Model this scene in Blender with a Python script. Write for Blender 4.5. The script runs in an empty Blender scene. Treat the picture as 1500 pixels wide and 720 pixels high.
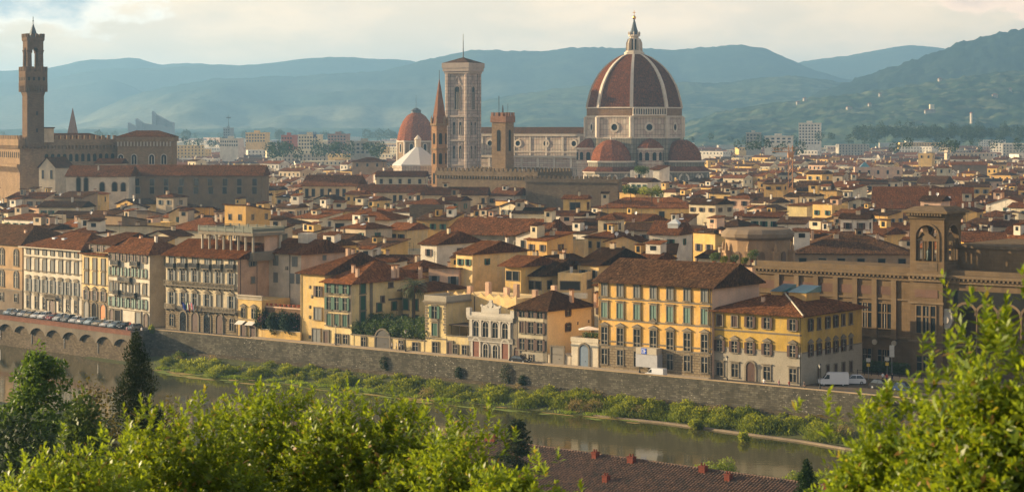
import bpy, math, random
import numpy as np
from mathutils import Vector, Matrix
R = math.radians
C = bpy.context.scene.collection
SC = bpy.context.scene
rnd = random.Random(7)

# ------------------------------------------------------------------ camera, sky, sun, exposure
CZ, F, HX, HY = 48.0, 3000.0, 750.0, 182.0      # eye height over the street, focal length and horizon in 1500 px units
cam_d = bpy.data.cameras.new('camera')
cam = bpy.data.objects.new('camera', cam_d); C.objects.link(cam); SC.camera = cam
cam.location = (0, 0, CZ); cam.rotation_euler = (R(90), 0, 0)
cam_d.sensor_width = 36; cam_d.lens = 72.0
cam_d.shift_y = -(360 - HY) / 1500.0
cam_d.clip_start = 0.5; cam_d.clip_end = 60000
cam_d.dof.use_dof = True; cam_d.dof.focus_distance = 700; cam_d.dof.aperture_fstop = 4.0

SUN_AZ, SUN_EL = 74.0, 13.5                     # degrees to the left of the view axis, and above the horizon
w = bpy.data.worlds.new('World'); SC.world = w; w.use_nodes = True
nt = w.node_tree; nt.nodes.clear()
def N(t, **k):
    n = nt.nodes.new(t)
    for a, b in k.items(): setattr(n, a, b)
    return n
def LK(a, b): nt.links.new(a, b)
sky = N('ShaderNodeTexSky', sky_type='NISHITA', sun_disc=False)
sky.sun_elevation = R(SUN_EL); sky.sun_rotation = R(-SUN_AZ)
sky.air_density = 1.0; sky.dust_density = 2.5; sky.ozone_density = 1.0; sky.altitude = 100
tc = N('ShaderNodeTexCoord')
mp = N('ShaderNodeMapping'); mp.inputs['Scale'].default_value = (9, 9, 30)
LK(tc.outputs['Generated'], mp.inputs['Vector'])
nz = N('ShaderNodeTexNoise'); nz.inputs['Scale'].default_value = 1.0; nz.inputs['Detail'].default_value = 7; nz.inputs['Roughness'].default_value = 0.58
LK(mp.outputs[0], nz.inputs['Vector'])
cr = N('ShaderNodeValToRGB'); cr.color_ramp.elements[0].position = .36; cr.color_ramp.elements[1].position = .66
LK(nz.outputs[0], cr.inputs[0])
# thin high cloud veil: it evens the clear sky out to a pale cream, with a few greyer banks
mp2 = N('ShaderNodeMapping'); mp2.inputs['Scale'].default_value = (13, 13, 38); mp2.inputs['Location'].default_value = (3.1, 1.7, .4)
LK(tc.outputs['Generated'], mp2.inputs['Vector'])
nz2 = N('ShaderNodeTexNoise'); nz2.inputs['Scale'].default_value = 1.0; nz2.inputs['Detail'].default_value = 8; nz2.inputs['Roughness'].default_value = .6
LK(mp2.outputs[0], nz2.inputs['Vector'])
cr2 = N('ShaderNodeValToRGB'); cr2.color_ramp.elements[0].position = .44; cr2.color_ramp.elements[1].position = .6
cr2.color_ramp.elements[0].color = (6.2, 4.7, 3.3, 1); cr2.color_ramp.elements[1].color = (7.6, 5.5, 3.6, 1)
LK(nz2.outputs[0], cr2.inputs[0])
mr = N('ShaderNodeMapRange'); mr.inputs['To Min'].default_value = .72; mr.inputs['To Max'].default_value = .95
LK(cr.outputs[0], mr.inputs[0])
mx = N('ShaderNodeMix', data_type='RGBA')
sz = N('ShaderNodeSeparateXYZ'); LK(tc.outputs['Generated'], sz.inputs[0])
lowr = N('ShaderNodeMapRange', interpolation_type='SMOOTHSTEP'); lowr.inputs['From Min'].default_value = .07; lowr.inputs['From Max'].default_value = .35; lowr.inputs['To Min'].default_value = 1; lowr.inputs['To Max'].default_value = .25
LK(sz.outputs['Z'], lowr.inputs[0])
mm = N('ShaderNodeMath', operation='MULTIPLY'); LK(mr.outputs[0], mm.inputs[0]); LK(lowr.outputs[0], mm.inputs[1])
# two cumulus banks, one over the town hall tower and one at the far right
def bank(d, rad, sc_, loc, p0, p1, cA, cB, base):
    vd = N('ShaderNodeVectorMath', operation='SUBTRACT'); LK(tc.outputs['Generated'], vd.inputs[0]); vd.inputs[1].default_value = Vector(d).normalized()
    vm = N('ShaderNodeVectorMath', operation='MULTIPLY'); LK(vd.outputs[0], vm.inputs[0]); vm.inputs[1].default_value = (1 / rad[0], 1 / rad[0], 1 / rad[1])
    vl = N('ShaderNodeVectorMath', operation='LENGTH'); LK(vm.outputs[0], vl.inputs[0])
    m_ = N('ShaderNodeMapping'); m_.inputs['Scale'].default_value = sc_; m_.inputs['Location'].default_value = loc; LK(tc.outputs['Generated'], m_.inputs['Vector'])
    nn = N('ShaderNodeTexNoise'); nn.inputs['Scale'].default_value = 1; nn.inputs['Detail'].default_value = 9; nn.inputs['Roughness'].default_value = .58; LK(m_.outputs[0], nn.inputs['Vector'])
    sb = N('ShaderNodeMath', operation='MULTIPLY_ADD'); LK(vl.outputs['Value'], sb.inputs[0]); sb.inputs[1].default_value = -.42; LK(nn.outputs[0], sb.inputs[2])
    r1 = N('ShaderNodeMapRange', interpolation_type='SMOOTHSTEP'); r1.inputs['From Min'].default_value = p0; r1.inputs['From Max'].default_value = p1; LK(sb.outputs[0], r1.inputs[0])
    r2 = N('ShaderNodeMapRange'); r2.inputs['From Min'].default_value = p1 - .02; r2.inputs['From Max'].default_value = p1 + .2; LK(sb.outputs[0], r2.inputs[0])
    c_ = N('ShaderNodeMix', data_type='RGBA'); LK(r2.outputs[0], c_.inputs[0]); c_.inputs[6].default_value = cA; c_.inputs[7].default_value = cB
    o_ = N('ShaderNodeMix', data_type='RGBA'); LK(r1.outputs[0], o_.inputs[0]); LK(base, o_.inputs[6]); LK(c_.outputs[2], o_.inputs[7]); return o_.outputs[2]
LK(mm.outputs[0], mx.inputs[0]); LK(sky.outputs[0], mx.inputs[6]); LK(cr2.outputs[0], mx.inputs[7])
bg = N('ShaderNodeBackground'); bg.inputs['Strength'].default_value = 0.095
wo = N('ShaderNodeOutputWorld')
skyc = bank((-.235, 1, .058), (.075, .02), (34, 34, 75), (0, 0, 0), .16, .32, (7.2, 6.2, 5.0, 1), (3.0, 3.2, 3.3, 1), mx.outputs[2])
skyc = bank((.235, 1, .06), (.045, .012), (40, 40, 90), (2, 1, 0), .2, .34, (7.5, 5.2, 3.6, 1), (5.6, 4.0, 3.0, 1), skyc)
LK(skyc, bg.inputs['Color']); LK(bg.outputs[0], wo.inputs['Surface'])

sun_d = bpy.data.lights.new('sun', 'SUN'); sun_d.energy = 5.0; sun_d.angle = R(.6); sun_d.color = (1.0, .76, .46)
sun = bpy.data.objects.new('sun', sun_d); C.objects.link(sun)
SV = Vector((-math.sin(R(SUN_AZ)) * math.cos(R(SUN_EL)), math.cos(R(SUN_AZ)) * math.cos(R(SUN_EL)), math.sin(R(SUN_EL))))
sun.rotation_euler = SV.to_track_quat('Z', 'Y').to_euler()
vs = SC.view_settings
vs.view_transform = 'Standard'; vs.look = 'None'; vs.gamma = 1; vs.use_curve_mapping = False; vs.exposure = 1.17
cy = SC.cycles
cy.use_denoising = True; cy.max_bounces = 6; cy.diffuse_bounces = 3; cy.glossy_bounces = 3; cy.transmission_bounces = 3
cy.transparent_max_bounces = 6; cy.volume_bounces = 0; cy.caustics_reflective = False; cy.caustics_refractive = False
try: cy.denoiser = 'OPENIMAGEDENOISE'
except Exception: pass

# ------------------------------------------------------------------ pixel helpers (1500 x 720 photograph)
def P(x, y, D): return Vector(((x - HX) / F * D, D, CZ - (y - HY) / F * D))
def G(x, y, z=0.0):
    D = (CZ - z) * F / (y - HY)
    return Vector(((x - HX) / F * D, D, z))
def zat(y, D): return CZ - (y - HY) / F * D
def isect(px, p0, d):
    """where the vertical plane through pixel column px meets the ground line p0 + s d"""
    k = (px - HX) / F                      # X = k Y
    s = (k * p0[1] - p0[0]) / (d[0] - k * d[1])
    return Vector((p0[0] + s * d[0], p0[1] + s * d[1], 0))

# ------------------------------------------------------------------ materials
MATS = {}
def newmat(name):
    m = bpy.data.materials.new(name); m.use_nodes = True
    t = m.node_tree; t.nodes.clear()
    o = t.nodes.new('ShaderNodeOutputMaterial'); b = t.nodes.new('ShaderNodeBsdfPrincipled')
    t.links.new(b.outputs[0], o.inputs[0])
    return m, t, b
def nd(t, typ, ins=None, **k):
    n = t.nodes.new(typ)
    for a, b in k.items(): setattr(n, a, b)
    for a, v in (ins or {}).items():
        if hasattr(v, 'is_output'): t.links.new(v, n.inputs[a])
        else: n.inputs[a].default_value = v
    return n
def mixc(t, fac, a, b, blend='MIX'):
    n = t.nodes.new('ShaderNodeMix'); n.data_type = 'RGBA'; n.blend_type = blend
    for i, v in ((0, fac), (6, a), (7, b)):
        if hasattr(v, 'is_output'): t.links.new(v, n.inputs[i])
        else: n.inputs[i].default_value = v if i == 0 else (*v, 1) if len(v) == 3 else v
    return n.outputs[2]
def ramp(t, src, p0, p1, c0=(0, 0, 0), c1=(1, 1, 1)):
    n = t.nodes.new('ShaderNodeValToRGB'); e = n.color_ramp.elements
    e[0].position = p0; e[1].position = p1; e[0].color = (*c0, 1); e[1].color = (*c1, 1)
    t.links.new(src, n.inputs[0]); return n.outputs[0]
def noise(t, vec, scale, detail=4, rough=.55, stretch=None):
    if stretch:
        m_ = nd(t, 'ShaderNodeMapping', {'Vector': vec, 'Scale': stretch}); vec = m_.outputs[0]
    return nd(t, 'ShaderNodeTexNoise', {'Vector': vec, 'Scale': scale, 'Detail': detail, 'Roughness': rough}).outputs[0]
def scl(c, k): return tuple(min(1, x * k) for x in c)

def plaster(name, c, wear=.65, rough=.92):
    if name in MATS: return MATS[name]
    m, t, b = newmat(name)
    g = nd(t, 'ShaderNodeNewGeometry').outputs['Position']
    oi = nd(t, 'ShaderNodeObjectInfo').outputs['Random']
    n1 = ramp(t, noise(t, g, .35, 5, .6), .38, .68)
    n2 = ramp(t, noise(t, g, 1.3, 5, .65, (1, 1, .16)), .45, .75)
    n3 = noise(t, g, 5, 3, .6)
    col = mixc(t, n1, c, scl(c, 1 - .45 * wear))
    grey = tuple(.5 * x + .5 * sum(c) / 3 for x in scl(c, .55))
    f = nd(t, 'ShaderNodeMath', {0: n2, 1: wear * .75}, operation='MULTIPLY').outputs[0]
    col = mixc(t, f, col, grey)
    v = nd(t, 'ShaderNodeMapRange', {0: oi, 3: .84, 4: 1.12}).outputs[0]
    v2 = nd(t, 'ShaderNodeMapRange', {0: n3, 1: .25, 2: .75, 3: .84, 4: 1.16}).outputs[0]
    vv = nd(t, 'ShaderNodeMath', {0: v, 1: v2}, operation='MULTIPLY').outputs[0]
    hs = nd(t, 'ShaderNodeHueSaturation', {'Color': col, 'Value': vv})
    t.links.new(hs.outputs[0], b.inputs['Base Color']); b.inputs['Roughness'].default_value = rough
    b.inputs['Specular IOR Level'].default_value = .03
    bp = nd(t, 'ShaderNodeBump', {'Height': n3, 'Strength': .25, 'Distance': .05})
    t.links.new(bp.outputs[0], b.inputs['Normal'])
    MATS[name] = m; return m

def tiles(name, c0, c1, c2, step=.24, bump=.6):
    if name in MATS: return MATS[name]
    m, t, b = newmat(name)
    uv = nd(t, 'ShaderNodeUVMap').outputs[0]
    g = nd(t, 'ShaderNodeNewGeometry').outputs['Position']
    oi = nd(t, 'ShaderNodeObjectInfo').outputs['Random']
    n1 = ramp(t, noise(t, g, .28, 5, .65), .35, .68)
    col = mixc(t, n1, c0, c1)
    n2 = ramp(t, noise(t, g, 1.6, 4, .7), .52, .72)
    col = mixc(t, n2, col, c2)
    sm = nd(t, 'ShaderNodeMapping', {'Vector': uv, 'Scale': (1 / step, 1 / .42, 1)}).outputs[0]
    sn = nd(t, 'ShaderNodeTexVoronoi', {'Vector': sm, 'Scale': 1.0, 'Randomness': .35})
    tv = nd(t, 'ShaderNodeSeparateColor', {0: sn.outputs['Color']}).outputs[0]
    v = nd(t, 'ShaderNodeMapRange', {0: tv, 3: .5, 4: 1.5}).outputs[0]
    st_ = noise(t, uv, 1.0, 4, .65, (2.6, .22, 1))
    st_ = nd(t, 'ShaderNodeMapRange', {0: st_, 1: .3, 2: .7, 3: .62, 4: 1.38}).outputs[0]
    v0 = nd(t, 'ShaderNodeMapRange', {0: oi, 3: .65, 4: 1.75}).outputs[0]
    v0 = nd(t, 'ShaderNodeMath', {0: v0, 1: st_}, operation='MULTIPLY').outputs[0]
    vv = nd(t, 'ShaderNodeMath', {0: v, 1: v0}, operation='MULTIPLY').outputs[0]
    hs = nd(t, 'ShaderNodeHueSaturation', {'Color': col, 'Value': vv})
    t.links.new(hs.outputs[0], b.inputs['Base Color'])
    b.inputs['Roughness'].default_value = .9; b.inputs['Specular IOR Level'].default_value = 0
    sx = nd(t, 'ShaderNodeSeparateXYZ', {0: uv})
    wv = nd(t, 'ShaderNodeMath', {0: sx.outputs[0], 1: 2 * math.pi / step}, operation='MULTIPLY').outputs[0]
    wv = nd(t, 'ShaderNodeMath', {0: wv}, operation='SINE').outputs[0]
    fr = nd(t, 'ShaderNodeMath', {0: sx.outputs[1], 1: 1 / .42}, operation='MULTIPLY').outputs[0]
    fr = nd(t, 'ShaderNodeMath', {0: fr}, operation='FRACT').outputs[0]
    h = nd(t, 'ShaderNodeMath', {0: wv, 1: fr}, operation='ADD').outputs[0]
    h = nd(t, 'ShaderNodeMath', {0: h, 1: tv}, operation='ADD').outputs[0]
    bp = nd(t, 'ShaderNodeBump', {'Height': h, 'Strength': bump, 'Distance': .05})
    t.links.new(bp.outputs[0], b.inputs['Normal'])
    MATS[name] = m; return m

def masonry(name, c, mortar, bw, bh, var=.3, msize=.03, stain=.4, flecks=0, offset=.5, bump=.6, c2=None):
    if name in MATS: return MATS[name]
    m, t, b = newmat(name)
    uv = nd(t, 'ShaderNodeUVMap').outputs[0]
    g = nd(t, 'ShaderNodeNewGeometry').outputs['Position']
    br = nd(t, 'ShaderNodeTexBrick', {'Vector': uv, 'Scale': 1.0, 'Color1': (*scl(c, 1 + var), 1), 'Color2': (*(c2 or scl(c, 1 - var)), 1),
            'Mortar': (*mortar, 1), 'Mortar Size': msize, 'Brick Width': bw, 'Row Height': bh, 'Bias': 0.0, 'Mortar Smooth': .2}, offset=offset)
    col = br.outputs['Color']
    n1 = ramp(t, noise(t, g, .22, 7, .7), .4, .62)
    f = nd(t, 'ShaderNodeMath', {0: n1, 1: stain}, operation='MULTIPLY').outputs[0]
    col = mixc(t, f, col, scl(c, .5))
    n2 = ramp(t, noise(t, g, 1.2, 5, .7, (1, 1, .12)), .5, .72)
    f = nd(t, 'ShaderNodeMath', {0: n2, 1: stain * .9}, operation='MULTIPLY').outputs[0]
    col = mixc(t, f, col, scl(c, .42))
    if flecks:
        n4 = ramp(t, noise(t, uv, 1.7, 3, .6, (1, 2.0, 1)), .63, .66)
        n5 = ramp(t, noise(t, g, .09, 2), .42, .6)
        f = nd(t, 'ShaderNodeMath', {0: n4, 1: n5}, operation='MULTIPLY').outputs[0]
        f = nd(t, 'ShaderNodeMath', {0: f, 1: flecks}, operation='MULTIPLY').outputs[0]
        col = mixc(t, f, col, (.5, .47, .4))
    t.links.new(col, b.inputs['Base Color']); b.inputs['Roughness'].default_value = .9
    b.inputs['Specular IOR Level'].default_value = 0
    n3 = noise(t, g, 3, 4, .65)
    h = nd(t, 'ShaderNodeMath', {0: n3, 1: br.outputs['Fac']}, operation='SUBTRACT').outputs[0]
    bp = nd(t, 'ShaderNodeBump', {'Height': h, 'Strength': bump, 'Distance': .08})
    t.links.new(bp.outputs[0], b.inputs['Normal'])
    MATS[name] = m; return m

def flat(name, c, rough=.7, metal=0, spec=.4, var=.12, emit=0):
    if name in MATS: return MATS[name]
    m, t, b = newmat(name)
    g = nd(t, 'ShaderNodeNewGeometry').outputs['Position']
    n1 = noise(t, g, 1.7, 4, .6)
    v = nd(t, 'ShaderNodeMapRange', {0: n1, 3: 1 - 2 * var, 4: 1 + 2 * var}).outputs[0]
    hs = nd(t, 'ShaderNodeHueSaturation', {'Color': (*c, 1), 'Value': v})
    t.links.new(hs.outputs[0], b.inputs['Base Color'])
    b.inputs['Roughness'].default_value = rough; b.inputs['Metallic'].default_value = metal
    b.inputs['Specular IOR Level'].default_value = spec
    if emit:
        b.inputs['Emission Color'].default_value = (*c, 1); b.inputs['Emission Strength'].default_value = emit
    MATS[name] = m; return m

def leafmat(name, dark, light, trans=.45, gloss=.35, spec=.35, patch=0, odd=None):
    if name in MATS: return MATS[name]
    m = bpy.data.materials.new(name); m.use_nodes = True
    t = m.node_tree; t.nodes.clear()
    o = t.nodes.new('ShaderNodeOutputMaterial')
    g = nd(t, 'ShaderNodeNewGeometry')
    oi = nd(t, 'ShaderNodeObjectInfo').outputs['Random']
    f = nd(t, 'ShaderNodeMath', {0: g.outputs['Random Per Island'], 1: .75}, operation='MULTIPLY').outputs[0]
    f = nd(t, 'ShaderNodeMath', {0: oi, 1: .25, 2: f}, operation='MULTIPLY_ADD').outputs[0]
    if patch:
        pn = ramp(t, noise(t, g.outputs['Position'], patch, 3, .6), .40, .62)
        f = nd(t, 'ShaderNodeMath', {0: f, 1: .55}, operation='MULTIPLY').outputs[0]
        f = nd(t, 'ShaderNodeMath', {0: pn, 1: .5, 2: f}, operation='MULTIPLY_ADD').outputs[0]
    col = mixc(t, f, dark, light)
    if odd:
        od = nd(t, 'ShaderNodeMath', {0: g.outputs['Random Per Island'], 1: .962}, operation='GREATER_THAN').outputs[0]
        col = mixc(t, od, col, odd)
    b = nd(t, 'ShaderNodeBsdfPrincipled', {'Base Color': col, 'Roughness': gloss, 'Specular IOR Level': spec})
    tr = mixc(t, .4, col, (min(1, light[0] * 2.0), min(1, light[1] * 1.7), light[2] * .5))
    tl = nd(t, 'ShaderNodeBsdfTranslucent', {'Color': tr})
    mx_ = nd(t, 'ShaderNodeMixShader', {0: trans, 1: b.outputs[0], 2: tl.outputs[0]})
    t.links.new(mx_.outputs[0], o.inputs[0])
    MATS[name] = m; return m

# wall colours
WALL = {
 'cream':  plaster('cream plaster', (.68, .57, .37)),
 'yellow': plaster('yellow plaster', (.70, .46, .155)),
 'ochre':  plaster('ochre plaster', (.60, .37, .12)),
 'pink':   plaster('pink plaster', (.62, .41, .27)),
 'white':  plaster('white plaster', (.70, .63, .50)),
 'beige':  plaster('beige plaster', (.50, .40, .27)),
 'grey':   plaster('grey plaster', (.38, .34, .27)),
 'brown':  plaster('brown plaster', (.30, .21, .125)),
}
ROOF = [tiles('terracotta tiles', (.085, .034, .014), (.046, .022, .011), (.15, .066, .026)),
        tiles('weathered tiles', (.056, .028, .014), (.034, .020, .012), (.10, .057, .028)),
        tiles('reddish tiles', (.125, .045, .016), (.072, .030, .012), (.19, .085, .032))]
GLASS = flat('dark glass', (.018, .022, .026), .12, 0, .6, .05)
GREYSH = flat('grey shutters', (.15, .155, .145), .7)
GREENSH = flat('green shutters', (.018, .085, .052), .6)
PALEGREEN = flat('pale green shutters', (.11, .19, .15), .6)
BROWNSH = flat('brown shutters', (.062, .028, .018), .6)
STONE = plaster('grey stone trim', (.23, .195, .145), .5)
PALESTONE = plaster('pale stone trim', (.5, .44, .34), .4)
IRON = flat('dark iron', (.03, .03, .032), .5, .3)
WOOD = flat('dark timber', (.05, .03, .02), .6)
SH = {'grey': GREYSH, 'green': GREENSH, 'pale': PALEGREEN, 'brown': BROWNSH}

# ------------------------------------------------------------------ mesh builder
class MB:
    def __init__(s): s.v = []; s.f = []; s.m = []
    def add(s, vs_, fs, m=0):
        o = len(s.v); s.v += [tuple(p) for p in vs_]
        for f in fs: s.f.append(tuple(i + o for i in f)); s.m.append(m)
        return s
    def box(s, x0, x1, y0, y1, z0, z1, m=0, T=None):
        p = [(x0, y0, z0), (x1, y0, z0), (x1, y1, z0), (x0, y1, z0), (x0, y0, z1), (x1, y0, z1), (x1, y1, z1), (x0, y1, z1)]
        if T is not None: p = [T @ Vector(q) for q in p]
        return s.add(p, [(0, 3, 2, 1), (4, 5, 6, 7), (0, 1, 5, 4), (1, 2, 6, 5), (2, 3, 7, 6), (3, 0, 4, 7)], m)
    def poly(s, pts, m=0): return s.add(pts, [tuple(range(len(pts)))], m)
    def prism(s, pts, z0, z1, m=0, pts1=None, bottom=True):
        n = len(pts); p1 = pts1 or pts
        vv = [(p[0], p[1], z0) for p in pts] + [(p[0], p[1], z1) for p in p1]
        fs = [(i, (i + 1) % n, n + (i + 1) % n, n + i) for i in range(n)] + [tuple(range(n, 2 * n))]
        if bottom: fs.append(tuple(range(n - 1, -1, -1)))
        return s.add(vv, fs, m)
    def lathe(s, prof, n=12, x=0, y=0, ph=0, m=0, T=None):
        vv = []
        for r, z in prof:
            for i in range(n):
                a = ph + 2 * math.pi * i / n; vv.append((x + r * math.cos(a), y + r * math.sin(a), z))
        if T is not None: vv = [T @ Vector(q) for q in vv]
        fs = []
        for k in range(len(prof) - 1):
            for i in range(n):
                j = (i + 1) % n; fs.append((k * n + i, k * n + j, (k + 1) * n + j, (k + 1) * n + i))
        fs.append(tuple(range(n - 1, -1, -1))); o = (len(prof) - 1) * n; fs.append(tuple(range(o, o + n)))
        return s.add(vv, fs, m)
    def tube(s, a, b, r0, r1=None, n=6, m=0):
        a = Vector(a); b = Vector(b); r1 = r0 if r1 is None else r1
        d = (b - a); q = d.to_track_quat('Z', 'Y').to_matrix()
        vv = []
        for p, r in ((a, r0), (b, r1)):
            for i in range(n):
                t = 2 * math.pi * i / n; vv.append(p + q @ Vector((r * math.cos(t), r * math.sin(t), 0)))
        fs = [(i, (i + 1) % n, n + (i + 1) % n, n + i) for i in range(n)] + [tuple(range(n - 1, -1, -1)), tuple(range(n, 2 * n))]
        return s.add(vv, fs, m)
    def xz(s, outline, y0, y1, m=0, T=None):
        """outline in the x-z plane, extruded from y0 (front) to y1"""
        n = len(outline)
        vv = [(p[0], y0, p[1]) for p in outline] + [(p[0], y1, p[1]) for p in outline]
        if T is not None: vv = [T @ Vector(q) for q in vv]
        fs = [tuple(range(n)), tuple(range(2 * n - 1, n - 1, -1))] + [(i, n + i, n + (i + 1) % n, (i + 1) % n) for i in range(n)]
        return s.add(vv, fs, m)
    def ring(s, outer, inner, y0, y1, m=0, T=None):
        """open frame between two outlines of equal length in x-z, extruded in y"""
        n = len(outer)
        vv = [(p[0], y0, p[1]) for p in outer] + [(p[0], y0, p[1]) for p in inner] + [(p[0], y1, p[1]) for p in outer] + [(p[0], y1, p[1]) for p in inner]
        if T is not None: vv = [T @ Vector(q) for q in vv]
        fs = []
        for i in range(n):
            j = (i + 1) % n
            fs += [(i, j, n + j, n + i), (2 * n + i, 3 * n + i, 3 * n + j, 2 * n + j), (i, 2 * n + i, 2 * n + j, j), (n + i, n + j, 3 * n + j, 3 * n + i)]
        return s.add(vv, fs, m)
    def mesh(s, name, mats):
        me = bpy.data.meshes.new(name); me.from_pydata(s.v, [], s.f)
        if not isinstance(mats, (list, tuple)): mats = [mats]
        for m in mats: me.materials.append(m)
        if len(mats) > 1: me.polygons.foreach_set('material_index', s.m)
        uvs = me.uv_layers.new(name='UVMap'); out = []
        V = s.v
        for f in s.f:
            a, b, c = Vector(V[f[0]]), Vector(V[f[1]]), Vector(V[f[2]])
            nn = (b - a).cross(c - a)
            if nn.length < 1e-9 and len(f) > 3: nn = (c - a).cross(Vector(V[f[3]]) - a)
            if nn.length < 1e-9: nn = Vector((0, 0, 1))
            nn.normalize()
            if abs(nn.z) > .985: tx = Vector((1, 0, 0))
            else: tx = Vector((-nn.y, nn.x, 0)).normalized()
            ty = nn.cross(tx)
            for i in f:
                p = Vector(V[i]); out += [p.dot(tx), p.dot(ty)]
        uvs.data.foreach_set('uv', out)
        me.update(); return me
    def build(s, name, mats, parent=None, loc=(0, 0, 0), rz=0, smooth=False):
        me = s.mesh(name, mats)
        if smooth: me.polygons.foreach_set('use_smooth', [True] * len(me.polygons))
        return link(name, me, parent, loc, rz)
def link(name, me, parent=None, loc=(0, 0, 0), rz=0):
    o = bpy.data.objects.new(name, me); C.objects.link(o)
    o.location = loc
    if rz: o.rotation_euler = (0, 0, rz)
    if parent is not None: o.parent = parent
    return o
LABELS = {}
def tag(o, label, cat, group=None, kind=None):
    o['label'] = label; o['category'] = cat
    if group: o['group'] = group
    if kind: o['kind'] = kind
    LABELS[label] = LABELS.get(label, 0) + 1
    return o
def thing(name, label, cat, loc=(0, 0, 0), rz=0, group=None):
    o = bpy.data.objects.new(name, None); C.objects.link(o)
    o.location = loc; o.rotation_euler = (0, 0, rz); o.empty_display_size = .5
    return tag(o, label, cat, group)
def struct(name, mb, mat, kind='structure', **k):
    o = mb.build(name, mat, **k); o['kind'] = kind; return o
def dup(root, loc, rz, label=None, group=None):
    r = root.copy(); C.objects.link(r); r.location = loc; r.rotation_euler = (0, 0, rz)
    if label: r['label'] = label
    if group: r['group'] = group
    for ch in list(root.children):
        c = ch.copy(); C.objects.link(c); c.parent = r
        for g in ch.children:
            d = g.copy(); C.objects.link(d); d.parent = c
    return r
def archpts(w_, h_, n=8, x=0, z=0):
    """outline: rectangle of width w with a round head, total height h"""
    r = w_ / 2; pts = [(x - r, z), (x + r, z)]
    for i in range(n + 1):
        a = math.pi * i / n; pts.append((x + r * math.cos(a), z + h_ - r + r * math.sin(a)))
    return pts
def disc(r, n=16, x=0, z=0): return [(x + r * math.cos(2 * math.pi * i / n), z + r * math.sin(2 * math.pi * i / n)) for i in range(n)]

def leaf_mesh(name, pos, nrm, tang, size, asp, mat):
    """one rhombic leaf per point; numpy arrays"""
    n = len(pos)
    t = tang / np.linalg.norm(tang, axis=1, keepdims=True)
    nrm = nrm - (nrm * t).sum(1, keepdims=True) * t
    nrm /= np.linalg.norm(nrm, axis=1, keepdims=True) + 1e-9
    sd = np.cross(t, nrm)
    L = size[:, None]; Wd = (size * asp)[:, None]
    v = np.empty((n, 4, 3))
    v[:, 0] = pos; v[:, 1] = pos + t * L * .5 + sd * Wd * .5 + nrm * Wd * .15
    v[:, 2] = pos + t * L; v[:, 3] = pos + t * L * .5 - sd * Wd * .5 + nrm * Wd * .15
    me = bpy.data.meshes.new(name)
    me.vertices.add(n * 4); me.vertices.foreach_set('co', v.reshape(-1))
    me.loops.add(n * 4); me.loops.foreach_set('vertex_index', np.arange(n * 4, dtype=np.int32))
    me.polygons.add(n); me.polygons.foreach_set('loop_start', np.arange(0, n * 4, 4, dtype=np.int32))
    try: me.polygons.foreach_set('loop_total', np.full(n, 4, dtype=np.int32))
    except Exception: pass
    me.update(calc_edges=True); me.validate(); me.materials.append(mat)
    return me
def runit(rng, n):
    v = rng.normal(size=(n, 3)); return v / np.linalg.norm(v, axis=1, keepdims=True)
def leaf_cloud(name, blobs, n, size, mat, seed=1, asp=.55, shell=.62, droop=.0, up=.35):
    """leaves spread through ellipsoid clumps, denser towards their skin"""
    rng = np.random.default_rng(seed)
    bl = np.array(blobs, float); vol = bl[:, 3] * bl[:, 4] + bl[:, 4] * bl[:, 5]
    idx = rng.choice(len(bl), n, p=vol / vol.sum())
    d = runit(rng, n); r = shell + (1 - shell) * rng.random(n) ** .6
    r *= 1 + .12 * rng.normal(size=n)
    pos = bl[idx, :3] + d * r[:, None] * bl[idx, 3:6]
    nrm = d + .8 * runit(rng, n); nrm[:, 2] += up
    tg = runit(rng, n) + d * .7; tg[:, 2] -= droop
    sz = size * (.6 + .8 * rng.random(n))
    return leaf_mesh(name, pos, nrm, tg, sz, asp, mat)
# ------------------------------------------------------------------ ground, river, embankment
from mathutils import noise as mnoise
WD = Vector((.7867, -.6175, 0)); WN = Vector((.6175, .7867, 0)); WP = Vector((-77.8, 466.9, 0)); WA = math.atan2(-.6175, .7867)
LD = Vector((.7071, -.7071, 0)); LN = Vector((.7071, .7071, 0)); LP = Vector((-126, 504, 0)); LA = R(-45)
JA, JB = LP + LD * 55.9, WP - WD * 7.2         # where the wall jogs back
ZW = -6.3
def wallpt(px): return isect(px, WP, WD)
LEND = LP - LD * 140; REND = WP + WD * 330
asphalt = flat('street asphalt', (.055, .05, .045), .9, 0, .2, .15)
cityg = flat('city ground', (.11, .085, .06), .95, 0, .1, .2)
g = MB()
g.poly([LEND + LN * .3, JA + LN * .3, JB + WN * .3, REND + WN * .3, Vector((6400, 300, 0)), Vector((6400, 13000, 0)), Vector((-6400, 13000, 0)), Vector((-6400, 700, 0))])
struct('city_ground', g, cityg)
# the riverside street, a sheet just above the ground
g = MB()
g.poly([p + Vector((0, 0, .012)) for p in (LEND + LN * .6, JA + LN * .6, JB + WN * .6, REND + WN * .6, REND + WN * 9, WP + WN * 9 - WD * 10, LP + LN * 15 + LD * 40, LEND + LN * 15)])
struct('street', g, asphalt)
g = MB()
pv = flat('pavement', (.3, .24, .17), .9)
for a, b, n_, w0, w1 in ((WP + WD * 18, WP + WD * 140, WN, 7.6, 9.0),):
    q = [a + n_ * w0, b + n_ * w0, b + n_ * w1, a + n_ * w1]
    g.prism([(p.x, p.y) for p in q], .0, .14)
struct('pavement', g, pv)

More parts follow.
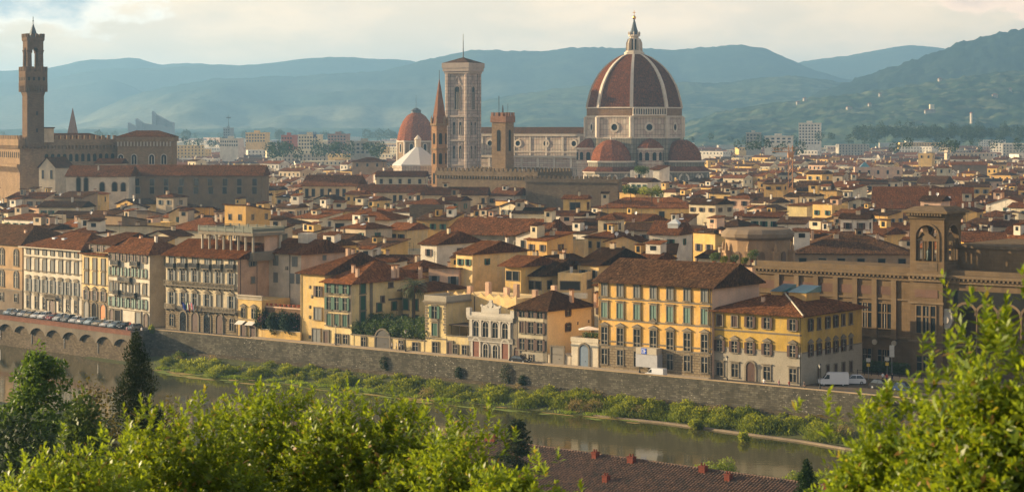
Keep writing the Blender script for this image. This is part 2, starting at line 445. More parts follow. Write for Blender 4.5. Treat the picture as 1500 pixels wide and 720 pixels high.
def qwall(x, y): return (Vector((x, y, 0)) - WP).dot(WN)
def hz(x, y):
    q = -qwall(x, y)                       # metres from the wall towards the camera
    D = y - .12 * x
    pts = [(-60, 46.6), (4, 46.2), (14, 44.0), (30, 40.2), (60, 33), (110, 20), (160, 8), (200, 1), (240, -2), (600, -2.5)]
    z = pts[0][1]
    for (a, za), (b, zb) in zip(pts, pts[1:]):
        if a <= D <= b: z = za + (zb - za) * (D - a) / (b - a)
    if D > 600: z = -2.5
    t = min(1, max(0, (q - 74) / 9.0)); t = t * t * (3 - 2 * t)
    return -8.4 + (z + 8.4) * t
g = MB(); nx, ny = 66, 66
xs = [-260 + 520 * i / nx for i in range(nx + 1)]; ys = [-40 + 640 * (j / ny) ** 1.3 for j in range(ny + 1)]
vv = []
for j in range(ny + 1):
    for i in range(nx + 1):
        x, y = xs[i], ys[j]
        q = -qwall(x, y)
        z = hz(x, y) if q > 10 else -8.4
        if q < 4: x -= WN.x * (4 - q) ; y -= WN.y * (4 - q)
        vv.append((x, y, z + .5 * mnoise.noise(Vector((x * .08, y * .08, 0)))))
g.add(vv, [(j * (nx + 1) + i, j * (nx + 1) + i + 1, (j + 1) * (nx + 1) + i + 1, (j + 1) * (nx + 1) + i) for j in range(ny) for i in range(nx)])
struct('hillside', g, flat('hillside earth', (.045, .05, .02), .95, 0, .1, .3), smooth=True)

m, t, b = newmat('river water')
gp = nd(t, 'ShaderNodeNewGeometry').outputs['Position']
b.inputs['Base Color'].default_value = (.05, .048, .018, 1); b.inputs['Roughness'].default_value = .06
b.inputs['IOR'].default_value = 1.33; b.inputs['Specular IOR Level'].default_value = .5
n1 = noise(t, gp, .55, 3, .6, (1, 1.3, 1)); n2 = noise(t, gp, .06, 2, .5)
calm = nd(t, 'ShaderNodeMapRange', {0: n2, 1: .4, 2: .62, 3: .1, 4: .42}).outputs[0]
h = nd(t, 'ShaderNodeMath', {0: n1, 1: calm}, operation='MULTIPLY').outputs[0]
bp = nd(t, 'ShaderNodeBump', {'Height': h, 'Strength': .35, 'Distance': .12}); t.links.new(bp.outputs[0], b.inputs['Normal'])
water = m
g = MB(); q = [LEND + LN * 1, JA + LN * 1.5, JB + WN * .1, REND + WN * .1, REND - WN * 92, WP - WN * 92 - WD * 330, LEND - LN * 60]
g.poly([(p.x, p.y, ZW) for p in q]); struct('river', g, water)

WALLM = masonry('embankment masonry', (.125, .115, .088), (.07, .064, .052), .85, .4, .38, .03, .75, .9)
OLDWALL = masonry('old river wall masonry', (.14, .112, .078), (.10, .08, .06), .7, .34, .3, .02, .5, .3)
COPING = plaster('coping stone', (.40, .30, .18), .5)
BRICKCOP = masonry('brick parapet', (.24, .115, .08), (.17, .11, .08), .5, .12, .25, .02, .4)
wl = thing('embankment_wall', 'long grey stone embankment wall with pale flecks above the grassy river bank', 'wall', JB, WA)
Lw = (REND - JB).length
MB().box(0, Lw, 0, .75, -9, .86).build('wall', WALLM, wl)
MB().box(-.06, Lw, -.07, .82, .863, 1.0).build('coping', COPING, wl)
fb = MB(); fb.box(0, Lw, -1.0, -.003, -9, -3.4)                # battered footing
fb.build('footing', masonry('footing masonry', (.12, .1, .07), (.08, .07, .05), .9, .4, .3, .03, .6, .6), wl)
# left: the widened quay carried on arches
wq = thing('quay_wall', 'brick-topped quay wall on shallow arches below the parked cars', 'wall', LEND, LA)
Lq = (JA - LEND).length
MB().box(0, Lq, .8, 3.2, -9, -.26).build('wall', OLDWALL, wq)
MB().box(0, Lq + .0, 0, .5, .1, 1.05).build('parapet', BRICKCOP, wq)
MB().box(0, Lq, .5, 3.2, -.25, -.01).build('deck', STONE, wq)
MB().box(0, Lq, -.08, .58, 1.053, 1.16).build('coping', BRICKCOP, wq)
bay = 7.1; nb = int(Lq // bay)
for i in range(nb):
    x1 = Lq - i * bay; x0 = x1 - bay
    if x1 < 100: break
    n = 12; arc = [(x0 + .25 + (bay - .5) * k / n, -2.6 + 1.7 * math.sin(math.pi * k / n) ** .55) for k in range(n + 1)]
    out = [(x0, -2.6)] + arc + [(x1, -2.6), (x1, .097), (x0, .097)]
    MB().xz(out, .04, .797).build('arch', plaster('quay arch plaster', (.19, .16, .12), .6), wq)
for i in range(0, nb, 2):
    x1 = Lq - i * bay
    MB().box(x1 - .14, x1 + .14, 0.66, .797, -5.0, -2.6).build('drainpipe', IRON, wq)
MB().box(0, .5, 0, (JB - JA).length, -9, .95).build('wall', WALLM, tag(link('return_wall', None, None, JA + Vector((0, 0, .0)), math.atan2((JB - JA).y, (JB - JA).x) - R(90)),
      'short return wall where the quay steps back, with a tuft of weeds', 'wall'))

# river bank sheet between wall foot and water edge
EDGE = [(120, 524), (153, 531), (230, 541), (316, 552), (414, 560), (506, 570), (598, 581), (660, 588), (720, 594), (840, 607), (974, 617), (1042, 626), (1176, 643), (1240, 653), (1330, 664), (1450, 680)]
g = MB(); vv = []; edgeW = []
for i, (x, y) in enumerate(EDGE):
    e = G(x, y, ZW); edgeW.append(e); s = (e - WP).dot(WD); q = (e - WP).dot(WN)
    top = WP + WD * s - WN * .7
    if x < 225: top = e - (WN * (q + .7)) if q < -.7 else e + WN * 1.5
    for k in range(6):
        f = k / 5; p = top.lerp(e - WN * .6, f)
        z = -3.9 + (ZW - .12 + 3.9) * (f ** .8) if x >= 225 else -5.6 + (ZW - .12 + 5.6) * f
        vv.append((p.x, p.y, z))
n = len(EDGE)
g.add(vv, [(i * 6 + k, i * 6 + k + 1, (i + 1) * 6 + k + 1, (i + 1) * 6 + k) for i in range(n - 1) for k in range(5)])
BANKM = flat('bank earth', (.07, .075, .028), .95, 0, .1, .4)
struct('river_bank', g, BANKM, smooth=True)
# low stone kerb just above the water (right half)
kb = thing('river_kerb', 'thin pale stone kerb line along the water below the bushes', 'kerb')
pts = [G(x, y, ZW + .1) for x, y in ((870, 608), (974, 619), (1042, 628), (1100, 636), (1176, 646), (1240, 657), (1330, 668), (1450, 684))]
k_ = MB()
for a, b_ in zip(pts, pts[1:]):
    d = (b_ - a).normalized(); s = Vector((d.y, -d.x, 0)) * .35
    p = [a + s, b_ + s, b_ - s, a - s]; k_.prism([(v.x, v.y) for v in p], ZW - .3, ZW + .28)
k_.build('kerb_stones', plaster('wet kerb stone', (.24, .19, .13), .6), kb)

# ------------------------------------------------------------------ hills
def hillmat(name, c0, c1, c2, sc_, low=0):
    m, t, b = newmat(name)
    gp = nd(t, 'ShaderNodeNewGeometry').outputs['Position']
    n1 = ramp(t, noise(t, gp, sc_, 6, .62), .42, .6)
    n2 = ramp(t, noise(t, gp, sc_ * 3.7, 5, .6), .5, .66)
    col = mixc(t, n1, c0, c1); col = mixc(t, n2, col, c2)
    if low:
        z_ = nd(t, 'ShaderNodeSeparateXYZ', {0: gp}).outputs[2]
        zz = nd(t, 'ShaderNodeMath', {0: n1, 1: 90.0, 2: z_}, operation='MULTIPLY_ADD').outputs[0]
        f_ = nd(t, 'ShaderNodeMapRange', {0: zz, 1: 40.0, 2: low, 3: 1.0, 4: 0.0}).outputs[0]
        col = mixc(t, f_, col, (.17, .17, .11))  # pale lower slopes: fields, plus valley haze painted into the colour
    n3 = noise(t, gp, .05, 6, .75)
    v = nd(t, 'ShaderNodeMapRange', {0: n3, 1: .25, 2: .75, 3: .45, 4: 1.55}).outputs[0]
    hs = nd(t, 'ShaderNodeHueSaturation', {'Color': col, 'Value': v})
    t.links.new(hs.outputs[0], b.inputs['Base Color']); b.inputs['Roughness'].default_value = 1
    b.inputs['Specular IOR Level'].default_value = 0
    return m
def interp(tab, x):
    if x <= tab[0][0]: return tab[0][1]
    for (a, ya), (b, yb) in zip(tab, tab[1:]):
        if a <= x <= b:
            f = (x - a) / (b - a); return ya + (yb - ya) * f
    return tab[-1][1]
def hill(name, tab, D, foot, mat, amp=40, seed=0, rough=1.2, step=7, x0=-300, x1=1800, back=600, nrow=26, trees=0):
    g = MB(); cols = list(range(x0, x1 + 1, step)); vv = []
    for i, x in enumerate(cols):
        y = sum(interp(tab, x + o) for o in (-9, 0, 9)) / 3
        zr = zat(y, D)
        for k in range(nrow + 3):
            if k <= nrow:
                f = k / nrow; d = foot + (D - foot) * f
                z = zr * (f ** 1.35) if zr > 0 else 0
                X = (x - HX) / F * (foot * .35 + D * .65 if f < 0 else d)
                wgt = math.sin(math.pi * min(1, f)) ** .9
                z += amp * wgt * (mnoise.noise(Vector((X / 420 + seed, d / 900, seed))) * .8 + .45 * mnoise.noise(Vector((X / 150 + seed, d / 260, 3 + seed))))
                z += rough * 3 * mnoise.noise(Vector((X / 38, d / 60, seed))) * min(1, f * 3)
                if trees: z += trees * (.35 + mnoise.noise(Vector((X / 16, d / 26, seed))) + .6 * mnoise.noise(Vector((X / 7, d / 11, seed)))) * min(1, f * 4)
            else:
                d = D + back * (k - nrow) / 2; z = zr * (1 - .5 * (k - nrow)); X = (x - HX) / F * d
            vv.append((X, d, z - 3 if k == 0 else z))
    nr = nrow + 3
    g.add(vv, [(i * nr + k, (i + 1) * nr + k, (i + 1) * nr + k + 1, i * nr + k + 1) for i in range(len(cols) - 1) for k in range(nr - 1)])
    return struct(name, g, mat, smooth=True)
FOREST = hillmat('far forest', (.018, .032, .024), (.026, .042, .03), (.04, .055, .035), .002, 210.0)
WOODS = hillmat('near forest', (.012, .022, .016), (.018, .03, .02), (.028, .04, .024), .003)
FIELDS = hillmat('fields and woods', (.018, .034, .018), (.055, .075, .036), (.10, .11, .055), .0042)
FARHILL = hillmat('far range', (.03, .05, .045), (.035, .055, .05), (.05, .065, .05), .001, 260.0)
hill('far_range', [(-300, 120), (0, 104), (71, 100), (111, 91), (133, 87), (164, 87.5), (191, 83.5), (213, 87), (227, 95), (284, 92), (330, 96), (700, 150), (1800, 150)], 9400, 8100, FARHILL, 22, 1)
hill('distant_hills', [(-300, 126), (0, 121), (71, 117), (98, 110), (133, 103), (173, 100), (200, 101), (249, 98.6), (311, 94), (355, 96), (400, 92), (448, 85.5), (487, 83.5), (514, 83.5), (545, 86.6), (580, 86.6), (615, 91), (700, 110), (800, 140), (1000, 150), (1100, 150), (1140, 105), (1168, 91.7), (1206, 85.4), (1243, 81.7), (1277, 75), (1310, 69), (1331, 66), (1360, 68), (1385, 71), (1440, 90), (1800, 110)], 8700, 7200, FARHILL, 26, 2)
hill('blue_hills', [(-300, 160), (0, 142), (71, 131), (111, 127), (160, 116), (178, 120), (196, 128), (240, 150), (330, 178), (1800, 186)], 8250, 6900, FARHILL, 22, 5)
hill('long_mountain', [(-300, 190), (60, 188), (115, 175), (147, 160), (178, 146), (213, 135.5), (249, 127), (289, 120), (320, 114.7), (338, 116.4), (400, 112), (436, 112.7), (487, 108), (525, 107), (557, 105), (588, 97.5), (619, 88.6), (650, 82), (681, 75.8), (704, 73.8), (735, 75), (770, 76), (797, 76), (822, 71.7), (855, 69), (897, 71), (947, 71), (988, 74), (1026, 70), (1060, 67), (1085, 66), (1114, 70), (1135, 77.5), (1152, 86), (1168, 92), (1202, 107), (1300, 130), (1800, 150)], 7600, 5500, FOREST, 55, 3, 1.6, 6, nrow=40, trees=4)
hill('middle_hills', [(-300, 192), (600, 188), (660, 168), (697, 150), (738, 141.7), (788, 134), (830, 129), (900, 124), (988, 119.6), (1009, 121), (1042, 123), (1080, 119), (1102, 116), (1143, 112.5), (1177, 112.5), (1202, 116), (1227, 120), (1300, 135), (1800, 150)], 5900, 4400, FIELDS, 32, 4, 1.4, 5, nrow=44, trees=3.5)
hill('wooded_mountain', [(-300, 194), (1050, 188), (1120, 165), (1185, 141), (1235, 123), (1277, 109.6), (1318, 95), (1360, 81.7), (1393, 68), (1427, 58), (1460, 49), (1500, 42), (1600, 30), (1800, 22)], 5200, 4000, WOODS, 28, 6, 1.8, 4, 700, nrow=60, trees=6)
hill('terraced_hills', [(-300, 196), (980, 190), (1030, 172), (1060, 163), (1135, 153), (1177, 146), (1227, 141), (1293, 132), (1352, 122), (1414, 112.5), (1460, 107), (1500, 103), (1800, 85)], 4300, 3000, FIELDS, 30, 8, 1.6, 4, 700, nrow=70, trees=5)

# one box of even air round everything
g = MB(); HAZE_TOP = 412
g.box(-6600, 6600, -70, 13100, -9.6, HAZE_TOP)
m = bpy.data.materials.new('air'); m.use_nodes = True; t = m.node_tree; t.nodes.clear()
o_ = t.nodes.new('ShaderNodeOutputMaterial'); pvn = t.nodes.new('ShaderNodeVolumePrincipled')
pvn.inputs['Color'].default_value = (.33, .64, 1.0, 1); pvn.inputs['Density'].default_value = 1.08e-4; pvn.inputs['Anisotropy'].default_value = .3
t.links.new(pvn.outputs[0], o_.inputs['Volume'])
hzb = g.build('haze', m); hzb['kind'] = 'stuff'; hzb['label'] = 'blue haze over the city and hills'
# ------------------------------------------------------------------ landmarks
MARBLE = masonry('panelled marble', (.50, .42, .33), (.10, .105, .08), 1.8, 3.0, .14, .11, .4, 0, 0.0, .2, (.42, .31, .25))
MARBLE2 = masonry('banded marble', (.46, .37, .29), (.13, .12, .095), 2.6, 1.3, .15, .075, .4, 0, 0.0, .2, (.40, .29, .23))
WHITEM = plaster('white marble', (.56, .48, .38), .45)
DARKM = masonry('dark weathered marble', (.24, .21, .16), (.07, .08, .065), 1.6, 2.6, .15, .14, .5, 0, 0.0, .2)
DUSK = flat('painted opening shade', (.02, .018, .016), .9, 0, .1)  # flat dark colour painting the shade inside openings, also used for dark panes
DOMET = tiles('dome tiles', (.125, .042, .017), (.09, .032, .014), (.17, .062, .025), .5, .3)
BROWNST = masonry('brown sandstone', (.27, .185, .11), (.17, .12, .075), .9, .42, .16, .02, .4, 0, .5, .4)
DARKST = masonry('dark rubble stone', (.17, .125, .08), (.11, .085, .06), .9, .42, .2, .02, .45, 0, .5, .4)
LEAD = flat('lead sheet', (.06, .075, .09), .6, .1)
TOWM = plaster('tower marble', (.36, .29, .235), .45)
GOLD = flat('gilt copper', (.75, .42, .10), .25, 1.0)
ROUGHBR = masonry('rough brickwork', (.26, .16, .09), (.18, .12, .08), .6, .3, .2, .03, .4)
def dv(th): return Vector((math.cos(R(th)), -math.sin(R(th)), 0))
def frame(origin, normal):
    """matrix whose local -y points along normal (outward), x to the right seen from outside"""
    n_ = Vector(normal).normalized(); y = -n_; x = y.cross(Vector((0, 0, 1))); z = Vector((0, 0, 1))
    return Matrix(((x.x, y.x, 0, origin[0]), (x.y, y.y, 0, origin[1]), (0, 0, 1, origin[2]), (0, 0, 0, 1)))
def put(mb_me, name, T, parent):
    o = link(name, mb_me, parent); o.matrix_local = T; return o
OC = Vector((71.6, 1200, 0))
ca = thing('cathedral', 'huge cathedral with red tiled octagonal dome, white ribs and marble drum', 'cathedral', OC)
TH = [6.6 + 45 * k for k in range(8)]
def octo(r, th0=6.6): return [(r * math.cos(R(th0 + 45 * k)), -r * math.sin(R(th0 + 45 * k))) for k in range(8)]
zb, zt, Rd = 57.6, 88.8, 27.7
PROF = [(0, 1.0), (.085, .987), (.17, .963), (.30, .925), (.424, .874), (.53, .81), (.631, .742), (.73, .655), (.816, .558), (.89, .45), (.955, .335), (1.0, .215)]
mb = MB()
for k in range(8):
    a0, a1 = dv(TH[k]), dv(TH[(k + 1) % 8])
    for (h0, r0), (h1, r1) in zip(PROF, PROF[1:]):
        p = [a0 * Rd * r0, a1 * Rd * r0, a1 * Rd * r1, a0 * Rd * r1]; zz = [zb + (zt - zb) * h0] * 2 + [zb + (zt - zb) * h1] * 2
        mb.poly([(q.x, q.y, z) for q, z in zip(p, zz)])
dome = mb.build('dome', DOMET, ca)
for k in range(8):
    a0 = dv(TH[k]); s = Vector((a0.y, -a0.x, 0)); mb = MB()
    for (h0, r0), (h1, r1) in zip(PROF, PROF[1:]):
        vv = []
        for h_, r_ in ((h0, r0), (h1, r1)):
            z = zb + (zt - zb) * h_; wd = .55 + .45 * r_
            for q in (a0 * (Rd * r_ - .8) - s * wd, a0 * (Rd * r_ + .7) - s * wd, a0 * (Rd * r_ + .7) + s * wd, a0 * (Rd * r_ - .8) + s * wd): vv.append((q.x, q.y, z))
        mb.add(vv, [(0, 1, 5, 4), (1, 2, 6, 5), (2, 3, 7, 6), (3, 0, 4, 7)])
    mb.build('rib', WHITEM, dome)
    # small dark vent holes up each dome face
    if k in (0, 1, 2, 3):
        am = (a0 + dv(TH[(k + 1) % 8])) / 2
# drum
dr = MB().prism(octo(28.1), 40.6, 52.6).build('drum', MARBLE, ca)
MB().prism(octo(27.9), 52.6, 57.7).build('bare_brick_band', ROUGHBR, dr)
MB().prism(octo(28.9), 40.0, 40.597).prism(octo(28.7), 52.2, 52.9).prism(octo(28.5), 57.2, 57.9).build('cornice', WHITEM, dr)
apo = 28.1 * math.cos(R(22.5))
for k in range(8):
    nrm = dv(TH[k] + 22.5); T = frame(nrm * apo + Vector((0, 0, 46.3)), nrm)
    oc = MB().ring(disc(3.0, 20), disc(1.9, 20), -.5, .1).mesh('oculus', WHITEM)
    o = put(oc, 'oculus', T, dr)
    MB().xz(disc(1.9, 20), -.12, .1).build('glass', DUSK, o)
    # corner pilasters
    q = dv(TH[k]) * 28.2
    MB().lathe([(1.5, 40.6), (1.5, 52.2)], 6, q.x, q.y).build('pilaster', WHITEM, dr)
# the finished gallery on the one face
nrm = dv(TH[1] + 22.5); T = frame(nrm * apo + Vector((0, 0, 52.9)), nrm); mb = MB()
mb.box(-10.2, 10.2, -1.6, 0, 0, .8); mb.box(-10.2, 10.2, -1.6, 0, 4.0, 4.9)
for i in range(15):
    x = -10 + 20 * i / 14; mb.box(x - .3, x + .3, -1.5, -.7, .803, 3.997)
mb.box(-10.0, 10.0, -.4, -.05, .803, 3.997, 1)
put(mb.mesh('gallery', [WHITEM, DUSK]), 'gallery', T, ca)
# lantern
ln = MB().prism(octo(5.9), 88.3, 90.2).prism(octo(5.0), 90.2, 91.0).prism(octo(2.6), 91.0, 99.4).prism(octo(3.5), 99.4, 100.4).build('lantern', WHITEM, ca)
for k in range(8):
    q = dv(TH[k]); s = Vector((q.y, -q.x, 0)) * .4; mb = MB()
    vv = []
    for sg in (-1, 1):
        for r_, z_ in ((2.5, 91), (4.9, 91), (4.7, 95.5), (3.9, 97.6), (2.5, 98.6)):
            p_ = q * r_ + s * sg; vv.append((p_.x, p_.y, z_))
    mb.add(vv, [(0, 1, 2, 3, 4), (9, 8, 7, 6, 5)] + [(i, (i + 1) % 5, 5 + (i + 1) % 5, 5 + i) for i in range(5)])
    mb.lathe([(.45, 100.4), (.4, 101.6), (.05, 102.4)], 6, q.x * 3.2, q.y * 3.2)
    mb.build('buttress', WHITEM, ln)
    nrm = dv(TH[k] + 22.5); T = frame(nrm * 2.43 + Vector((0, 0, 91.6)), nrm)
    put(MB().xz(archpts(.8, 6.2, 6), -.06, .02).mesh('window', DUSK), 'window', T, ln)
MB().lathe([(2.7, 100.4), (2.3, 102.0), (1.55, 104.5), (.8, 107.6), (.35, 109.3)], 8, ph=R(-6.6)).build('lantern_spire', LEAD, ln)
bl = MB().lathe([(.05, 109.0), (.75, 109.5), (1.15, 110.4), (.75, 111.3), (.05, 111.8)], 14).build('gilded_ball', GOLD, ln, smooth=True)
MB().box(-.16, .16, -.16, .16, 111.6, 114.6).box(-.85, .85, -.14, .14, 113.2, 113.5).build('cross', GOLD, ln)
# body below the drum
MB().prism(octo(28.9), -2, 40.0).build('octagon_body', DARKM, ca)
def halfdome(name, cen, r, z0, rise, phs, mat_, parent):
    mb = MB(); pr = [(r * math.cos(a), z0 + rise * math.sin(a)) for a in [math.pi / 2 * i / 7 for i in range(8)]]
    pr[-1] = (.15, z0 + rise)
    mb.lathe(pr, 10, cen.x, cen.y, R(phs)); return mb.build(name, mat_, parent)
def arches_on(cen, r, nside, ph, z, w_, h_, parent, lo=0, hi=None):
    for k in range(nside):
        a = ph + 360 / nside * (k + .5)
        nrm = dv(a)
        if nrm.y > .35: continue
        T = frame(cen + nrm * (r * math.cos(math.pi / nside)) + Vector((0, 0, z)), nrm)
        o = put(MB().ring(archpts(w_, h_, 8), archpts(w_ * .72, h_ * .86, 8), -.45, 0).mesh('arch', WHITEM), 'arch', T, parent)
        MB().xz(archpts(w_ * .72, h_ * .86, 8), -.12, .0).build('panel', DUSK if w_ < 4 else DARKM, o)
for th in (29.1, 119.1, -60.9):
    c_ = dv(th) * 30.5
    def ng(r, n=10, off=18): return [(c_.x + r * math.cos(R(off + 360 / n * i)), c_.y + r * math.sin(R(off + 360 / n * i))) for i in range(n)]
    tr = MB().prism(ng(16.2), -2, 21).prism(ng(13.6), 21, 26.4).build('tribune', DARKM, ca)
    MB().prism(ng(16.9), 20.4, 21.2).prism(ng(14.2), 26.2, 27.2).build('cornice', WHITEM, tr)
    MB().prism(ng(17.4), 21.2, 24.8, 0, ng(12.2)).build('lean_to_roof', DOMET, tr)
    halfdome('tribune_dome', c_, 11.8, 27.0, 12.2, 18, DOMET, tr)
    MB().lathe([(.7, 39), (.5, 40), (.05, 41.2)], 6, c_.x, c_.y).build('finial', WHITEM, tr)
    arches_on(c_, 16.2, 10, 0, 12, 6.2, 8.2, tr)
for th in (74.1, 164.1, -15.9):
    c_ = dv(th) * 27.5
    ex = MB().lathe([(7.4, 0), (7.4, 34.0)], 14, c_.x, c_.y).build('exedra', MARBLE2, ca)
    MB().lathe([(7.9, 33.4), (7.9, 34.4)], 14, c_.x, c_.y).lathe([(7.8, 25.6), (7.8, 26.3)], 14, c_.x, c_.y).build('cornice', WHITEM, ex)
    MB().lathe([(7.9, 34.4), (5.5, 37.2), (2.5, 39.2), (.1, 40.0)], 14, c_.x, c_.y).build('cone_roof', DOMET, ex)
    for a in (-66, -33, 0, 33, 66):
        nrm = dv(th + a); T = frame(c_ + nrm * 7.35 + Vector((0, 0, 27.4)), nrm)
        put(MB().xz(archpts(2.3, 4.6, 8), -.15, .05).mesh('niche', DUSK), 'niche', T, ex)
# nave
NA = Vector((-.874, .486, 0)); NB = Vector((-.486, -.874, 0))
def nv(s, t_, z): p = NA * s + NB * t_; return (p.x, p.y, z)
def slab(mb, s0, s1, t0, t1, z0, z1, m=0): 
    mb.add([nv(s0, t0, z0), nv(s1, t0, z0), nv(s1, t1, z0), nv(s0, t1, z0), nv(s0, t0, z1), nv(s1, t0, z1), nv(s1, t1, z1), nv(s0, t1, z1)],
           [(0, 3, 2, 1), (4, 5, 6, 7), (0, 1, 5, 4), (1, 2, 6, 5), (2, 3, 7, 6), (3, 0, 4, 7)], m)
mb = MB(); slab(mb, 24, 118, -10.5, 10.5, 20, 42.4); nav = mb.build('nave', MARBLE, ca)
mb = MB(); slab(mb, 24, 118, -20.5, 20.5, -2, 29.4); ais = mb.build('aisle', MARBLE2, ca)
mb = MB(); slab(mb, 24, 118.5, 10.5, 11.4, 40.9, 42.5); slab(mb, 24, 118.5, 10.5, 11.1, 31.2, 32); mb.build('cornice', WHITEM, nav)
mb = MB(); slab(mb, 24, 118.5, 20.5, 21.4, 28.3, 29.6); slab(mb, 24, 118.5, 20.5, 21.0, 22.2, 22.8); slab(mb, 24, 118.5, 20.5, 20.9, 25, 25.4); mb.build('cornice', WHITEM, ais)
mb = MB(); mb.add([nv(24, -11.6, 42.3), nv(119, -11.6, 42.3), nv(119, 11.6, 42.3), nv(24, 11.6, 42.3), nv(24, 0, 46.3), nv(119, 0, 46.3)],
       [(0, 1, 5, 4), (3, 4, 5, 2), (1, 2, 5), (0, 4, 3), (0, 3, 2, 1)]); mb.build('nave_roof', ROOF[1], ca)
mb = MB(); mb.add([nv(118.5, -13, 42), nv(118.5, 13, 42), nv(118.5, 0, 51), nv(120.5, -13, 42), nv(120.5, 13, 42), nv(120.5, 0, 51)], [(0, 1, 2), (5, 4, 3), (0, 3, 4, 1), (1, 4, 5, 2), (2, 5, 3, 0)])
slab(mb, 118.5, 120.5, -21, 21, 0, 42); mb.build('west_gable', MARBLE2, ca)
def spx(px, t_):
    lo, hi = 20, 125
    for _ in range(40):
        s = (lo + hi) / 2; p = OC + NA * s + NB * t_
        if HX + p.x / p.y * F > px: lo = s
        else: hi = s
    return s
for px in (718, 759, 800, 841):
    s = spx(px, 10.5); T = frame(Vector(nv(s, 10.5, 36.6)), NB)
    o = put(MB().ring(disc(2.5, 18), disc(1.6, 18), -.5, .05).mesh('oculus', WHITEM), 'oculus', T, nav)
    MB().xz(disc(1.6, 18), -.12, .05).build('glass', DUSK, o)
for i in range(26):
    s = 27 + i * 3.5
    put(MB().xz(archpts(1.3, 3.6, 6), -.12, .02).mesh('niche', DARKM), 'niche', frame(Vector(nv(s, 20.5, 18.4)), NB), ais)
for i in range(9):
    s = 30 + i * 11
    mb = MB(); slab(mb, s, s + 1.3, 10.4, 10.95, 29.4, 40.9); slab(mb, s + .2, s + 1.6, 20.4, 21.0, 0, 28.3); mb.build('pilaster', WHITEM, nav)

# bell tower
cp = Vector(((678 - HX) / F * 1206, 1215, 0)); r_ = 7.25
bt = thing('bell_tower', 'tall square marble bell tower with a mast, left of the cathedral nave', 'bell tower', cp)
ax, ay = dv(29.1), dv(119.1)
def sq(r): return [((ax * a + ay * b_) * r)[:2] for a, b_ in ((1, 1), (1, -1), (-1, -1), (-1, 1))]
TMARB = masonry('bell tower marble', (.42, .34, .28), (.10, .095, .08), 2.4, 2.0, .2, .11, .45, 0, 0.0, .2, (.30, .22, .18))
MB().prism(sq(6.7), -2, 80.4).build('shaft', TMARB, bt)
for a, b_ in ((1, 1), (1, -1), (-1, -1), (-1, 1)):
    q = (ax * a + ay * b_) * 6.55
    MB().prism([(q.x + 1.75 * math.cos(R(22.5 + 45 * k - 29.1)), q.y + 1.75 * math.sin(R(22.5 + 45 * k - 29.1))) for k in range(8)], -2, 80.6).build('corner_buttress', TMARB, bt)
mb = MB()
for z0, z1, rr in ((23.5, 24.4, 7.6), (38, 39, 7.7), (52.2, 53.4, 7.8)): MB().prism(sq(rr), z0, z1).build('cornice', TOWM, bt)
mb.prism(sq(8.2), 77.9, 79.2).prism(sq(8.9), 79.2, 81.2).prism(sq(9.3), 81.2, 84.2).build('top_cornice', TOWM, bt)
MB().prism(sq(9.0), 84.2, 87.6, 0, sq(.3)).build('roof', ROOF[1], bt)
MB().tube((0, 0, 87), (0, 0, 101.5), .35, .12).build('mast', IRON, bt)
for nrm in (ay, ax):
    def win2(z, h_, xs_, w_):
        for x in xs_:
            T = frame(nrm * 6.72 + Vector((0, 0, z)), nrm) @ Matrix.Translation((x, 0, 0))
            o = put(MB().ring(archpts(w_ + .9, h_ + .8, 8), archpts(w_, h_, 8, 0, .3), -.3, 0).mesh('window', TOWM), 'window', T, bt)
            mb = MB(); mb.xz(archpts(w_, h_, 8, 0, .3), -.1, 0); o2 = mb.build('opening', DUSK, o)
            n_ = 2 if w_ > 2 else 1
            for i in range(n_):
                xx = w_ * ((i + 1) / (n_ + 1) - .5); MB().box(xx - .1, xx + .1, -.2, -.101, .4, h_ * .78).build('mullion', WHITEM, o)
    win2(27.5, 7.6, (-2.2, 2.2), 1.7); win2(41.5, 7.6, (-2.2, 2.2), 1.7); win2(56.5, 13.5, (0,), 3.3)
    for z, wd, hh, xs_ in ((36, 3.6, 3.2, (-2.2, 2.2)), (50, 3.6, 2.6, (-2.2, 2.2)), (71, 6, 6.2, (0,))):
        for x in xs_:
            T = frame(nrm * 6.75 + Vector((0, 0, z)), nrm) @ Matrix.Translation((x, 0, 0))
            put(MB().ring([(-wd / 2, 0), (wd / 2, 0), (0, hh)], [(-wd / 2 + .8, .35), (wd / 2 - .8, .35), (0, hh - .8)], -.25, 0).mesh('gable', TOWM), 'gable', T, bt)

# chapel dome with white lantern, far left of the bell tower
cc = P(609.5, 206, 1480); cc.z = 0
ch = thing('chapel', 'smaller red-brown domed chapel left of the bell tower', 'chapel', cc)
MB().lathe([(13.6, 0), (13.6, 36)], 8, ph=R(10)).build('drum', BROWNST, ch)
mb = MB().lathe([(14.4, 35.2), (14.4, 36.4)], 8, ph=R(10))
for k in range(8):
    a = R(10 + 45 * k); mb.lathe([(1.0, 0), (1.0, 35.2)], 4, 13.5 * math.cos(a), 13.5 * math.sin(a))
mb.build('stone_ribs', WHITEM, ch)
MB().lathe([(13.9, 36.3), (13.2, 40.5), (11.9, 45.2), (9.8, 50), (7, 53.8), (3.4, 56.2)], 16, ph=R(10)).build('dome', DOMET, ch)
MB().lathe([(3.4, 55.8), (3.4, 57.6), (3.9, 57.9), (1.2, 59.6), (.1, 60)], 8).tube((0, 0, 59), (0, 0, 69), .15, .08).build('lantern', LEAD, ch)
for k in range(8):
    nrm = dv(22.5 + 45 * k - 10); T = frame(nrm * 12.6 + Vector((0, 0, 27.5)), nrm)
    o = put(MB().ring(archpts(3.6, 7, 8), archpts(2.5, 6, 8, 0, .5), -.4, 0).mesh('window', WHITEM), 'window', T, ch)
    MB().xz(archpts(2.5, 6, 8, 0, .5), -.1, 0).build('pane', DUSK, o)
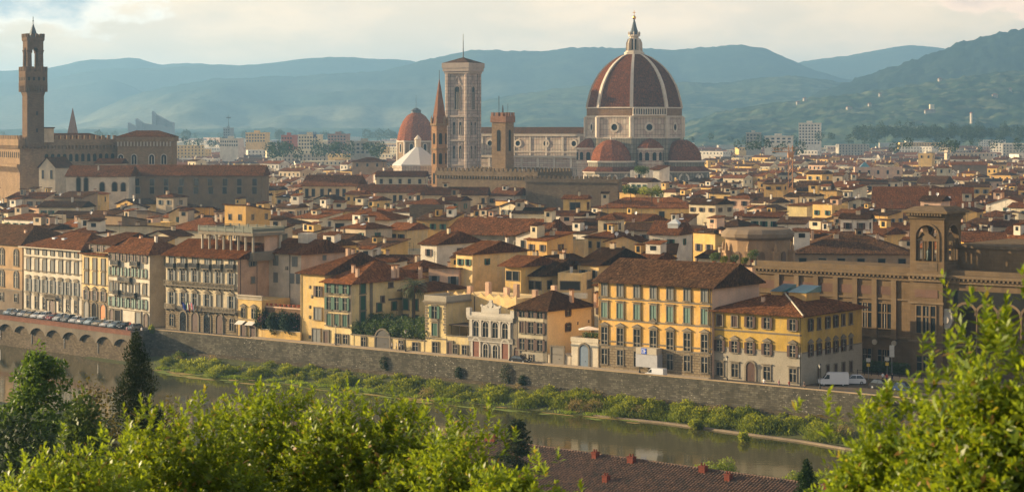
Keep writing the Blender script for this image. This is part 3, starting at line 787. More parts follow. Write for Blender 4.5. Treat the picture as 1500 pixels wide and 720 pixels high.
# white pyramid-roofed baptistery
bc = P(612, 245, 1270); bc.z = 0
ba = thing('baptistery', 'octagonal baptistery with white pyramid roof in front of the chapel dome', 'baptistery', bc)
MB().lathe([(15.2, 0), (15.2, 22.6)], 8, ph=R(8)).build('wall', MARBLE, ba)
MB().lathe([(15.9, 22.4), (15.9, 23.2), (2.0, 33.8), (1.9, 34)], 8, ph=R(8)).build('roof', flat('white marble roof', (.46, .44, .41), .7), ba)
MB().lathe([(1.9, 33.9), (1.9, 38.2), (2.4, 38.6), (.2, 41.4)], 8).build('lantern', WHITEM, ba)
# hexagonal spire
sc_ = P(643.5, 262, 930); sc_.z = 0
sp = thing('spire_tower', 'slender hexagonal brown tower with pointed spire just left of the bell tower', 'tower', sc_)
pr = lambda r: [(r * math.cos(R(60 * k + 12)), r * math.sin(R(60 * k + 12))) for k in range(6)]
MB().prism(pr(3.6), 0, 47.6).build('shaft', masonry('warm tower stone', (.34, .2, .105), (.2, .13, .08), .8, .4, .15, .02, .4), sp)
MB().prism(pr(4.1), 36.4, 37.1).prism(pr(4.2), 47.4, 48.3).build('cornice', BROWNST, sp)
MB().prism(pr(3.5), 48.3, 68.6, 0, pr(.12)).build('spire', masonry('spire brick', (.27, .14, .085), (.2, .11, .07), .4, .2, .15, .02, .4), sp)
for k in range(6):
    q = dv(60 * k - 12); MB().lathe([(.5, 48.3), (.5, 50), (.03, 52)], 4, q.x * 3.6, q.y * 3.6).build('pinnacle', BROWNST, sp)
    nrm = dv(60 * k + 18)
    for z in (39, 30, 21):
        put(MB().xz(archpts(1.4, 5, 6), -.1, .05).mesh('window', DUSK), 'window', frame(nrm * 3.13 + Vector((0, 0, z)), nrm), sp)
MB().tube((0, 0, 68), (0, 0, 72.5), .12).build('mast', IRON, sp)
# crenellated palace with square tower
def merlons(mb, a, b, z, w_=1.0, gap=1.0, h_=1.4, th=.6, m=0):
    a = Vector(a); b = Vector(b); d = (b - a); L = d.length; d.normalize(); s = Vector((d.y, -d.x, 0)) * th / 2; n_ = int(L / (w_ + gap))
    for i in range(n_):
        p = a + d * (i * L / n_); q = p + d * (L / n_ * w_ / (w_ + gap))
        mb.prism([(v.x, v.y) for v in (p + s, q + s, q - s, p - s)], z, z + h_, m)
pg0 = P(640, 268, 900); pg1 = P(787, 268, 868); 
gd = (pg1 - pg0); gd.z = 0; GA = math.atan2(gd.y, gd.x); L = gd.length
bg_ = thing('crenellated_palace', 'long low dark stone palace with battlements before the cathedral nave', 'palace', (pg0.x, pg0.y, 0), GA)
MB().box(0, L, 0, 26, 0, 27.6).build('wall', DARKST, bg_)
mb = MB(); mb.box(-.6, L + .6, -.6, 0, 25.6, 27.6)
for i in range(int(L / 1.5)): mb.box(i * 1.5, i * 1.5 + .6, -.55, 0, 24.4, 25.597)
merlons(mb, (0, -.3, 0), (L, -.3, 0), 27.6, 1.2, 1.1); merlons(mb, (L + .3, 0, 0), (L + .3, 26, 0), 27.6, 1.2, 1.1); merlons(mb, (0, 25.7, 0), (L, 25.7, 0), 27.6, 1.2, 1.1)
mb.build('battlements', DARKST, bg_)
lw0 = P(770, 285, 830); lw1 = P(905, 285, 815); d_ = lw1 - lw0; d_.z = 0
lw = thing('crenellated_wall', 'lower battlemented stone wall right of the dark palace', 'wall', (lw0.x, lw0.y, 0), math.atan2(d_.y, d_.x))
mb = MB().box(0, d_.length, 0, 5, 0, 26.0); mb2 = MB(); mb2.box(-.4, d_.length + .4, -.5, 0, 24.6, 26.0); merlons(mb2, (0, -.2, 0), (d_.length, -.2, 0), 26.0, 1.0, .9, 1.2)
mb.build('wall', DARKST, lw); mb2.build('battlements', DARKST, lw)
tc_ = P(736.5, 268, 905); tc_.z = 0
bt2 = thing('square_tower', 'square brown stone tower with battlements in front of the cathedral nave', 'tower', tc_, R(-31))
MB().box(-3.55, 3.55, -3.55, 3.55, 0, 49.8).build('shaft', BROWNST, bt2)
mb = MB().box(-4.0, 4.0, -4.0, 4.0, 48.8, 51.6)
for a, b in (((-3.7, -3.7, 0), (3.7, -3.7, 0)), ((3.7, -3.7, 0), (3.7, 3.7, 0)), ((3.7, 3.7, 0), (-3.7, 3.7, 0)), ((-3.7, 3.7, 0), (-3.7, -3.7, 0))): merlons(mb, a, b, 51.6, 1.0, .95, 1.6)
mb.build('battlements', masonry('tower top brick', (.30, .16, .10), (.2, .12, .08), .6, .3, .15, .02, .4), bt2)
for nrm in (Vector((0, -1, 0)), Vector((1, 0, 0))):
    put(MB().xz(archpts(1.7, 9.4, 8), -.1, .05).mesh('opening', DUSK), 'opening', frame(nrm * 3.56 + Vector((0, 0, 36.2)), nrm), bt2)
MB().tube((-2, 0, 51), (-2, 0, 60.5), .14).tube((2.6, 0, 51), (2.6, 0, 57), .1).build('mast', IRON, bt2)
MB().lathe([(.3, 53), (.42, 54.4), (.25, 55.6), (.2, 56)], 6).lathe([(.02, 55.9), (.24, 56.2), (.02, 56.5)], 6).tube((0, 0, 51), (0, 0, 53), .2).build('weathervane_lion', IRON, bt2)

# town hall with the tall clock-tower shape on the left
pc = P(29, 256, 900); pc.z = 0; PA = R(30)
tw = thing('town_hall', 'battlemented brown stone town hall with a tall crowned tower at left', 'palace', pc, PA)
L = 45
MB().box(0, L, 0, 46, 0, 40.8).build('wall', BROWNST, tw)
mb = MB(); mb.box(-1, L, -1, 0, 38.6, 41.4); mb.box(-1, 0, 0, 46, 38.6, 41.4)
for i in range(28): mb.box(i * 1.6, i * 1.6 + .7, -.9, -.003, 37.2, 38.597)
for i in range(28): mb.box(-.9, -.003, i * 1.6, i * 1.6 + .7, 37.2, 38.597)
merlons(mb, (-.5, -.5, 0), (L, -.5, 0), 41.4, 1.4, 1.2, 1.7); merlons(mb, (-.5, 46, 0), (-.5, 0, 0), 41.4, 1.4, 1.2, 1.7)
mb.build('battlements', BROWNST, tw)
for i in range(12):
    put(MB().xz(archpts(1.5, 3.4, 6), -.1, .05).mesh('window', DUSK), 'window', Matrix.Translation((12 + i * 2.75, 0, 31.5)), tw)
for i in range(14):
    T = frame(Vector((0, 1.5 + i * 3.1, 33.2)), Vector((-1, 0, 0)))
    put(MB().xz(archpts(1.2, 2.6, 6), -.1, .05).mesh('window', DUSK), 'window', T, tw)
mb = MB()
for i in range(20): mb.add([(-.02, i * 2.3, 26.5), (-1.4, i * 2.3, 29.2), (-1.4, i * 2.3 + 1.1, 29.2), (-.02, i * 2.3 + 1.1, 26.5), (-.02, i * 2.3, 29.2), (-.02, i * 2.3 + 1.1, 29.2)], [(0, 3, 2, 1), (1, 2, 5, 4), (0, 1, 4), (3, 5, 2)])
mb.box(-1.4, -.003, 0, 46, 29.2, 30.4); mb.build('corbels', BROWNST, tw)
MB().add([(4, 3, 41), (L - 1, 3, 41), (L - 1, 30, 41), (4, 30, 41), (10, 16, 44), (L - 8, 16, 44)], [(0, 1, 5, 4), (1, 2, 5), (2, 3, 4, 5), (3, 0, 4)]).build('roof', ROOF[0], tw)
# the tower: local position above the front
tp = P(48.5, 190, 903) - pc; tp = Matrix.Rotation(-PA, 3, 'Z') @ Vector((tp.x, tp.y, 0))
TS = .79
def tsq(h_):
    h_ *= TS
    return [(tp.x - h_, tp.y - h_), (tp.x + h_, tp.y - h_), (tp.x + h_, tp.y + h_), (tp.x - h_, tp.y + h_)]
TST = masonry('tower sandstone', (.15, .10, .064), (.10, .068, .048), .9, .45, .16, .02, .4, 0, .5, .4)
sh_ = MB().prism(tsq(4.75), 38, 60.5).build('tower_shaft', TST, tw)
mb = MB(); mb.prism(tsq(4.8), 60.5, 65, 0, tsq(6.2)); mb.prism(tsq(6.25), 65, 71.3)
for k in range(9):
    q = (-6 + 1.5 * k) * TS; e_ = 5.7 * TS
    for s in (-1, 1): mb.box(tp.x + q - .2, tp.x + q + .2, tp.y + s * e_ - .5, tp.y + s * e_ + .5, 62.2, 66.2); mb.box(tp.x + s * e_ - .5, tp.x + s * e_ + .5, tp.y + q - .2, tp.y + q + .2, 62.2, 66.2)
for a, b in zip(tsq(6.0), tsq(6.0)[1:] + tsq(6.0)[:1]): merlons(mb, (*a, 0), (*b, 0), 71.3, 1.2, 1.0, 2.0)
mb.build('tower_gallery', TST, sh_)
for k in range(4):
    x = (-4.2 + 2.8 * k) * TS
    for nrm in (Vector((0, -1, 0)), Vector((1, 0, 0)), Vector((-1, 0, 0))):
        T = frame(Vector((tp.x, tp.y, 67.2)) + nrm * 6.26 * TS, nrm) @ Matrix.Translation((x, 0, 0))
        put(MB().xz([(-.5, 0), (.5, 0), (.5, 1.5), (-.5, 1.5)], -.06, .02).mesh('window', DUSK), 'window', T, sh_)
for z in (44.5, 52):
    put(MB().xz([(-.35, 0), (.35, 0), (.35, 1.6), (-.35, 1.6)], -.06, .02).mesh('window', DUSK), 'window', Matrix.Translation((tp.x + .6, tp.y - 4.76 * TS, z)), sh_)
# belfry on four round columns
for a in (-1, 1):
    for b in (-1, 1): MB().lathe([(1.3, 71.3), (1.15, 79.5), (1.6, 80.6)], 10, tp.x + a * 3.3 * TS, tp.y + b * 3.3 * TS).build('belfry_column', TST, sh_)
for nrm in (Vector((0, -1, 0)), Vector((1, 0, 0)), Vector((-1, 0, 0)), Vector((0, 1, 0))):
    T = frame(Vector((tp.x, tp.y, 79.2)) + nrm * 4.1 * TS, nrm); hw = 4.35 * TS
    arc = [(1.5 * math.cos(math.pi * k / 8), 2.6 * math.sin(math.pi * k / 8)) for k in range(8, -1, -1)]
    put(MB().xz([(-hw, 0)] + arc + [(hw, 0), (hw, 5.2), (-hw, 5.2)], -.35, .45).mesh('belfry_arch', TST), 'belfry_arch', T, sh_)
mb = MB(); mb.prism(tsq(4.5), 84.3, 85.1, 0, tsq(5.0)); mb.prism(tsq(5.0), 85.1, 86.2)
for a, b in zip(tsq(4.8), tsq(4.8)[1:] + tsq(4.8)[:1]): merlons(mb, (*a, 0), (*b, 0), 86.2, .9, .8, 1.6)
mb.build('tower_crown', TST, sh_)
MB().lathe([(2.6, 85.6), (1.7, 88), (.9, 90.2), (.15, 92.2)], 8, tp.x, tp.y).tube((tp.x, tp.y, 91), (tp.x, tp.y, 95.4), .14).lathe([(.02, 93.0), (.4, 93.5), (.02, 94)], 8, tp.x, tp.y).build('tower_spire', LEAD, sh_)
MB().box(tp.x + 3.9, tp.x + 8.4, tp.y - 3, tp.y + 3, 40, 46.2).build('roof_hut', WALL['beige'], tw)
MB().box(tp.x + 3.8, tp.x + 8.8, tp.y - 3.4, tp.y + 3.4, 46.2, 46.7).build('roof_hut_top', ROOF[1], tw)
# rear block with white twin-light windows
rp = P(172, 262, 915); rp.z = 0
rb = thing('great_hall', 'brown stone hall with tiled roof and white pointed windows beside the town hall', 'hall', rp, R(3))
L = 24.2
MB().box(0, L, 0, 20, 0, 38.0).build('wall', BROWNST, rb)
mb = MB().box(-.7, L + .7, -.7, 20.7, 40.2, 42.4)
for i in range(17): mb.box(i * 1.45, i * 1.45 + .6, -.65, -.003, 38.2, 40.2, 1)
mb.box(0, L, 0, 20, 38.0, 40.2); mb.build('cornice', [BROWNST, WHITEM], rb)
MB().add([(-1, -1, 42.4), (L + 1, -1, 42.4), (L + 1, 21, 42.4), (-1, 21, 42.4), (7, 10, 45.2), (L - 7, 10, 45.2)], [(0, 1, 5, 4), (1, 2, 5), (2, 3, 4, 5), (3, 0, 4), (0, 3, 2, 1)]).build('roof', ROOF[0], rb)
for x in (1.5, 7.4, 15.2, 20.6):
    o = put(MB().ring(archpts(2.8, 4.8, 8), archpts(2.2, 4.3, 8, 0, .15), -.25, 0).mesh('window', WHITEM), 'window', Matrix.Translation((x, 0, 30)), rb)
    MB().xz(archpts(2.2, 4.3, 8, 0, .15), -.1, 0).build('pane', DUSK, o)
    MB().box(-.15, .15, -.2, -.101, .2, 3.6).build('mullion', WHITEM, o)
# far slim church spire
q = P(106.5, 205, 1560); q.z = 0
fs = thing('church_spire', 'slim pointed church spire far behind the town hall roof', 'spire', q)
MB().box(-3.1, 3.1, -3.1, 3.1, 0, 41).build('shaft', BROWNST, fs)
MB().prism([(-3.4, -3.4), (3.4, -3.4), (3.4, 3.4), (-3.4, 3.4)], 41, 60.5, 0, [(-.1, -.1), (.1, -.1), (.1, .1), (-.1, .1)]).build('spire', MATS['spire brick'], fs)
# ------------------------------------------------------------------ riverside row
WMESH = {}
def wmesh(key, fn):
    if key not in WMESH: WMESH[key] = fn()
    return WMESH[key]
PEDT = {'tri': lambda w_: [(-w_ / 2, 0), (w_ / 2, 0), (0, .55)],
        'seg': lambda w_: [(-w_ / 2, 0), (w_ / 2, 0)] + [(w_ / 2 * math.cos(math.pi * k / 6), .5 * math.sin(math.pi * k / 6)) for k in range(1, 6)]}
def window(parent, T, w_, h_, frame_='stone', ped=None, sh=None, mode='open', arch=False, sill=True, fm=None, name='window'):
    """T: placement (local x along the wall, -y outwards). Pane with frame, sill and shutters as sub-parts"""
    fm = fm or STONE
    ol = (lambda a, b, z: archpts(a, b, 8, 0, z)) if arch else (lambda a, b, z: [(-a / 2, z), (a / 2, z), (a / 2, z + b), (-a / 2, z + b)])
    gm = GLASS
    if mode == 'closed': gm = SH[sh]
    def pane():
        mb = MB(); mb.xz(ol(w_, h_, 0), -.11, .1)
        if mode != 'closed': mb.box(-.04, .04, -.13, -.111, 0, h_ * .97, 1); mb.box(-w_ / 2, w_ / 2, -.13, -.111, h_ * .62, h_ * .62 + .07, 1)
        else:
            for k in range(2): mb.box(-.03, .03, -.15, -.111, 0, h_ * .97, 0)
        return mb.mesh('window', [gm, PALESTONE if mode != 'closed' else gm])
    o = link(name, wmesh(('p', w_, h_, arch, sh if mode == 'closed' else 0), pane), parent); o.matrix_local = T
    if frame_:
        def frm():
            mb = MB(); fw = .2
            mb.ring(ol(w_ + 2 * fw, h_ + fw, 0), ol(w_, h_, .0), -.22, .05)
            if sill: mb.box(-w_ / 2 - .32, w_ / 2 + .32, -.3, .05, -.2, -.003)
            if ped:
                mb.box(-w_ / 2 - .4, w_ / 2 + .4, -.34, .05, h_ + fw + .12, h_ + fw + .3)
                mb.xz([(x, z + h_ + fw + .303) for x, z in PEDT[ped](w_ + .8)], -.32, .05) if ped in PEDT else None
            return mb.mesh('frame', fm)
        link('frame', wmesh(('f', w_, h_, arch, sill, ped, fm.name), frm), o)
    if sh and mode == 'open':
        sw = w_ / 2
        def shut():
            mb = MB(); mb.box(-sw / 2, sw / 2, -.24, -.18, .02, h_)
            for k in range(3): mb.box(-sw / 2 + .06, sw / 2 - .06, -.25, -.241, .1 + k * h_ / 3, h_ / 3 * (k + 1) - .1)
            return mb.mesh('shutter', SH[sh])
        sm = wmesh(('s', w_, h_, sh), shut)
        link('shutter', sm, o, (-w_ / 2 - sw / 2 - .03, 0, 0)); link('shutter', sm, o, (w_ / 2 + sw / 2 + .03, 0, 0))
    return o
def hiproof(mb, x0, x1, y0, y1, z, rise, hl=True, hr=True, over=.9, th=.22, ridge=.5, m=0):
    X0, X1, Y0, Y1 = x0 - over, x1 + over, y0 - over, y1 + over
    yr = Y0 + (Y1 - Y0) * ridge; dl = (Y1 - Y0) * .5 if hl else 0; dr_ = (Y1 - Y0) * .5 if hr else 0
    if dl + dr_ > (X1 - X0) * .96: k = (X1 - X0) * .96 / (dl + dr_); dl *= k; dr_ *= k
    v = [(X0, Y0, z), (X1, Y0, z), (X1, Y1, z), (X0, Y1, z), (X0 + dl, yr, z + rise), (X1 - dr_, yr, z + rise),
         (X0, Y0, z - th), (X1, Y0, z - th), (X1, Y1, z - th), (X0, Y1, z - th)]
    f = [(0, 1, 5, 4), (1, 2, 5), (2, 3, 4, 5), (3, 0, 4), (0, 6, 7, 1), (1, 7, 8, 2), (2, 8, 9, 3), (3, 9, 6, 0), (9, 8, 7, 6)]
    return mb.add(v, f, m)
class Bld:
    def __init__(s, name, label, cat, xa, xb, line, depth, wall, group=None, off=0.0, ztop=None, yt=None, walls=None):
        p0, d, n_ = line
        p = p0 + n_ * off
        s.A = isect(xa, p, d); s.B = isect(xb, p, d); s.d = d; s.n = n_
        s.W = (s.B - s.A).length; s.D = depth; s.rz = math.atan2(d.y, d.x)
        s.root = thing(name, label, cat, s.A, s.rz, group)
        s.h = ztop if ztop is not None else (s.zf(xa, yt[0]) + s.zf(xb, yt[1])) / 2
        s.wallmat = wall
    def u(s, px): return (isect(px, s.A, s.d) - s.A).dot(s.d)
    def zf(s, px, py): q = isect(px, s.A, s.d); return CZ - (py - HY) / F * q.y
    def v(s, px): return (isect(px, s.B, s.n) - s.B).dot(s.n)
    def zs(s, px, py): q = isect(px, s.B, s.n); return CZ - (py - HY) / F * q.y
    def TF(s, u, z, y=0.0): return Matrix.Translation((u, y, z))
    def TS(s, v, z): return Matrix.Translation((s.W, v, z)) @ Matrix.Rotation(R(90), 4, 'Z')
    def box(s, h=None, z0=-.5, mat=None, name='wall', gable=0):
        h = h or s.h; mb = MB().box(0, s.W, 0, s.D, z0, h)
        if gable:
            for x in (.012, s.W - .012): mb.add([(x, 0, h), (x, s.D, h), (x, s.D / 2, h + gable)], [(0, 1, 2)])
        return mb.build(name, mat or s.wallmat, s.root)
    def roof(s, rise, hl=True, hr=True, mat=0, over=.9, z=None, ridge=.5):
        s.rf = hiproof(MB(), 0, s.W, 0, s.D, (z or s.h) + .1, rise, hl, hr, over, .22, ridge).build('roof', ROOF[mat], s.root); s.rise = rise
        return s.rf
    def row(s, xs, y, w_, h_, **k):
        y0, y1 = (y[0], y[-1]) if isinstance(y, tuple) else (y, y)
        z = (s.zf(xs[0], y0) + s.zf(xs[-1], y1)) / 2 - h_ / 2
        return [window(s.root, s.TF(s.u(x), z), w_, h_, **k) for x in xs]
    def srow(s, xs, y, w_, h_, **k):
        y0, y1 = (y[0], y[-1]) if isinstance(y, tuple) else (y, y)
        z = (s.zs(xs[0], y0) + s.zs(xs[-1], y1)) / 2 - h_ / 2
        return [window(s.root, s.TS(s.v(x), z), w_, h_, **k) for x in xs]
    def band(s, z, t=.25, out=.14, mat=None, side=False, name='string_course'):
        mb = MB().box(-out, s.W + out, -out, -.003, z, z + t)
        if side: mb.box(s.W + .003, s.W + out, 0, s.D, z, z + t)
        return mb.build(name, mat or STONE, s.root)
    def skin(s, z0, z1, mat, name='stone_base', out=.06, side=False):
        mb = MB().box(-.02, s.W + (.02 if not side else out), -out, -.003, z0, z1)
        if side: mb.box(s.W + .003, s.W + out, -.003, s.D, z0, z1)
        return mb.build(name, mat, s.root)
    def door(s, px, w_, h_, mat, arch=True, fm=None, y=0):
        T = s.TF(s.u(px), 0.02, y)
        ol = (lambda a, b: archpts(a, b, 8)) if arch else (lambda a, b: [(-a / 2, 0), (a / 2, 0), (a / 2, b), (-a / 2, b)])
        o = link('door', MB().xz(ol(w_, h_), -.12, .05).mesh('door', mat), s.root); o.matrix_local = T
        MB().ring(ol(w_ + .7, h_ + .35), ol(w_, h_), -.24, .05).build('frame', fm or STONE, o)
        MB().box(w_ * .12, w_ * .2, -.16, -.121, 1.0, 1.15).build('handle', IRON, o)
        return o
    def balcony(s, px, z, w_, mat=None, stone=False, dep=.9):
        u = s.u(px); o = link('balcony', MB().box(-w_ / 2, w_ / 2, -dep, -.003, -.22, 0).mesh('balcony', STONE), s.root, (u, 0, z))
        mb = MB()
        if stone:
            mb.box(-w_ / 2, w_ / 2, -dep, -dep + .2, .85, 1.0); n_ = max(3, int(w_ / .45))
            for i in range(n_ + 1):
                x = -w_ / 2 + .1 + (w_ - .2) * i / n_; mb.box(x - .08, x + .08, -dep + .02, -dep + .18, 0.003, .847)
        else:
            mb.box(-w_ / 2, w_ / 2, -dep, -dep + .05, .95, 1.02); n_ = int(w_ / .16)
            for i in range(n_ + 1):
                x = -w_ / 2 + .03 + (w_ - .06) * i / n_; mb.box(x - .03, x + .03, -dep + .01, -dep + .045, 0.003, .947)
            for x in (-w_ / 2, w_ / 2): mb.box(x - .03, x + .03, -dep + .06, 0, .0, 1.0)
        mb.build('railing', (STONE if stone else IRON), o)
        mb = MB(); n_ = max(2, int(w_ / 1.8))
        for i in range(n_ + 1):
            x = -w_ / 2 + .25 + (w_ - .5) * i / n_; mb.xz([(x - .12, -.223), (x + .12, -.223), (x + .12, -.7), (x - .12, -.7)], -.5, -.003)
        mb.build('brackets', STONE, o)
        return o
    def chimney(s, x, y, z, h_=1.3, w_=.7, mat=None):
        mb = MB().box(x - w_ / 2, x + w_ / 2, y - w_ / 2, y + w_ / 2, z - 1.2, z + h_, 0).box(x - w_ / 2 - .1, x + w_ / 2 + .1, y - w_ / 2 - .1, y + w_ / 2 + .1, z + h_ + .25, z + h_ + .4, 1)
        for a in (-1, 1): mb.box(x + a * w_ * .35 - .08, x + a * w_ * .35 + .08, y - w_ * .4, y + w_ * .4, z + h_ + .003, z + h_ + .247, 0)
        return mb.build('chimney', [mat or WALL['pink'], ROOF[2]], s.rf)
    def pipe(s, px, z1, side=False):
        if side: p = (s.W + .1, s.v(px)); 
        else: p = (s.u(px), -.12)
        return MB().tube((*p, 0), (*p, z1), .075).build('downpipe', IRON, s.root)
RL = (WP + WN * 9, WD, WN); LL = (G(34, 457), LD, LN)
ROW = 'palazzi and houses along the embankment'
RUST = masonry('rusticated ground floor', (.27, .215, .14), (.13, .1, .07), 1.1, .5, .14, .05, .35, 0, .5, .8)
GREYBASE = plaster('grey rendered base', (.36, .32, .245), .35)
DARKDOOR = flat('dark brown door', (.07, .032, .02), .5); ORDOOR = flat('orange timber door', (.5, .16, .03), .5); BLUEDOOR = flat('dusty blue door', (.13, .18, .24), .6)

# brown arcaded palazzo at the left edge
b = Bld('palazzo', 'brown stone palazzo with paired arched windows at the left edge of the quay', 'palazzo', -95, 32.5, LL, 20, WALL['brown'], ROW, yt=(345, 363))
b.box(mat=plaster('warm brown plaster', (.40, .27, .15))); b.roof(4.2, mat=1); b.skin(-.5, b.zf(33, 425), plaster('dark stone base', (.22, .17, .12)), side=True)
for xs, y in (((-40, -18, 3, 24), (368, 380)), ((-40, -18, 3, 24), (398, 413))):
    for o in b.row(xs, y, 2.0, 4.2, arch=True):
        MB().box(-.12, .12, -.2, -.112, 0, 3.3).build('mullion', PALESTONE, o)
b.row((-40, -18, 3, 24), (424, 441), 1.5, 2.0); b.band(b.zf(24, 396)); b.band(b.zf(24, 426))
b.chimney(b.u(8), 6, b.h + 2, 1.2)
# white seven bay palazzo
b = Bld('palazzo', 'long white palazzo with grey shutters and pedimented windows behind the parked cars', 'palazzo', 35, 119.5, LL, 17, WALL['white'], ROW, yt=(362, 366))
b.box(); b.roof(3.6, mat=0); MB().box(-1.1, b.W + 1.1, -1.1, -.95, b.h - .15, b.h + .12).build('gutter', PALESTONE, b.root)
X7 = (42, 54, 65.5, 77, 89, 100, 112)
b.row(X7, (367.5, 373), 1.3, 1.5, sh='grey', mode='closed', sill=False); b.row(X7, (387, 393), 1.35, 3.0, sh='grey', mode='closed', ped='flat')
b.row(X7, (417, 423), 1.3, 3.2, sh='grey', mode='open', ped='seg'); b.row([x for x in X7 if x != 77], (441, 449), 1.3, 3.0, ped='seg')
for y0, y1 in ((376, 382), (396.5, 401.5), (429, 434)): b.band((b.zf(35, y0) + b.zf(119, y1)) / 2)
b.door(77, 2.2, 4.2, DARKDOOR); b.balcony(77, b.zf(77, 436), 5, stone=True)
b.skin(-.5, b.zf(40, 452), STONE); b.chimney(b.u(70), 9, b.h + 2.2); b.chimney(b.u(110), 10, b.h + 2.6)
MB().box(b.u(56), b.u(60), 4.0, 5.6, b.h + 1.9, b.h + 2.4).box(b.u(70), b.u(74), 4.0, 5.6, b.h + 1.9, b.h + 2.4).build('skylight', flat('skylight glass', (.5, .55, .6), .15, 0, .6), b.rf)
# narrow yellow
b = Bld('townhouse', 'narrow yellow townhouse with a stone ground floor and an orange door', 'house', 120, 158, LL, 15, WALL['cream'], ROW, yt=(371.5, 374))
b.wallmat = plaster('pale yellow plaster', (.64, .48, .24)); b.box(); MB().box(-.4, b.W + .3, -1.1, 3.5, b.h + .02, b.h + .3).build('lower_roof', ROOF[2], b.root)
MB().box(0, b.W, 2.2, 15, b.h, b.h + 2.6).build('attic', b.wallmat, b.root)
for k in range(4): window(b.root, b.TF(b.W * (k + .5) / 4, b.h + .5, 2.2), 1.3, 1.7, None, sh='brown')
b.rf = hiproof(MB(), 0, b.W, 2.2, 15, b.h + 2.7, 2.6, True, False).build('roof', ROOF[0], b.root)
X3 = (127, 139, 151.5)
b.row(X3, (385, 387.5), 1.35, 2.7, sh='grey', mode='closed', fm=STONE); b.row(X3, (405.5, 409), 1.35, 3.0, sh='grey', mode='closed', ped='flat')
b.row(X3, (431, 434), 1.35, 2.3, sh='brown', ped='tri'); b.band(b.zf(139, 417)); b.skin(-.5, b.zf(139, 440), RUST)
b.door(127, 1.9, 4.6, flat('grey gate', (.2, .19, .17))); b.door(139, 2.0, 4.4, DUSK); b.door(151.5, 2.1, 4.2, ORDOOR)
# white with green shutters
b = Bld('palazzo', 'white palazzo with pale green shutters, iron balconies and a blank grey side wall', 'palazzo', 159, 219, LL, 12, WALL['white'], ROW, yt=(368, 372.5))
b.box(); b.skin(-.5, b.h - .05, plaster('grey side shade', (.42, .36, .27)), 'side_wall', .03) if 0 else None
MB().box(b.W + .003, b.W + .05, 0, b.D, -.5, b.h - .02).build('side_render', plaster('grey side shade', (.44, .37, .27)), b.root)  # grey coat paints the unlit side's shade over the white wall
b.roof(3.2, mat=0, hl=False); X6 = (163.5, 171.5, 182, 192, 201.5, 212)
b.row(X6, (373.5, 378), 1.1, 2.2, sh='brown'); b.row(X6, (396.5, 400), 1.0, 1.9, sh='pale'); b.row(X6, (420, 423.5), 1.15, 2.2, sh='grey', mode='closed', ped='flat'); b.row(X6, (440.5, 446), 1.15, 2.2, sh='pale')
for y0, y1 in ((406, 408), (430, 434), (452, 457)): b.band((b.zf(159, y0) + b.zf(219, y1)) / 2, .2)
b.balcony(171, b.zf(171, 387), 3.2); b.balcony(199.5, b.zf(199, 388.5), 3.2); b.balcony(185, b.zf(185, 411.5), 5); b.balcony(173, b.zf(173, 430), 2.2); b.balcony(194, b.zf(194, 434), 4)
b.door(164, 1.4, 3.3, DARKDOOR); b.door(173.5, 2.2, 3.2, DUSK, False); b.door(203, 2.0, 3.2, GREYSH, False); b.door(214, 1.3, 3.0, DARKDOOR)
for z, y in ((b.h - 2.8, 0), (b.h - 7.5, 0), (b.h - 12, 0), (3, 0)):
    window(b.root, b.TS(5.2, z), 1.2, 2.0, sh='grey' if z > b.h - 3 else 'grey', mode='open' if z > b.h - 3 else 'closed')
b.chimney(b.u(203), 5, b.h + 1.8, 2.0, .6, WALL['white']); b.chimney(b.u(176), 6, b.h + 2.2)
# grand hotel-like palazzo with roof terrace
b = Bld('palazzo', 'grand cream palazzo with long balconies, flags and a columned roof loggia', 'palazzo', 243, 348, RL, 16, plaster('warm cream', (.60, .50, .33)), ROW, yt=(374, 378))
b.box(gable=3.4, mat=None); MB().box(b.W + .003, b.W + .05, 0, b.D, -.5, b.h).build('side_render', WALL['pink'], b.root); b.roof(3.4, False, False, 2)
X6 = (252, 269, 286, 304, 321, 339.5)
b.row(X6, (381.5, 386), 1.5, 2.3, sh='grey', mode='closed'); b.row(X6, (403, 407), 1.3, 2.6, sh='grey'); b.row([x for x in X6 if x != 321], (437, 441), 1.3, 2.7, sh='grey', ped='tri'); b.row((321,), (440,), 1.3, 2.7, sh='grey', mode='closed', ped='tri')
for x in X6: b.balcony(x, b.zf(x, 391 if x < 300 else 393), 2.6)
z = (b.zf(252, 417) + b.zf(340, 421)) / 2; b.balcony((243 + 348) / 2 - 1, z, b.W - .4, stone=True)
z2 = (b.zf(252, 451) + b.zf(340, 456)) / 2; b.balcony(252, z2, 3.6, stone=True); b.balcony(300, z2, 12.5, stone=True); b.balcony(338, z2, 4.4, stone=True)
b.skin(-.5, z2 - .25, RUST)
for x in (269, 286, 304, 322): b.door(x, 2.1, 4.4, {269: GLASS, 286: DARKDOOR, 304: GLASS, 322: DARKDOOR}[x], True, STONE)
b.row((252, 340), (468, 474), 1.4, 2.8, arch=True)
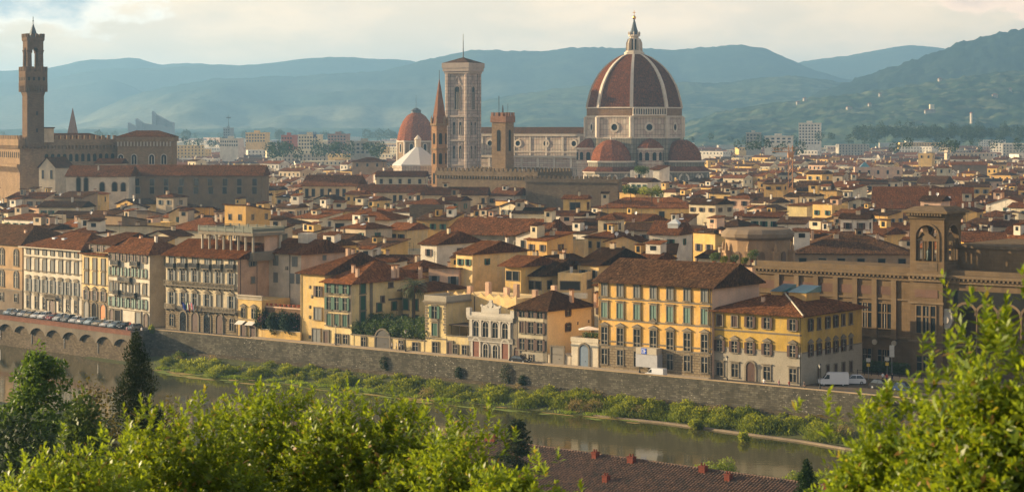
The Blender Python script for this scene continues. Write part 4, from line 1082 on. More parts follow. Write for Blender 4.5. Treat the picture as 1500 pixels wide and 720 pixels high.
# loggia: local boxes
u0, u1 = b.u(279), b.u(357); z0 = b.h - .6
lo = MB().box(u0, u1, 3.0, 12.5, z0, z0 + 2.0).build('loggia_base', STONE, b.root)
hcol = 3.7
for i in range(8):
    x = u0 + .4 + (u1 - u0 - .8) * i / 7
    MB().lathe([(.3, z0 + 2.0), (.25, z0 + 2.0 + hcol - .4), (.4, z0 + 2.0 + hcol)], 8, x, 3.4).build('column', PALESTONE, lo)
    MB().lathe([(.3, z0 + 2.0), (.25, z0 + 2.0 + hcol - .4), (.4, z0 + 2.0 + hcol)], 8, x, 12.0).build('column', PALESTONE, lo)
MB().box(u0 + (u1 - u0) * .52, u0 + (u1 - u0) * .95, 7.5, 12.3, z0 + 2.003, z0 + 2 + hcol - .003).build('penthouse', WALL['pink'], lo)
MB().box(u0 - .3, u1 + .3, 2.6, 12.9, z0 + 2 + hcol, z0 + 2.7 + hcol).build('entablature', STONE, lo)
mb = MB(); zz = z0 + 2.7 + hcol
for (xa, xb_, ya, yb) in ((u0 - .3, u1 + .3, 2.6, 2.75), (u0 - .3, u1 + .3, 12.75, 12.9), (u0 - .3, u0 - .15, 2.76, 12.74), (u1 + .15, u1 + .3, 2.76, 12.74)):
    mb.box(xa, xb_, ya, yb, zz + 1.1, zz + 1.25); mb.box(xa, xb_, ya, yb, zz + .15, zz + .95)
for i in range(7):
    x = u0 + (u1 - u0) * i / 6
    for y in (2.68, 12.82): mb.box(x - .2, x + .2, y - .12, y + .12, zz + .003, zz + 1.4)
mb.build('terrace_railing', flat('green grey railing', (.12, .13, .1)), lo)
window(b.root, b.TS(b.v(369.5), b.zs(369, 389)), 1.3, 1.6, 'stone', sh='grey'); window(b.root, b.TS(b.v(370), b.zs(370, 414)), 1.0, 1.3, 'stone', mode='closed', sh='grey')
b.pipe(352, b.h, True); b.pipe(376, b.h, True)
FLB = b
# small yellow annexe with balustrade
b = Bld('annexe', 'small yellow two-storey annexe with white balustrade and door awnings', 'house', 349, 383.5, RL, 9, WALL['yellow'], ROW, yt=(437, 440))
b.wallmat = plaster('soft yellow', (.66, .46, .18)); b.box()
mb = MB().box(-.2, b.W + .2, -.25, .2, b.h + .8, b.h + 1.0).box(-.2, b.W + .2, -.25, .2, b.h, b.h + .2)
for i in range(22): x = b.W * i / 21; mb.box(x - .08, x + .08, -.1, .1, b.h + .203, b.h + .797)
mb.build('balustrade', PALESTONE, b.root)
b.row((357, 372), (457, 460), 1.1, 2.2, ped='tri', sill=False); b.band(b.zf(366, 468.5)); b.door(357, 1.5, 2.6, DARKDOOR, False); b.door(371, 1.5, 2.6, DARKDOOR, False)
for x in (355, 370):
    u = b.u(x); MB().add([(u - 1.2, -.1, 3.5), (u + 1.2, -.1, 3.5), (u + 1.2, -1.5, 2.7), (u - 1.2, -1.5, 2.7), (u + 1.2, -.1, 3.4), (u - 1.2, -.1, 3.4)], [(0, 1, 2, 3), (3, 2, 4, 5)]).build('awning', flat('white awning', (.6, .57, .5)), b.root)
# pale corner block behind
b = Bld('townhouse', 'pale corner house with grey shutters behind the pots on the brown garden wall', 'house', 393, 441, RL, 15, plaster('off white', (.62, .54, .42)), ROW, off=10, yt=(371, 371))
b.box(); MB().box(b.W + .003, b.W + .05, 0, b.D, -.5, b.h).build('side_render', WALL['pink'], b.root); b.roof(3.0, False, False, 0)
MB().add([(b.W - .02, 0, b.h), (b.W - .02, b.D, b.h), (b.W - .02, b.D / 2, b.h + 2.6)], [(0, 1, 2)]).build('gable', WALL['pink'], b.root)
b.row((404, 432), (382, 382.5), 1.7, 2.3, sh='grey', mode='closed', frame_=None); b.row((404, 428, 437), (407, 407), 1.4, 2.3, sh='grey', mode='closed', frame_=None); b.row((420, 421), (380, 405), .6, .8, frame_=None)
b.pipe(425, b.h); window(b.root, b.TS(b.v(475), b.zs(475, 381)), 1.3, 1.2, None, sh='grey', mode='closed')
MB().box(b.W * .45, b.W * .75, 5, 8, b.h + 2.0, b.h + 4.4).build('chimney', WALL['white'], b.rf)
# garden wall terrace with pots
b = Bld('garden_wall', 'brown brick garden terrace wall with red flower pots on its edge', 'wall', 384, 440, RL, 8.5, masonry('garden wall brick', (.22, .14, .085), (.15, .1, .07), .5, .2, .2, .02), None, off=1.2, yt=(449, 452)); b.box()
b.band(b.h - .1, .3, .12, WALL['pink'], name='coping')
POT = flat('terracotta pot', (.36, .11, .05), .8)
for k in range(11):
    o = MB().lathe([(.22, 0), (.34, .5), (.38, .5), (.38, .6)], 8).build('flower_pot', POT, None, b.root.matrix_world @ Vector((0, 0, 0)) if 0 else (b.A + b.d * (1 + k * 1.4) + b.n * .5 + Vector((0, 0, b.h + .2))))
    tag(o, 'terracotta pot lined up on the brown garden wall terrace', 'flower pot', 'pots on the garden wall')
b = Bld('garden_boundary', 'low yellow boundary wall with a white gate before the oleanders', 'wall', 384, 440, RL, .5, WALL['yellow'], None, off=0, ztop=1.9); b.box(); b.band(1.9, .12, .1, PALESTONE, name='coping')
# plain yellow tall house
b = Bld('townhouse', 'tall plain yellow house with brown shutters, left of the green-shuttered house', 'house', 440, 476, RL, 22, plaster('soft yellow', (.66, .46, .18)), ROW, off=1.0, yt=(399, 402))
b.box(); b.roof(4.4, True, False, 0); b.row((466.5, 467), (417, 436), 1.3, 2.4, sh='brown', frame_=None); b.row((466,), (459,), 2.2, 2.6, sh='grey', mode='closed'); b.row((464,), (492,), 2.4, 3.2, sh='grey', mode='closed')
for x, y in ((454, 420), (457, 434), (454, 449), (454, 464), (454, 493)): b.row((x,), (y,), .5, .7, frame_=None)
b.chimney(6, 9, b.h + 3.6, 1.5); b.chimney(3, 14, b.h + 3.0, 1.5); b.pipe(441.5, b.h)
# green shuttered house
b = Bld('townhouse', 'yellow house with green shutters and a long side wing beside the palm', 'house', 475.5, 515, RL, 24, plaster('light yellow', (.72, .56, .27)), ROW, yt=(412, 416))
b.box(); b.roof(4.2, True, True, 2)
mb = MB().box(-.05, .9, -.07, -.003, 4.6, b.h); mb.box(b.W - .9, b.W + .05, -.07, -.003, 4.6, b.h).build('corner_strips', STONE, b.root)
b.row((482.5, 494, 506), (421, 424), 1.2, 2.0, sh='green'); b.row((482.5, 494, 506), (443, 446), 1.2, 2.7, sh='green'); b.row((482.5, 494, 506), (467, 470), 1.35, 2.5, sh='green', mode='closed')
for z in (b.zf(494, 433), b.zf(494, 457), b.zf(494, 478)): b.band(z, .2, .08)
b.door(478, 1.3, 2.7, DARKDOOR, False); b.row((495, 506.5), (495, 497), 1.2, 1.9)
b.srow((531,), (421.5,), 1.6, 2.4, sh='green', mode='closed'); b.srow((531,), (443.5,), 1.6, 3.0, sh='green', mode='closed'); b.srow((531,), (465,), 1.6, 2.6, sh='green', mode='closed')
b.srow((572,), (417,), 1.3, 1.0, sh='brown', mode='closed'); b.srow((555, 577), (449, 448), 1.5, 1.8, sh='green', mode='closed'); b.srow((560,), (438,), 1.0, 1.3, sh='brown', mode='closed'); b.srow((543.5, 543.5, 543.5), (418, 418), .8, 1.2, sh='brown', mode='closed', frame_=None)
MB().box(b.W + .003, b.W + .14, b.v(541.5), b.v(545.5), 4, b.h - .2).build('pilaster', STONE, b.root); MB().box(b.W + .003, b.W + .1, 12, 24, b.zs(560, 441), b.zs(560, 438)).build('string_course', STONE, b.root)
b.chimney(7, 3, b.h + 1.6, 1.4); b.chimney(4, 5, b.h + 2.2, 1.2); b.chimney(9.5, 12, b.h + 1.8, 1.3); b.chimney(9.5, 13.2, b.h + 1.8, 1.3); b.chimney(10.5, 20, b.h + 1.2, 1.4)
GSB = b
b2 = Bld('side_wing', 'lower yellow wing with green shuttered windows behind the palm trunk', 'house', 590, 622, RL, 14, plaster('light yellow', (.72, .56, .27)), None, off=15, yt=(426, 426)); b2.box(); b2.roof(1.8, mat=0)
b2.row((595, 609), (445, 446), 1.5, 2.4, sh='green', mode='closed'); b2.row((594, 609), (468, 470), 1.6, 2.4, sh='green', mode='closed')
# garden house wall with arch gate and roof garden
b = Bld('garden_house', 'low yellow street wall with an arched gate under the climbing hedge', 'wall', 515, 622.5, RL, 12, plaster('light yellow', (.72, .56, .27)), ROW, yt=(490, 499))
b.box(); b.band(b.h, .25, .2); b.row((533, 588), (499, 506), 1.2, 1.9); b.row((609,), (508,), 1.5, 1.9)
b.door(561, 4.0, 4.0, flat('dark gate', (.06, .055, .05)))
GH = b
b = Bld('tower_house', 'little yellow tower house with green shutters and corner quoins right of the hedge', 'house', 623, 653.5, RL, 9, plaster('light yellow', (.72, .56, .27)), ROW, yt=(441, 445))
b.box(); b.row((637,), (457,), 1.4, 2.6, sh='green'); b.row((637.5,), (482,), 1.5, 2.6, sh='green', mode='closed', ped='tri'); b.row((638,), (508.5,), 1.4, 2.2); b.band(b.zf(637, 496), .25)
mb = MB()
for k in range(22):
    z = 4.3 + k * .55
    if z > b.h - .6: break
    w_ = .8 if k % 2 else .5; mb.box(-.06, w_, -.08, -.003, z, z + .45); mb.box(b.W - w_, b.W + .06, -.08, -.003, z, z + .45)
mb.build('quoins', STONE, b.root); MB().box(-.4, b.W + .4, -.4, b.D, b.h, b.h + .35).build('cornice', STONE, b.root)
mb = MB()
for (x0, x1, y0, y1) in ((-.2, b.W + .2, -.2, .1), (-.2, .1, .103, b.D), (b.W - .1, b.W + .2, .103, b.D)): mb.box(x0, x1, y0, y1, b.h + .353, b.h + 1.5)
mb.build('parapet', GREYBASE, b.root); b.band(b.h - .4, .3, .2)
b.rf = b.root
# big blank wall with scalloped top
b2 = Bld('blank_wall_house', 'large blank yellow wall with a scalloped top behind the white villa', 'house', 655, 756, RL, 12, plaster('golden plaster', (.76, .53, .23)), None, off=8, yt=(439, 430))
b2.box(z0=-.5); n_ = 8; pts = []
for i in range(n_):
    for k in range(6):
        f = (i + k / 6) / n_; pts.append((f * b2.W, b2.h + .9 - .8 * math.sin(math.pi * k / 6)))
pts.append((b2.W, b2.h + .9))
MB().xz([(0, b2.h)] + pts + [(b2.W, b2.h)], .0, .35).build('scalloped_parapet', b2.wallmat, b2.root)
for k in range(6):
    MB().box(3 + k * 4.2, 4.0 + k * 4.2, 3 + k % 3, 4 + k % 3, b2.h, b2.h + 1.8 + (k % 2)).build('chimney', WALL['pink'], b2.root)
MB().tube((7.6, -.1, 3), (7.6, -.1, b2.h), .08).build('downpipe', IRON, b2.root)
b = Bld('annexe', 'low yellow annexe with small windows left of the white villa', 'house', 654, 686.5, RL, 7.5, plaster('light yellow', (.72, .56, .27)), ROW, yt=(491, 494))
b.box(); b.band(b.h, .2, .15); b.row((667, 681), (510, 513), 1.2, 1.8); b.door(659.5, 1.2, 2.6, DARKDOOR, False)
mb = MB()
for i in range(4): mb.tube((.5 + i * 2.2, 1, b.h), (.5 + i * 2.2, 1, b.h + 2.2), .06)
mb.box(.2, 8, .5, 6, b.h + 2.2, b.h + 2.35); mb.build('pergola', WOOD, b.root)
# white villa
b = Bld('villa', 'small white and grey classical villa with arched windows and a crest on top', 'villa', 687, 751.5, RL, 11, plaster('villa grey', (.42, .38, .31)), ROW, yt=(462, 467))
b.box(); TRW = plaster('villa white trim', (.50, .46, .39), .4)
AX = (698, 712, 726, 740.5)
za = b.zf(719, 494.5)
b.row(AX, (481, 485), 1.5, 3.4, arch=True, fm=TRW, sill=False)
for k, x in enumerate((691.5, 705, 719, 733, 747.5)): 
    u = b.u(x); MB().box(u - .22, u + .22, -.3, -.003, za + .4, b.h - .7).box(u - .35, u + .35, -.4, -.003, za + .1, za + .397).box(u - .3, u + .3, -.36, -.003, b.h - 1.0, b.h - .703).build('pilaster', TRW, b.root)
MB().box(-.3, b.W + .3, -.5, -.003, b.h - .3, b.h + .2).box(-.2, b.W + .2, -.35, -.003, b.h - .7, b.h - .303).build('cornice', TRW, b.root)
mb = MB().box(-.1, b.W + .1, -.35, -.003, za + .0, za + .1).box(-.1, b.W + .1, -.3, -.003, za - .9, za - .7)
for i in range(40): x = b.W * i / 39; mb.box(x - .06, x + .06, -.25, -.1, za - .697, za - .003)
mb.build('balustrade', TRW, b.root)
mb = MB().box(-.2, b.W + .2, -.2, .3, b.h + .203, b.h + .9); mb.box(b.W * .3, b.W * .7, -.25, .35, b.h + .903, b.h + 2.0)
for x in (0, b.W): mb.box(x - .5, x + .5, -.35, .5, b.h + .2, b.h + 1.7)
mb.build('parapet', TRW, b.root)
mb = MB(); c0 = b.W * .5
mb.xz(disc(.62, 14, c0, b.h + 2.6), -.2, .25); mb.xz([(c0 - .35, b.h + 3.15), (c0 + .35, b.h + 3.15), (c0 + .45, b.h + 3.5), (c0, b.h + 3.6), (c0 - .45, b.h + 3.5)], -.15, .2)
for s in (-1, 1):
    mb.xz([(c0 + s * .8, b.h + 2.0), (c0 + s * 2.6, b.h + 2.0), (c0 + s * 2.2, b.h + 2.3), (c0 + s * 1.5, b.h + 2.35), (c0 + s * .7, b.h + 2.8)], -.12, .2); mb.xz(disc(.28, 10, c0 + s * 2.4, b.h + 2.3), -.15, .2)
mb.build('crest', TRW, b.root)
for k, x in enumerate(AX):
    if k in (0, 3): b.door(x, 1.7, 3.9, flat('red brown door', (.16, .05, .025), .5), True, TRW)
    else: b.row((x,), (513.5 if k == 1 else 515.5,), 1.2, 3.0, arch=True, fm=TRW)
b.skin(-.5, .9, STONE); b.band(b.zf(719, 500), .2, .12, TRW)
# cream house brown shutters, orange end wall
b = Bld('townhouse', 'cream house with brown shutters and a glowing orange end wall', 'house', 752.5, 801.5, RL, 15, plaster('greenish cream', (.56, .49, .34)), ROW, yt=(450.5, 456))
b.box(); OR_ = plaster('orange plaster', (.86, .66, .36), .3); MB().box(b.W + .003, b.W + .05, 0, b.D, -.5, b.h - .03).build('end_wall', OR_, b.root); b.roof(3.4, True, True, 1)
MB().box(-.04, 1.0, -.06, -.003, 0, b.h).box(b.W - 1.0, b.W + .06, -.06, -.003, 0, b.h).build('corner_strips', STONE, b.root)
XT = (765.5, 778.5, 791.5)
b.row(XT, (457, 459), 1.25, 1.9, sh='brown', frame_=None); b.row((765.5,), (478.5,), 1.25, 2.2, sh='brown', mode='closed'); b.row(XT[1:], (479, 481), 1.25, 2.2, sh='brown'); b.row(XT, (503, 506), 1.25, 2.2, sh='brown', frame_='stone')
b.skin(-.5, b.zf(775, 514), GREYBASE); b.door(757, 1.2, 2.7, DARKDOOR); b.row((765.5, 778), (521.5, 524), .9, 1.0); b.band(b.zf(775, 514), .2)
b.srow((831.5,), (456.5,), 1.0, 1.5, sh='brown'); b.srow((831.5,), (478.5,), 1.0, 1.5, sh='brown')
for x, y in ((848, 447), (862, 470), (846, 473)): b.srow((x,), (y,), .4, .6, frame_=None)
b.chimney(8, 9, b.h + 2.2, 1.2); b.chimney(12, 12, b.h + 1.2, 1.6)
OB = b
b = Bld('garage', 'low pale garage wing with grey gates below the orange end wall', 'house', 802.5, 836, RL, 4.5, plaster('pale stone render', (.6, .5, .36)), ROW, yt=(518, 521)); b.box(); b.band(b.h, .15, .12)
b.door(817, 3.0, 3.4, flat('grey timber gate', (.17, .15, .12)), False)
b = Bld('terrace_house', 'small pale house with a blue arched door and a white parasol roof terrace', 'house', 837, 876, RL, 9, plaster('villa pale', (.56, .49, .37)), ROW, yt=(500, 502)); b.box()
mb = MB().box(-.1, b.W + .1, -.12, .2, b.h + .003, b.h + .9).box(-.1, .15, .203, 9, b.h + .003, b.h + .9); mb.build('parapet', b.wallmat, b.root); b.band(b.h - .9, .35, .12, GREYSH); b.door(856, 2.2, 4.4, BLUEDOOR)
TB = b
# big yellow palazzo
b = Bld('palazzo', 'big yellow seven-bay palazzo with grey stone ground floor and covered entrance balcony', 'palazzo', 877, 1043, RL, 17, plaster('palazzo yellow', (.70, .42, .12)), ROW, yt=(412, 421))
b.box(gable=3.9); MB().box(b.W + .003, b.W + .05, 0, b.D, -.5, b.h).build('end_wall', plaster('salmon end wall', (.74, .50, .34), .4), b.root)
MB().add([(b.W + .05, 0, b.h), (b.W + .05, b.D, b.h), (b.W + .05, b.D / 2, b.h + 3.7)], [(0, 1, 2)]).build('gable', MATS['salmon end wall'], b.root)
b.roof(4.1, False, False, 1, over=1.0)
X7 = (886, 909, 933.6, 957.5, 982, 1007, 1032.5)
b.row(X7, (423, 432), 1.35, 2.5, sh='grey', mode='closed'); b.row(X7, (453.5, 463), 1.4, 2.9, ped='flat', sh='pale', mode='closed'); b.row(X7, (491, 502), 1.4, 3.3, ped='tri')
zb_ = (b.zf(880, 507.5) + b.zf(1040, 517)) / 2; b.skin(-.5, zb_, RUST, out=.08); b.row([x for x in X7 if x != 957.5], (521, 534), 1.35, 2.9)
for y0, y1 in ((437, 446), (469.5, 477.5), (501, 510)): b.band((b.zf(880, y0) + b.zf(1040, y1)) / 2, .28, .12)
b.band(zb_, .3, .16); b.door(958, 2.2, 3.6, DARKDOOR, False)
u = b.u(955); zb2 = b.zf(955, 524)
mb = MB().box(u - 2.5, u + 2.5, -1.9, -.1, zb2 - 1.6, zb2 + .9); sc1 = mb.build('balcony_cover', flat('grey tarpaulin', (.36, .36, .37), .6), b.root)
MB().box(u - 2.4, u + 2.4, -2.0, -.1, zb2 + .903, zb2 + 2.1).build('balcony_front', PALESTONE, b.root)
sg = MB().box(u - 1.1, u + .1, -2.06, -2.003, zb2 + .95, zb2 + 2.05, 0)
sg.box(u - .98, u - .9, -2.075, -2.062, zb2 + 1.2, zb2 + 1.8, 1).box(u - .98, u - .55, -2.075, -2.062, zb2 + 1.8, zb2 + 1.88, 1).box(u - .98, u - .55, -2.075, -2.062, zb2 + 1.12, zb2 + 1.198, 1).box(u - .6, u - .52, -2.076, -2.063, zb2 + 1.2, zb2 + 1.797, 1).box(u - .4, u - .3, -2.075, -2.062, zb2 + 1.1, zb2 + 1.9, 1).box(u - .3, u - .05, -2.075, -2.063, zb2 + 1.45, zb2 + 1.55, 1)
sg.build('blue_sign', [flat('sign blue', (.03, .1, .5), .4), flat('sign white', (.7, .7, .72))], b.root)
b.pipe(878.5, b.h); b.pipe(1041.5, b.h); YP = b
MB().xz([(b.u(957.5) - .6, b.zf(957.5, 474)), (b.u(957.5) + .6, b.zf(957.5, 474)), (b.u(957.5) + .5, b.zf(957.5, 468)), (b.u(957.5), b.zf(957.5, 465)), (b.u(957.5) - .5, b.zf(957.5, 468))], -.3, .0).build('coat_of_arms', STONE, b.root)
# corner palazzo yellow over grey
b = Bld('palazzo', 'yellow and grey corner palazzo with brown shutters facing the piazza', 'palazzo', 1044, 1174, RL, 23, plaster('deep yellow', (.64, .42, .10)), ROW, off=.8, yt=(455, 462))
b.box(); zg = (b.zf(1050, 503.5) + b.zf(1170, 522)) / 2; b.skin(-.5, zg, GREYBASE, 'grey_base', .07, True); b.roof(3.6, True, True, 0, over=1.0)
# hip ridge paled in colour to paint its sunlit flash
X5 = (1054.7, 1076.4, 1099, 1124, 1161.7)
b.row(X5[:2], (468.5, 470), 1.2, 2.0, sh='brown', mode='closed'); b.row(X5[2:], (471, 475.5), 1.15, 2.0, sh='brown'); b.row(X5, (505.5, 514), 1.15, 2.1, sh='brown', ped='tri')
b.row((1055, 1077, 1124, 1162), (540, 549), 1.4, 2.4, ped='flat'); b.door(1100, 1.9, 3.6, DARKDOOR); b.band(b.zf(1110, 487.5), .3, .08); b.band(zg, .2, .14, side=True)
SX = (1186.7, 1199, 1211.7, 1223.5, 1234.7, 1245.6)
for k, x in enumerate(SX):
    cl = k in (1, 4, 5); b.srow((x,), (475.5 - 1.85 * k,), .95, 2.0, sh='brown', mode='closed' if cl else 'open'); b.srow((x,), (512.5 - 1.9 * k,), .95, 2.1, sh='brown', ped='tri', mode='closed' if k == 5 else 'open')
    if k: b.srow((x,), (546 - 1.9 * k,), .95, 2.0, sh='brown', mode='closed')
mb = MB().tube((-1.0 + b.W + 1.9, -.95, b.h + .2), (b.W + 1 - 12, 11.5, b.h + 3.75), .16).build('hip_ridge_tiles', PALESTONE, b.rf)
SKY = flat('teal skylight glass', (.07, .20, .22), .12, 0, .7)
for (x0, x1) in ((b.W * .40, b.W * .52), (b.W * .60, b.W * .80)):
    o = MB().box(x0, x1, 8.5, 13.5, b.h + 2, b.h + 3.5).build('roof_light', WALL['ochre'], b.rf)
    mb = MB().add([(x0 - .2, 8.2, b.h + 3.51), (x1 + .2, 8.2, b.h + 3.51), (x1 + .2, 13.7, b.h + 4.6), (x0 - .2, 13.7, b.h + 4.6), (x0 - .2, 13.7, b.h + 3.4), (x1 + .2, 13.7, b.h + 3.4)], [(0, 1, 2, 3), (0, 3, 4), (1, 5, 2)])
    for i in range(7): x = x0 + (x1 - x0) * i / 6; mb.add([(x - .09, 8.2, b.h + 3.55), (x + .09, 8.2, b.h + 3.55), (x + .09, 13.7, b.h + 4.64), (x - .09, 13.7, b.h + 4.64)], [(0, 1, 2, 3)], 1)
    mb.build('glazing', [SKY, IRON], b.rf)
b.chimney(b.W * .42, 5, b.h + 1.6, .9, .6); b.pipe(1172.5, b.h); CP = b
T = b.TF(b.W - .75, 5.2); o = link('street_plate', MB().box(-.5, .5, -.14, -.075, 0, .45).mesh('street_plate', flat('white plate', (.7, .68, .62))), b.root); o.matrix_local = T

# ------------------------------------------------------------------ national library on the right
LIBST = masonry('library sandstone', (.175, .122, .07), (.12, .085, .05), 1.6, .6, .08, .015, .45, 0, .5, .3)
LIBTR = plaster('library trim stone', (.20, .142, .082), .6)
def vpt(px, D): return Vector(((px - HX) / F * D, D, 0))
lw_line = (vpt(1335, 398), WD, WN)
b = Bld('library', 'monumental brown stone library with an arched belvedere tower at right', 'library', 1108, 1335, lw_line, 26, LIBST, None, yt=(385, 407))
hL = b.h; b.box(); 
def cornice(b, z, side=True, W0=0):
    mb = MB().box(W0 - .2, b.W + .9, -.9, -.003, z - .3, z + .25).box(W0 - .1, b.W + .3, -.45, -.003, z - 1.3, z - .303)
    n_ = int((b.W - W0) / .9)
    for i in range(n_): mb.box(W0 + i * .9, W0 + i * .9 + .4, -.8, -.453, z - .75, z - .303)
    return mb.build('cornice', LIBTR, b.root)
cornice(b, hL); MB().box(0, b.W, .2, .8, hL + .25, hL + 1.3).build('parapet', LIBTR, b.root)
for i in range(8):
    px = 1125 + i * 28.5; u = b.u(px)
    if u > b.W - 2: break
    zc = b.zf(px, 437 + (px - 1271) * .0) if 0 else hL - 9.3
    z1, z2 = hL - 10.8, hL - 18.2
    o = window(b.root, b.TF(u, z1), 3.0, 4.8, fm=LIBTR)
    mb = MB()
    for x in (-.55, .55): mb.box(x - .12, x + .12, -.2, -.08, 0, 4.8)
    mb.box(-1.5, 1.5, -.19, -.081, 2.9, 3.15); mb.build('mullion', LIBTR, o)
    o = window(b.root, b.TF(u, z2), 2.8, 3.2, fm=LIBTR)
    mb = MB()
    for x in (-.5, .5): mb.box(x - .1, x + .1, -.2, -.08, 0, 3.2)
    mb.build('mullion', LIBTR, o)
    up = b.u(px + 14.2)
    if up < b.W - .5:
        MB().box(up - .55, up + .55, -.4, -.003, hL - 12.0, hL - 1.3).box(up - .7, up + .7, -.55, -.003, hL - 12.8, hL - 12.003).build('pilaster', LIBTR, b.root)
        MB().xz(disc(.55, 12, up, hL - 13.6), -.3, .0).build('medallion', PALESTONE, b.root)
    MB().box(u - 2.0, u + 2.0, -.09, -.003, hL - 4.2, hL - 2.6).build('frieze_panel', plaster('reddish frieze', (.16, .095, .068), .5), b.root)
for z in (hL - 5.2, hL - 12.6, hL - 20): b.band(z, .35, .3, LIBTR)
LIB = b; RB = b.root
# block under the tower (stands forward of the wing)
c = Bld('library_block', 'x', 'x', 1333, 1381, (vpt(1333, 394), WD, WN), 12, LIBST, None, ztop=hL + .4)
def adopt(src, dst):
    """move the meshes of a temporary frame under the library itself"""
    M = Matrix.Translation(src.root.location) @ Matrix.Rotation(src.rz, 4, 'Z'); Mi = (Matrix.Translation(dst.root.location) @ Matrix.Rotation(dst.rz, 4, 'Z')).inverted()
    for ch in list(src.root.children):
        m_ = Mi @ M @ ch.matrix_basis; ch.parent = dst.root; ch.matrix_basis = m_
    LABELS.pop(src.root['label'], None); bpy.data.objects.remove(src.root)
c.box(name='tower_block'); cornice(c, c.h)
o = window(c.root, c.TF(c.W / 2, hL - 10.8), 4.0, 5.2, fm=LIBTR); mb = MB()
for x in (-.8, .8): mb.box(x - .2, x + .2, -.25, -.08, 0, 5.2)
mb.box(-2, 2, -.2, -.081, 3.0, 3.3); mb.build('mullion', LIBTR, o)
o = window(c.root, c.TF(c.W / 2, hL - 18.4), 3.8, 3.2, fm=LIBTR); mb = MB()
for x in (-.7, .7): mb.box(x - .15, x + .15, -.25, -.08, 0, 3.2)
mb.build('mullion', LIBTR, o)
MB().box(c.W / 2 - 2.4, c.W / 2 + 2.4, -.09, -.003, hL - 4.0, hL - 2.5).build('frieze_panel', MATS['reddish frieze'], c.root)
for z in (hL - 5.2, hL - 12.6, hL - 20): c.band(z, .35, .3, LIBTR)
# belvedere tower: four arched faces
tw_ = c.W + .3; td = 7.2; z0 = c.h + .25; z1 = c.zf(1345, 320); hT = z1 - z0; t_ = 1.0
def archface(w_, h_, aw, ah, zb_):
    arc = archpts(aw, ah, 10, 0, zb_)
    pts = [(-w_ / 2, 0), (-aw / 2, 0)] + [] 
    outl = [(-w_ / 2, zb_), (arc[0][0], zb_)] + [arc[-1 - k] for k in range(len(arc) - 2)] + [(arc[1][0], zb_), (w_ / 2, zb_), (w_ / 2, h_), (-w_ / 2, h_)]
    return outl
aw, ah, zb0 = 4.6, hT - 3.6, 2.4
for (T, w_) in ((Matrix.Translation((tw_ / 2, 0, z0)), tw_), (Matrix.Translation((tw_, td / 2, z0)) @ Matrix.Rotation(R(90), 4, 'Z'), td), (Matrix.Translation((0, td / 2, z0)) @ Matrix.Rotation(R(-90), 4, 'Z'), td), (Matrix.Translation((tw_ / 2, td, z0)) @ Matrix.Rotation(R(180), 4, 'Z'), tw_)):
    a_ = min(aw, w_ - 2.6)
    inset = .0 if w_ == tw_ else .0
    mb = MB(); mb.xz(archface(w_ - (0 if w_ == tw_ else .02), hT, a_, ah, zb0), 0, t_); mb.box(-w_ / 2, w_ / 2, 0.002, t_ - .002, 0, zb0 - .002)
    mb.ring(archpts(a_ + .8, ah + .4, 10, 0, zb0 + .002), archpts(a_, ah, 10, 0, zb0 + .002), -.18, -.003)
    o = link('belvedere_arch', mb.mesh('belvedere_arch', LIBST), c.root); o.matrix_local = T
    # small aedicule inside the arch
    mb = MB()
    for x in (-a_ * .42, -a_ * .22, a_ * .22, a_ * .42): mb.lathe([(.2, zb0), (.17, zb0 + ah * .55)], 8, x, .5)
    mb.box(-a_ / 2 + .02, a_ / 2 - .02, .3, .8, zb0 + ah * .55 + .002, zb0 + ah * .62); mb.xz([(-a_ * .35, zb0 + ah * .622), (a_ * .35, zb0 + ah * .622), (0, zb0 + ah * .78)], .3, .8)
    o = link('aedicule', mb.mesh('aedicule', LIBTR), c.root); o.matrix_local = T
    o = link('name_panel', MB().box(-w_ * .3, w_ * .3, -.06, -.003, .5, 2.0).mesh('name_panel', DARKST), c.root); o.matrix_local = T
mb = MB().box(-.3, tw_ + .3, -.3, td + .3, z1, z1 + .5).box(-1.2, tw_ + 1.2, -1.2, td + 1.2, z1 + 1.1, z1 + 1.5).box(-.6, tw_ + .6, -.6, td + .6, z1 + .503, z1 + 1.097)
for i in range(12): x = tw_ * (i + .5) / 12; mb.box(x - .18, x + .18, -1.05, -.603, z1 + .6, z1 + 1.096)
for i in range(10): y = td * (i + .5) / 10; mb.box(tw_ + .603, tw_ + 1.05, y - .18, y + .18, z1 + .6, z1 + 1.096)
mb.build('tower_cornice', LIBTR, c.root); MB().prism([(-1.0, -1.0), (tw_ + 1, -1.0), (tw_ + 1, td + 1), (-1, td + 1)], z1 + 1.5, z1 + 2.3, 0, [(.6, .6), (tw_ - .6, .6), (tw_ - .6, td - .6), (.6, td - .6)]).build('tower_roof', DARKST, c.root)
tower_o = c.A + c.d * (tw_ / 2) + c.n * .7 + Vector((0, 0, z0 + zb0))
adopt(c, b)
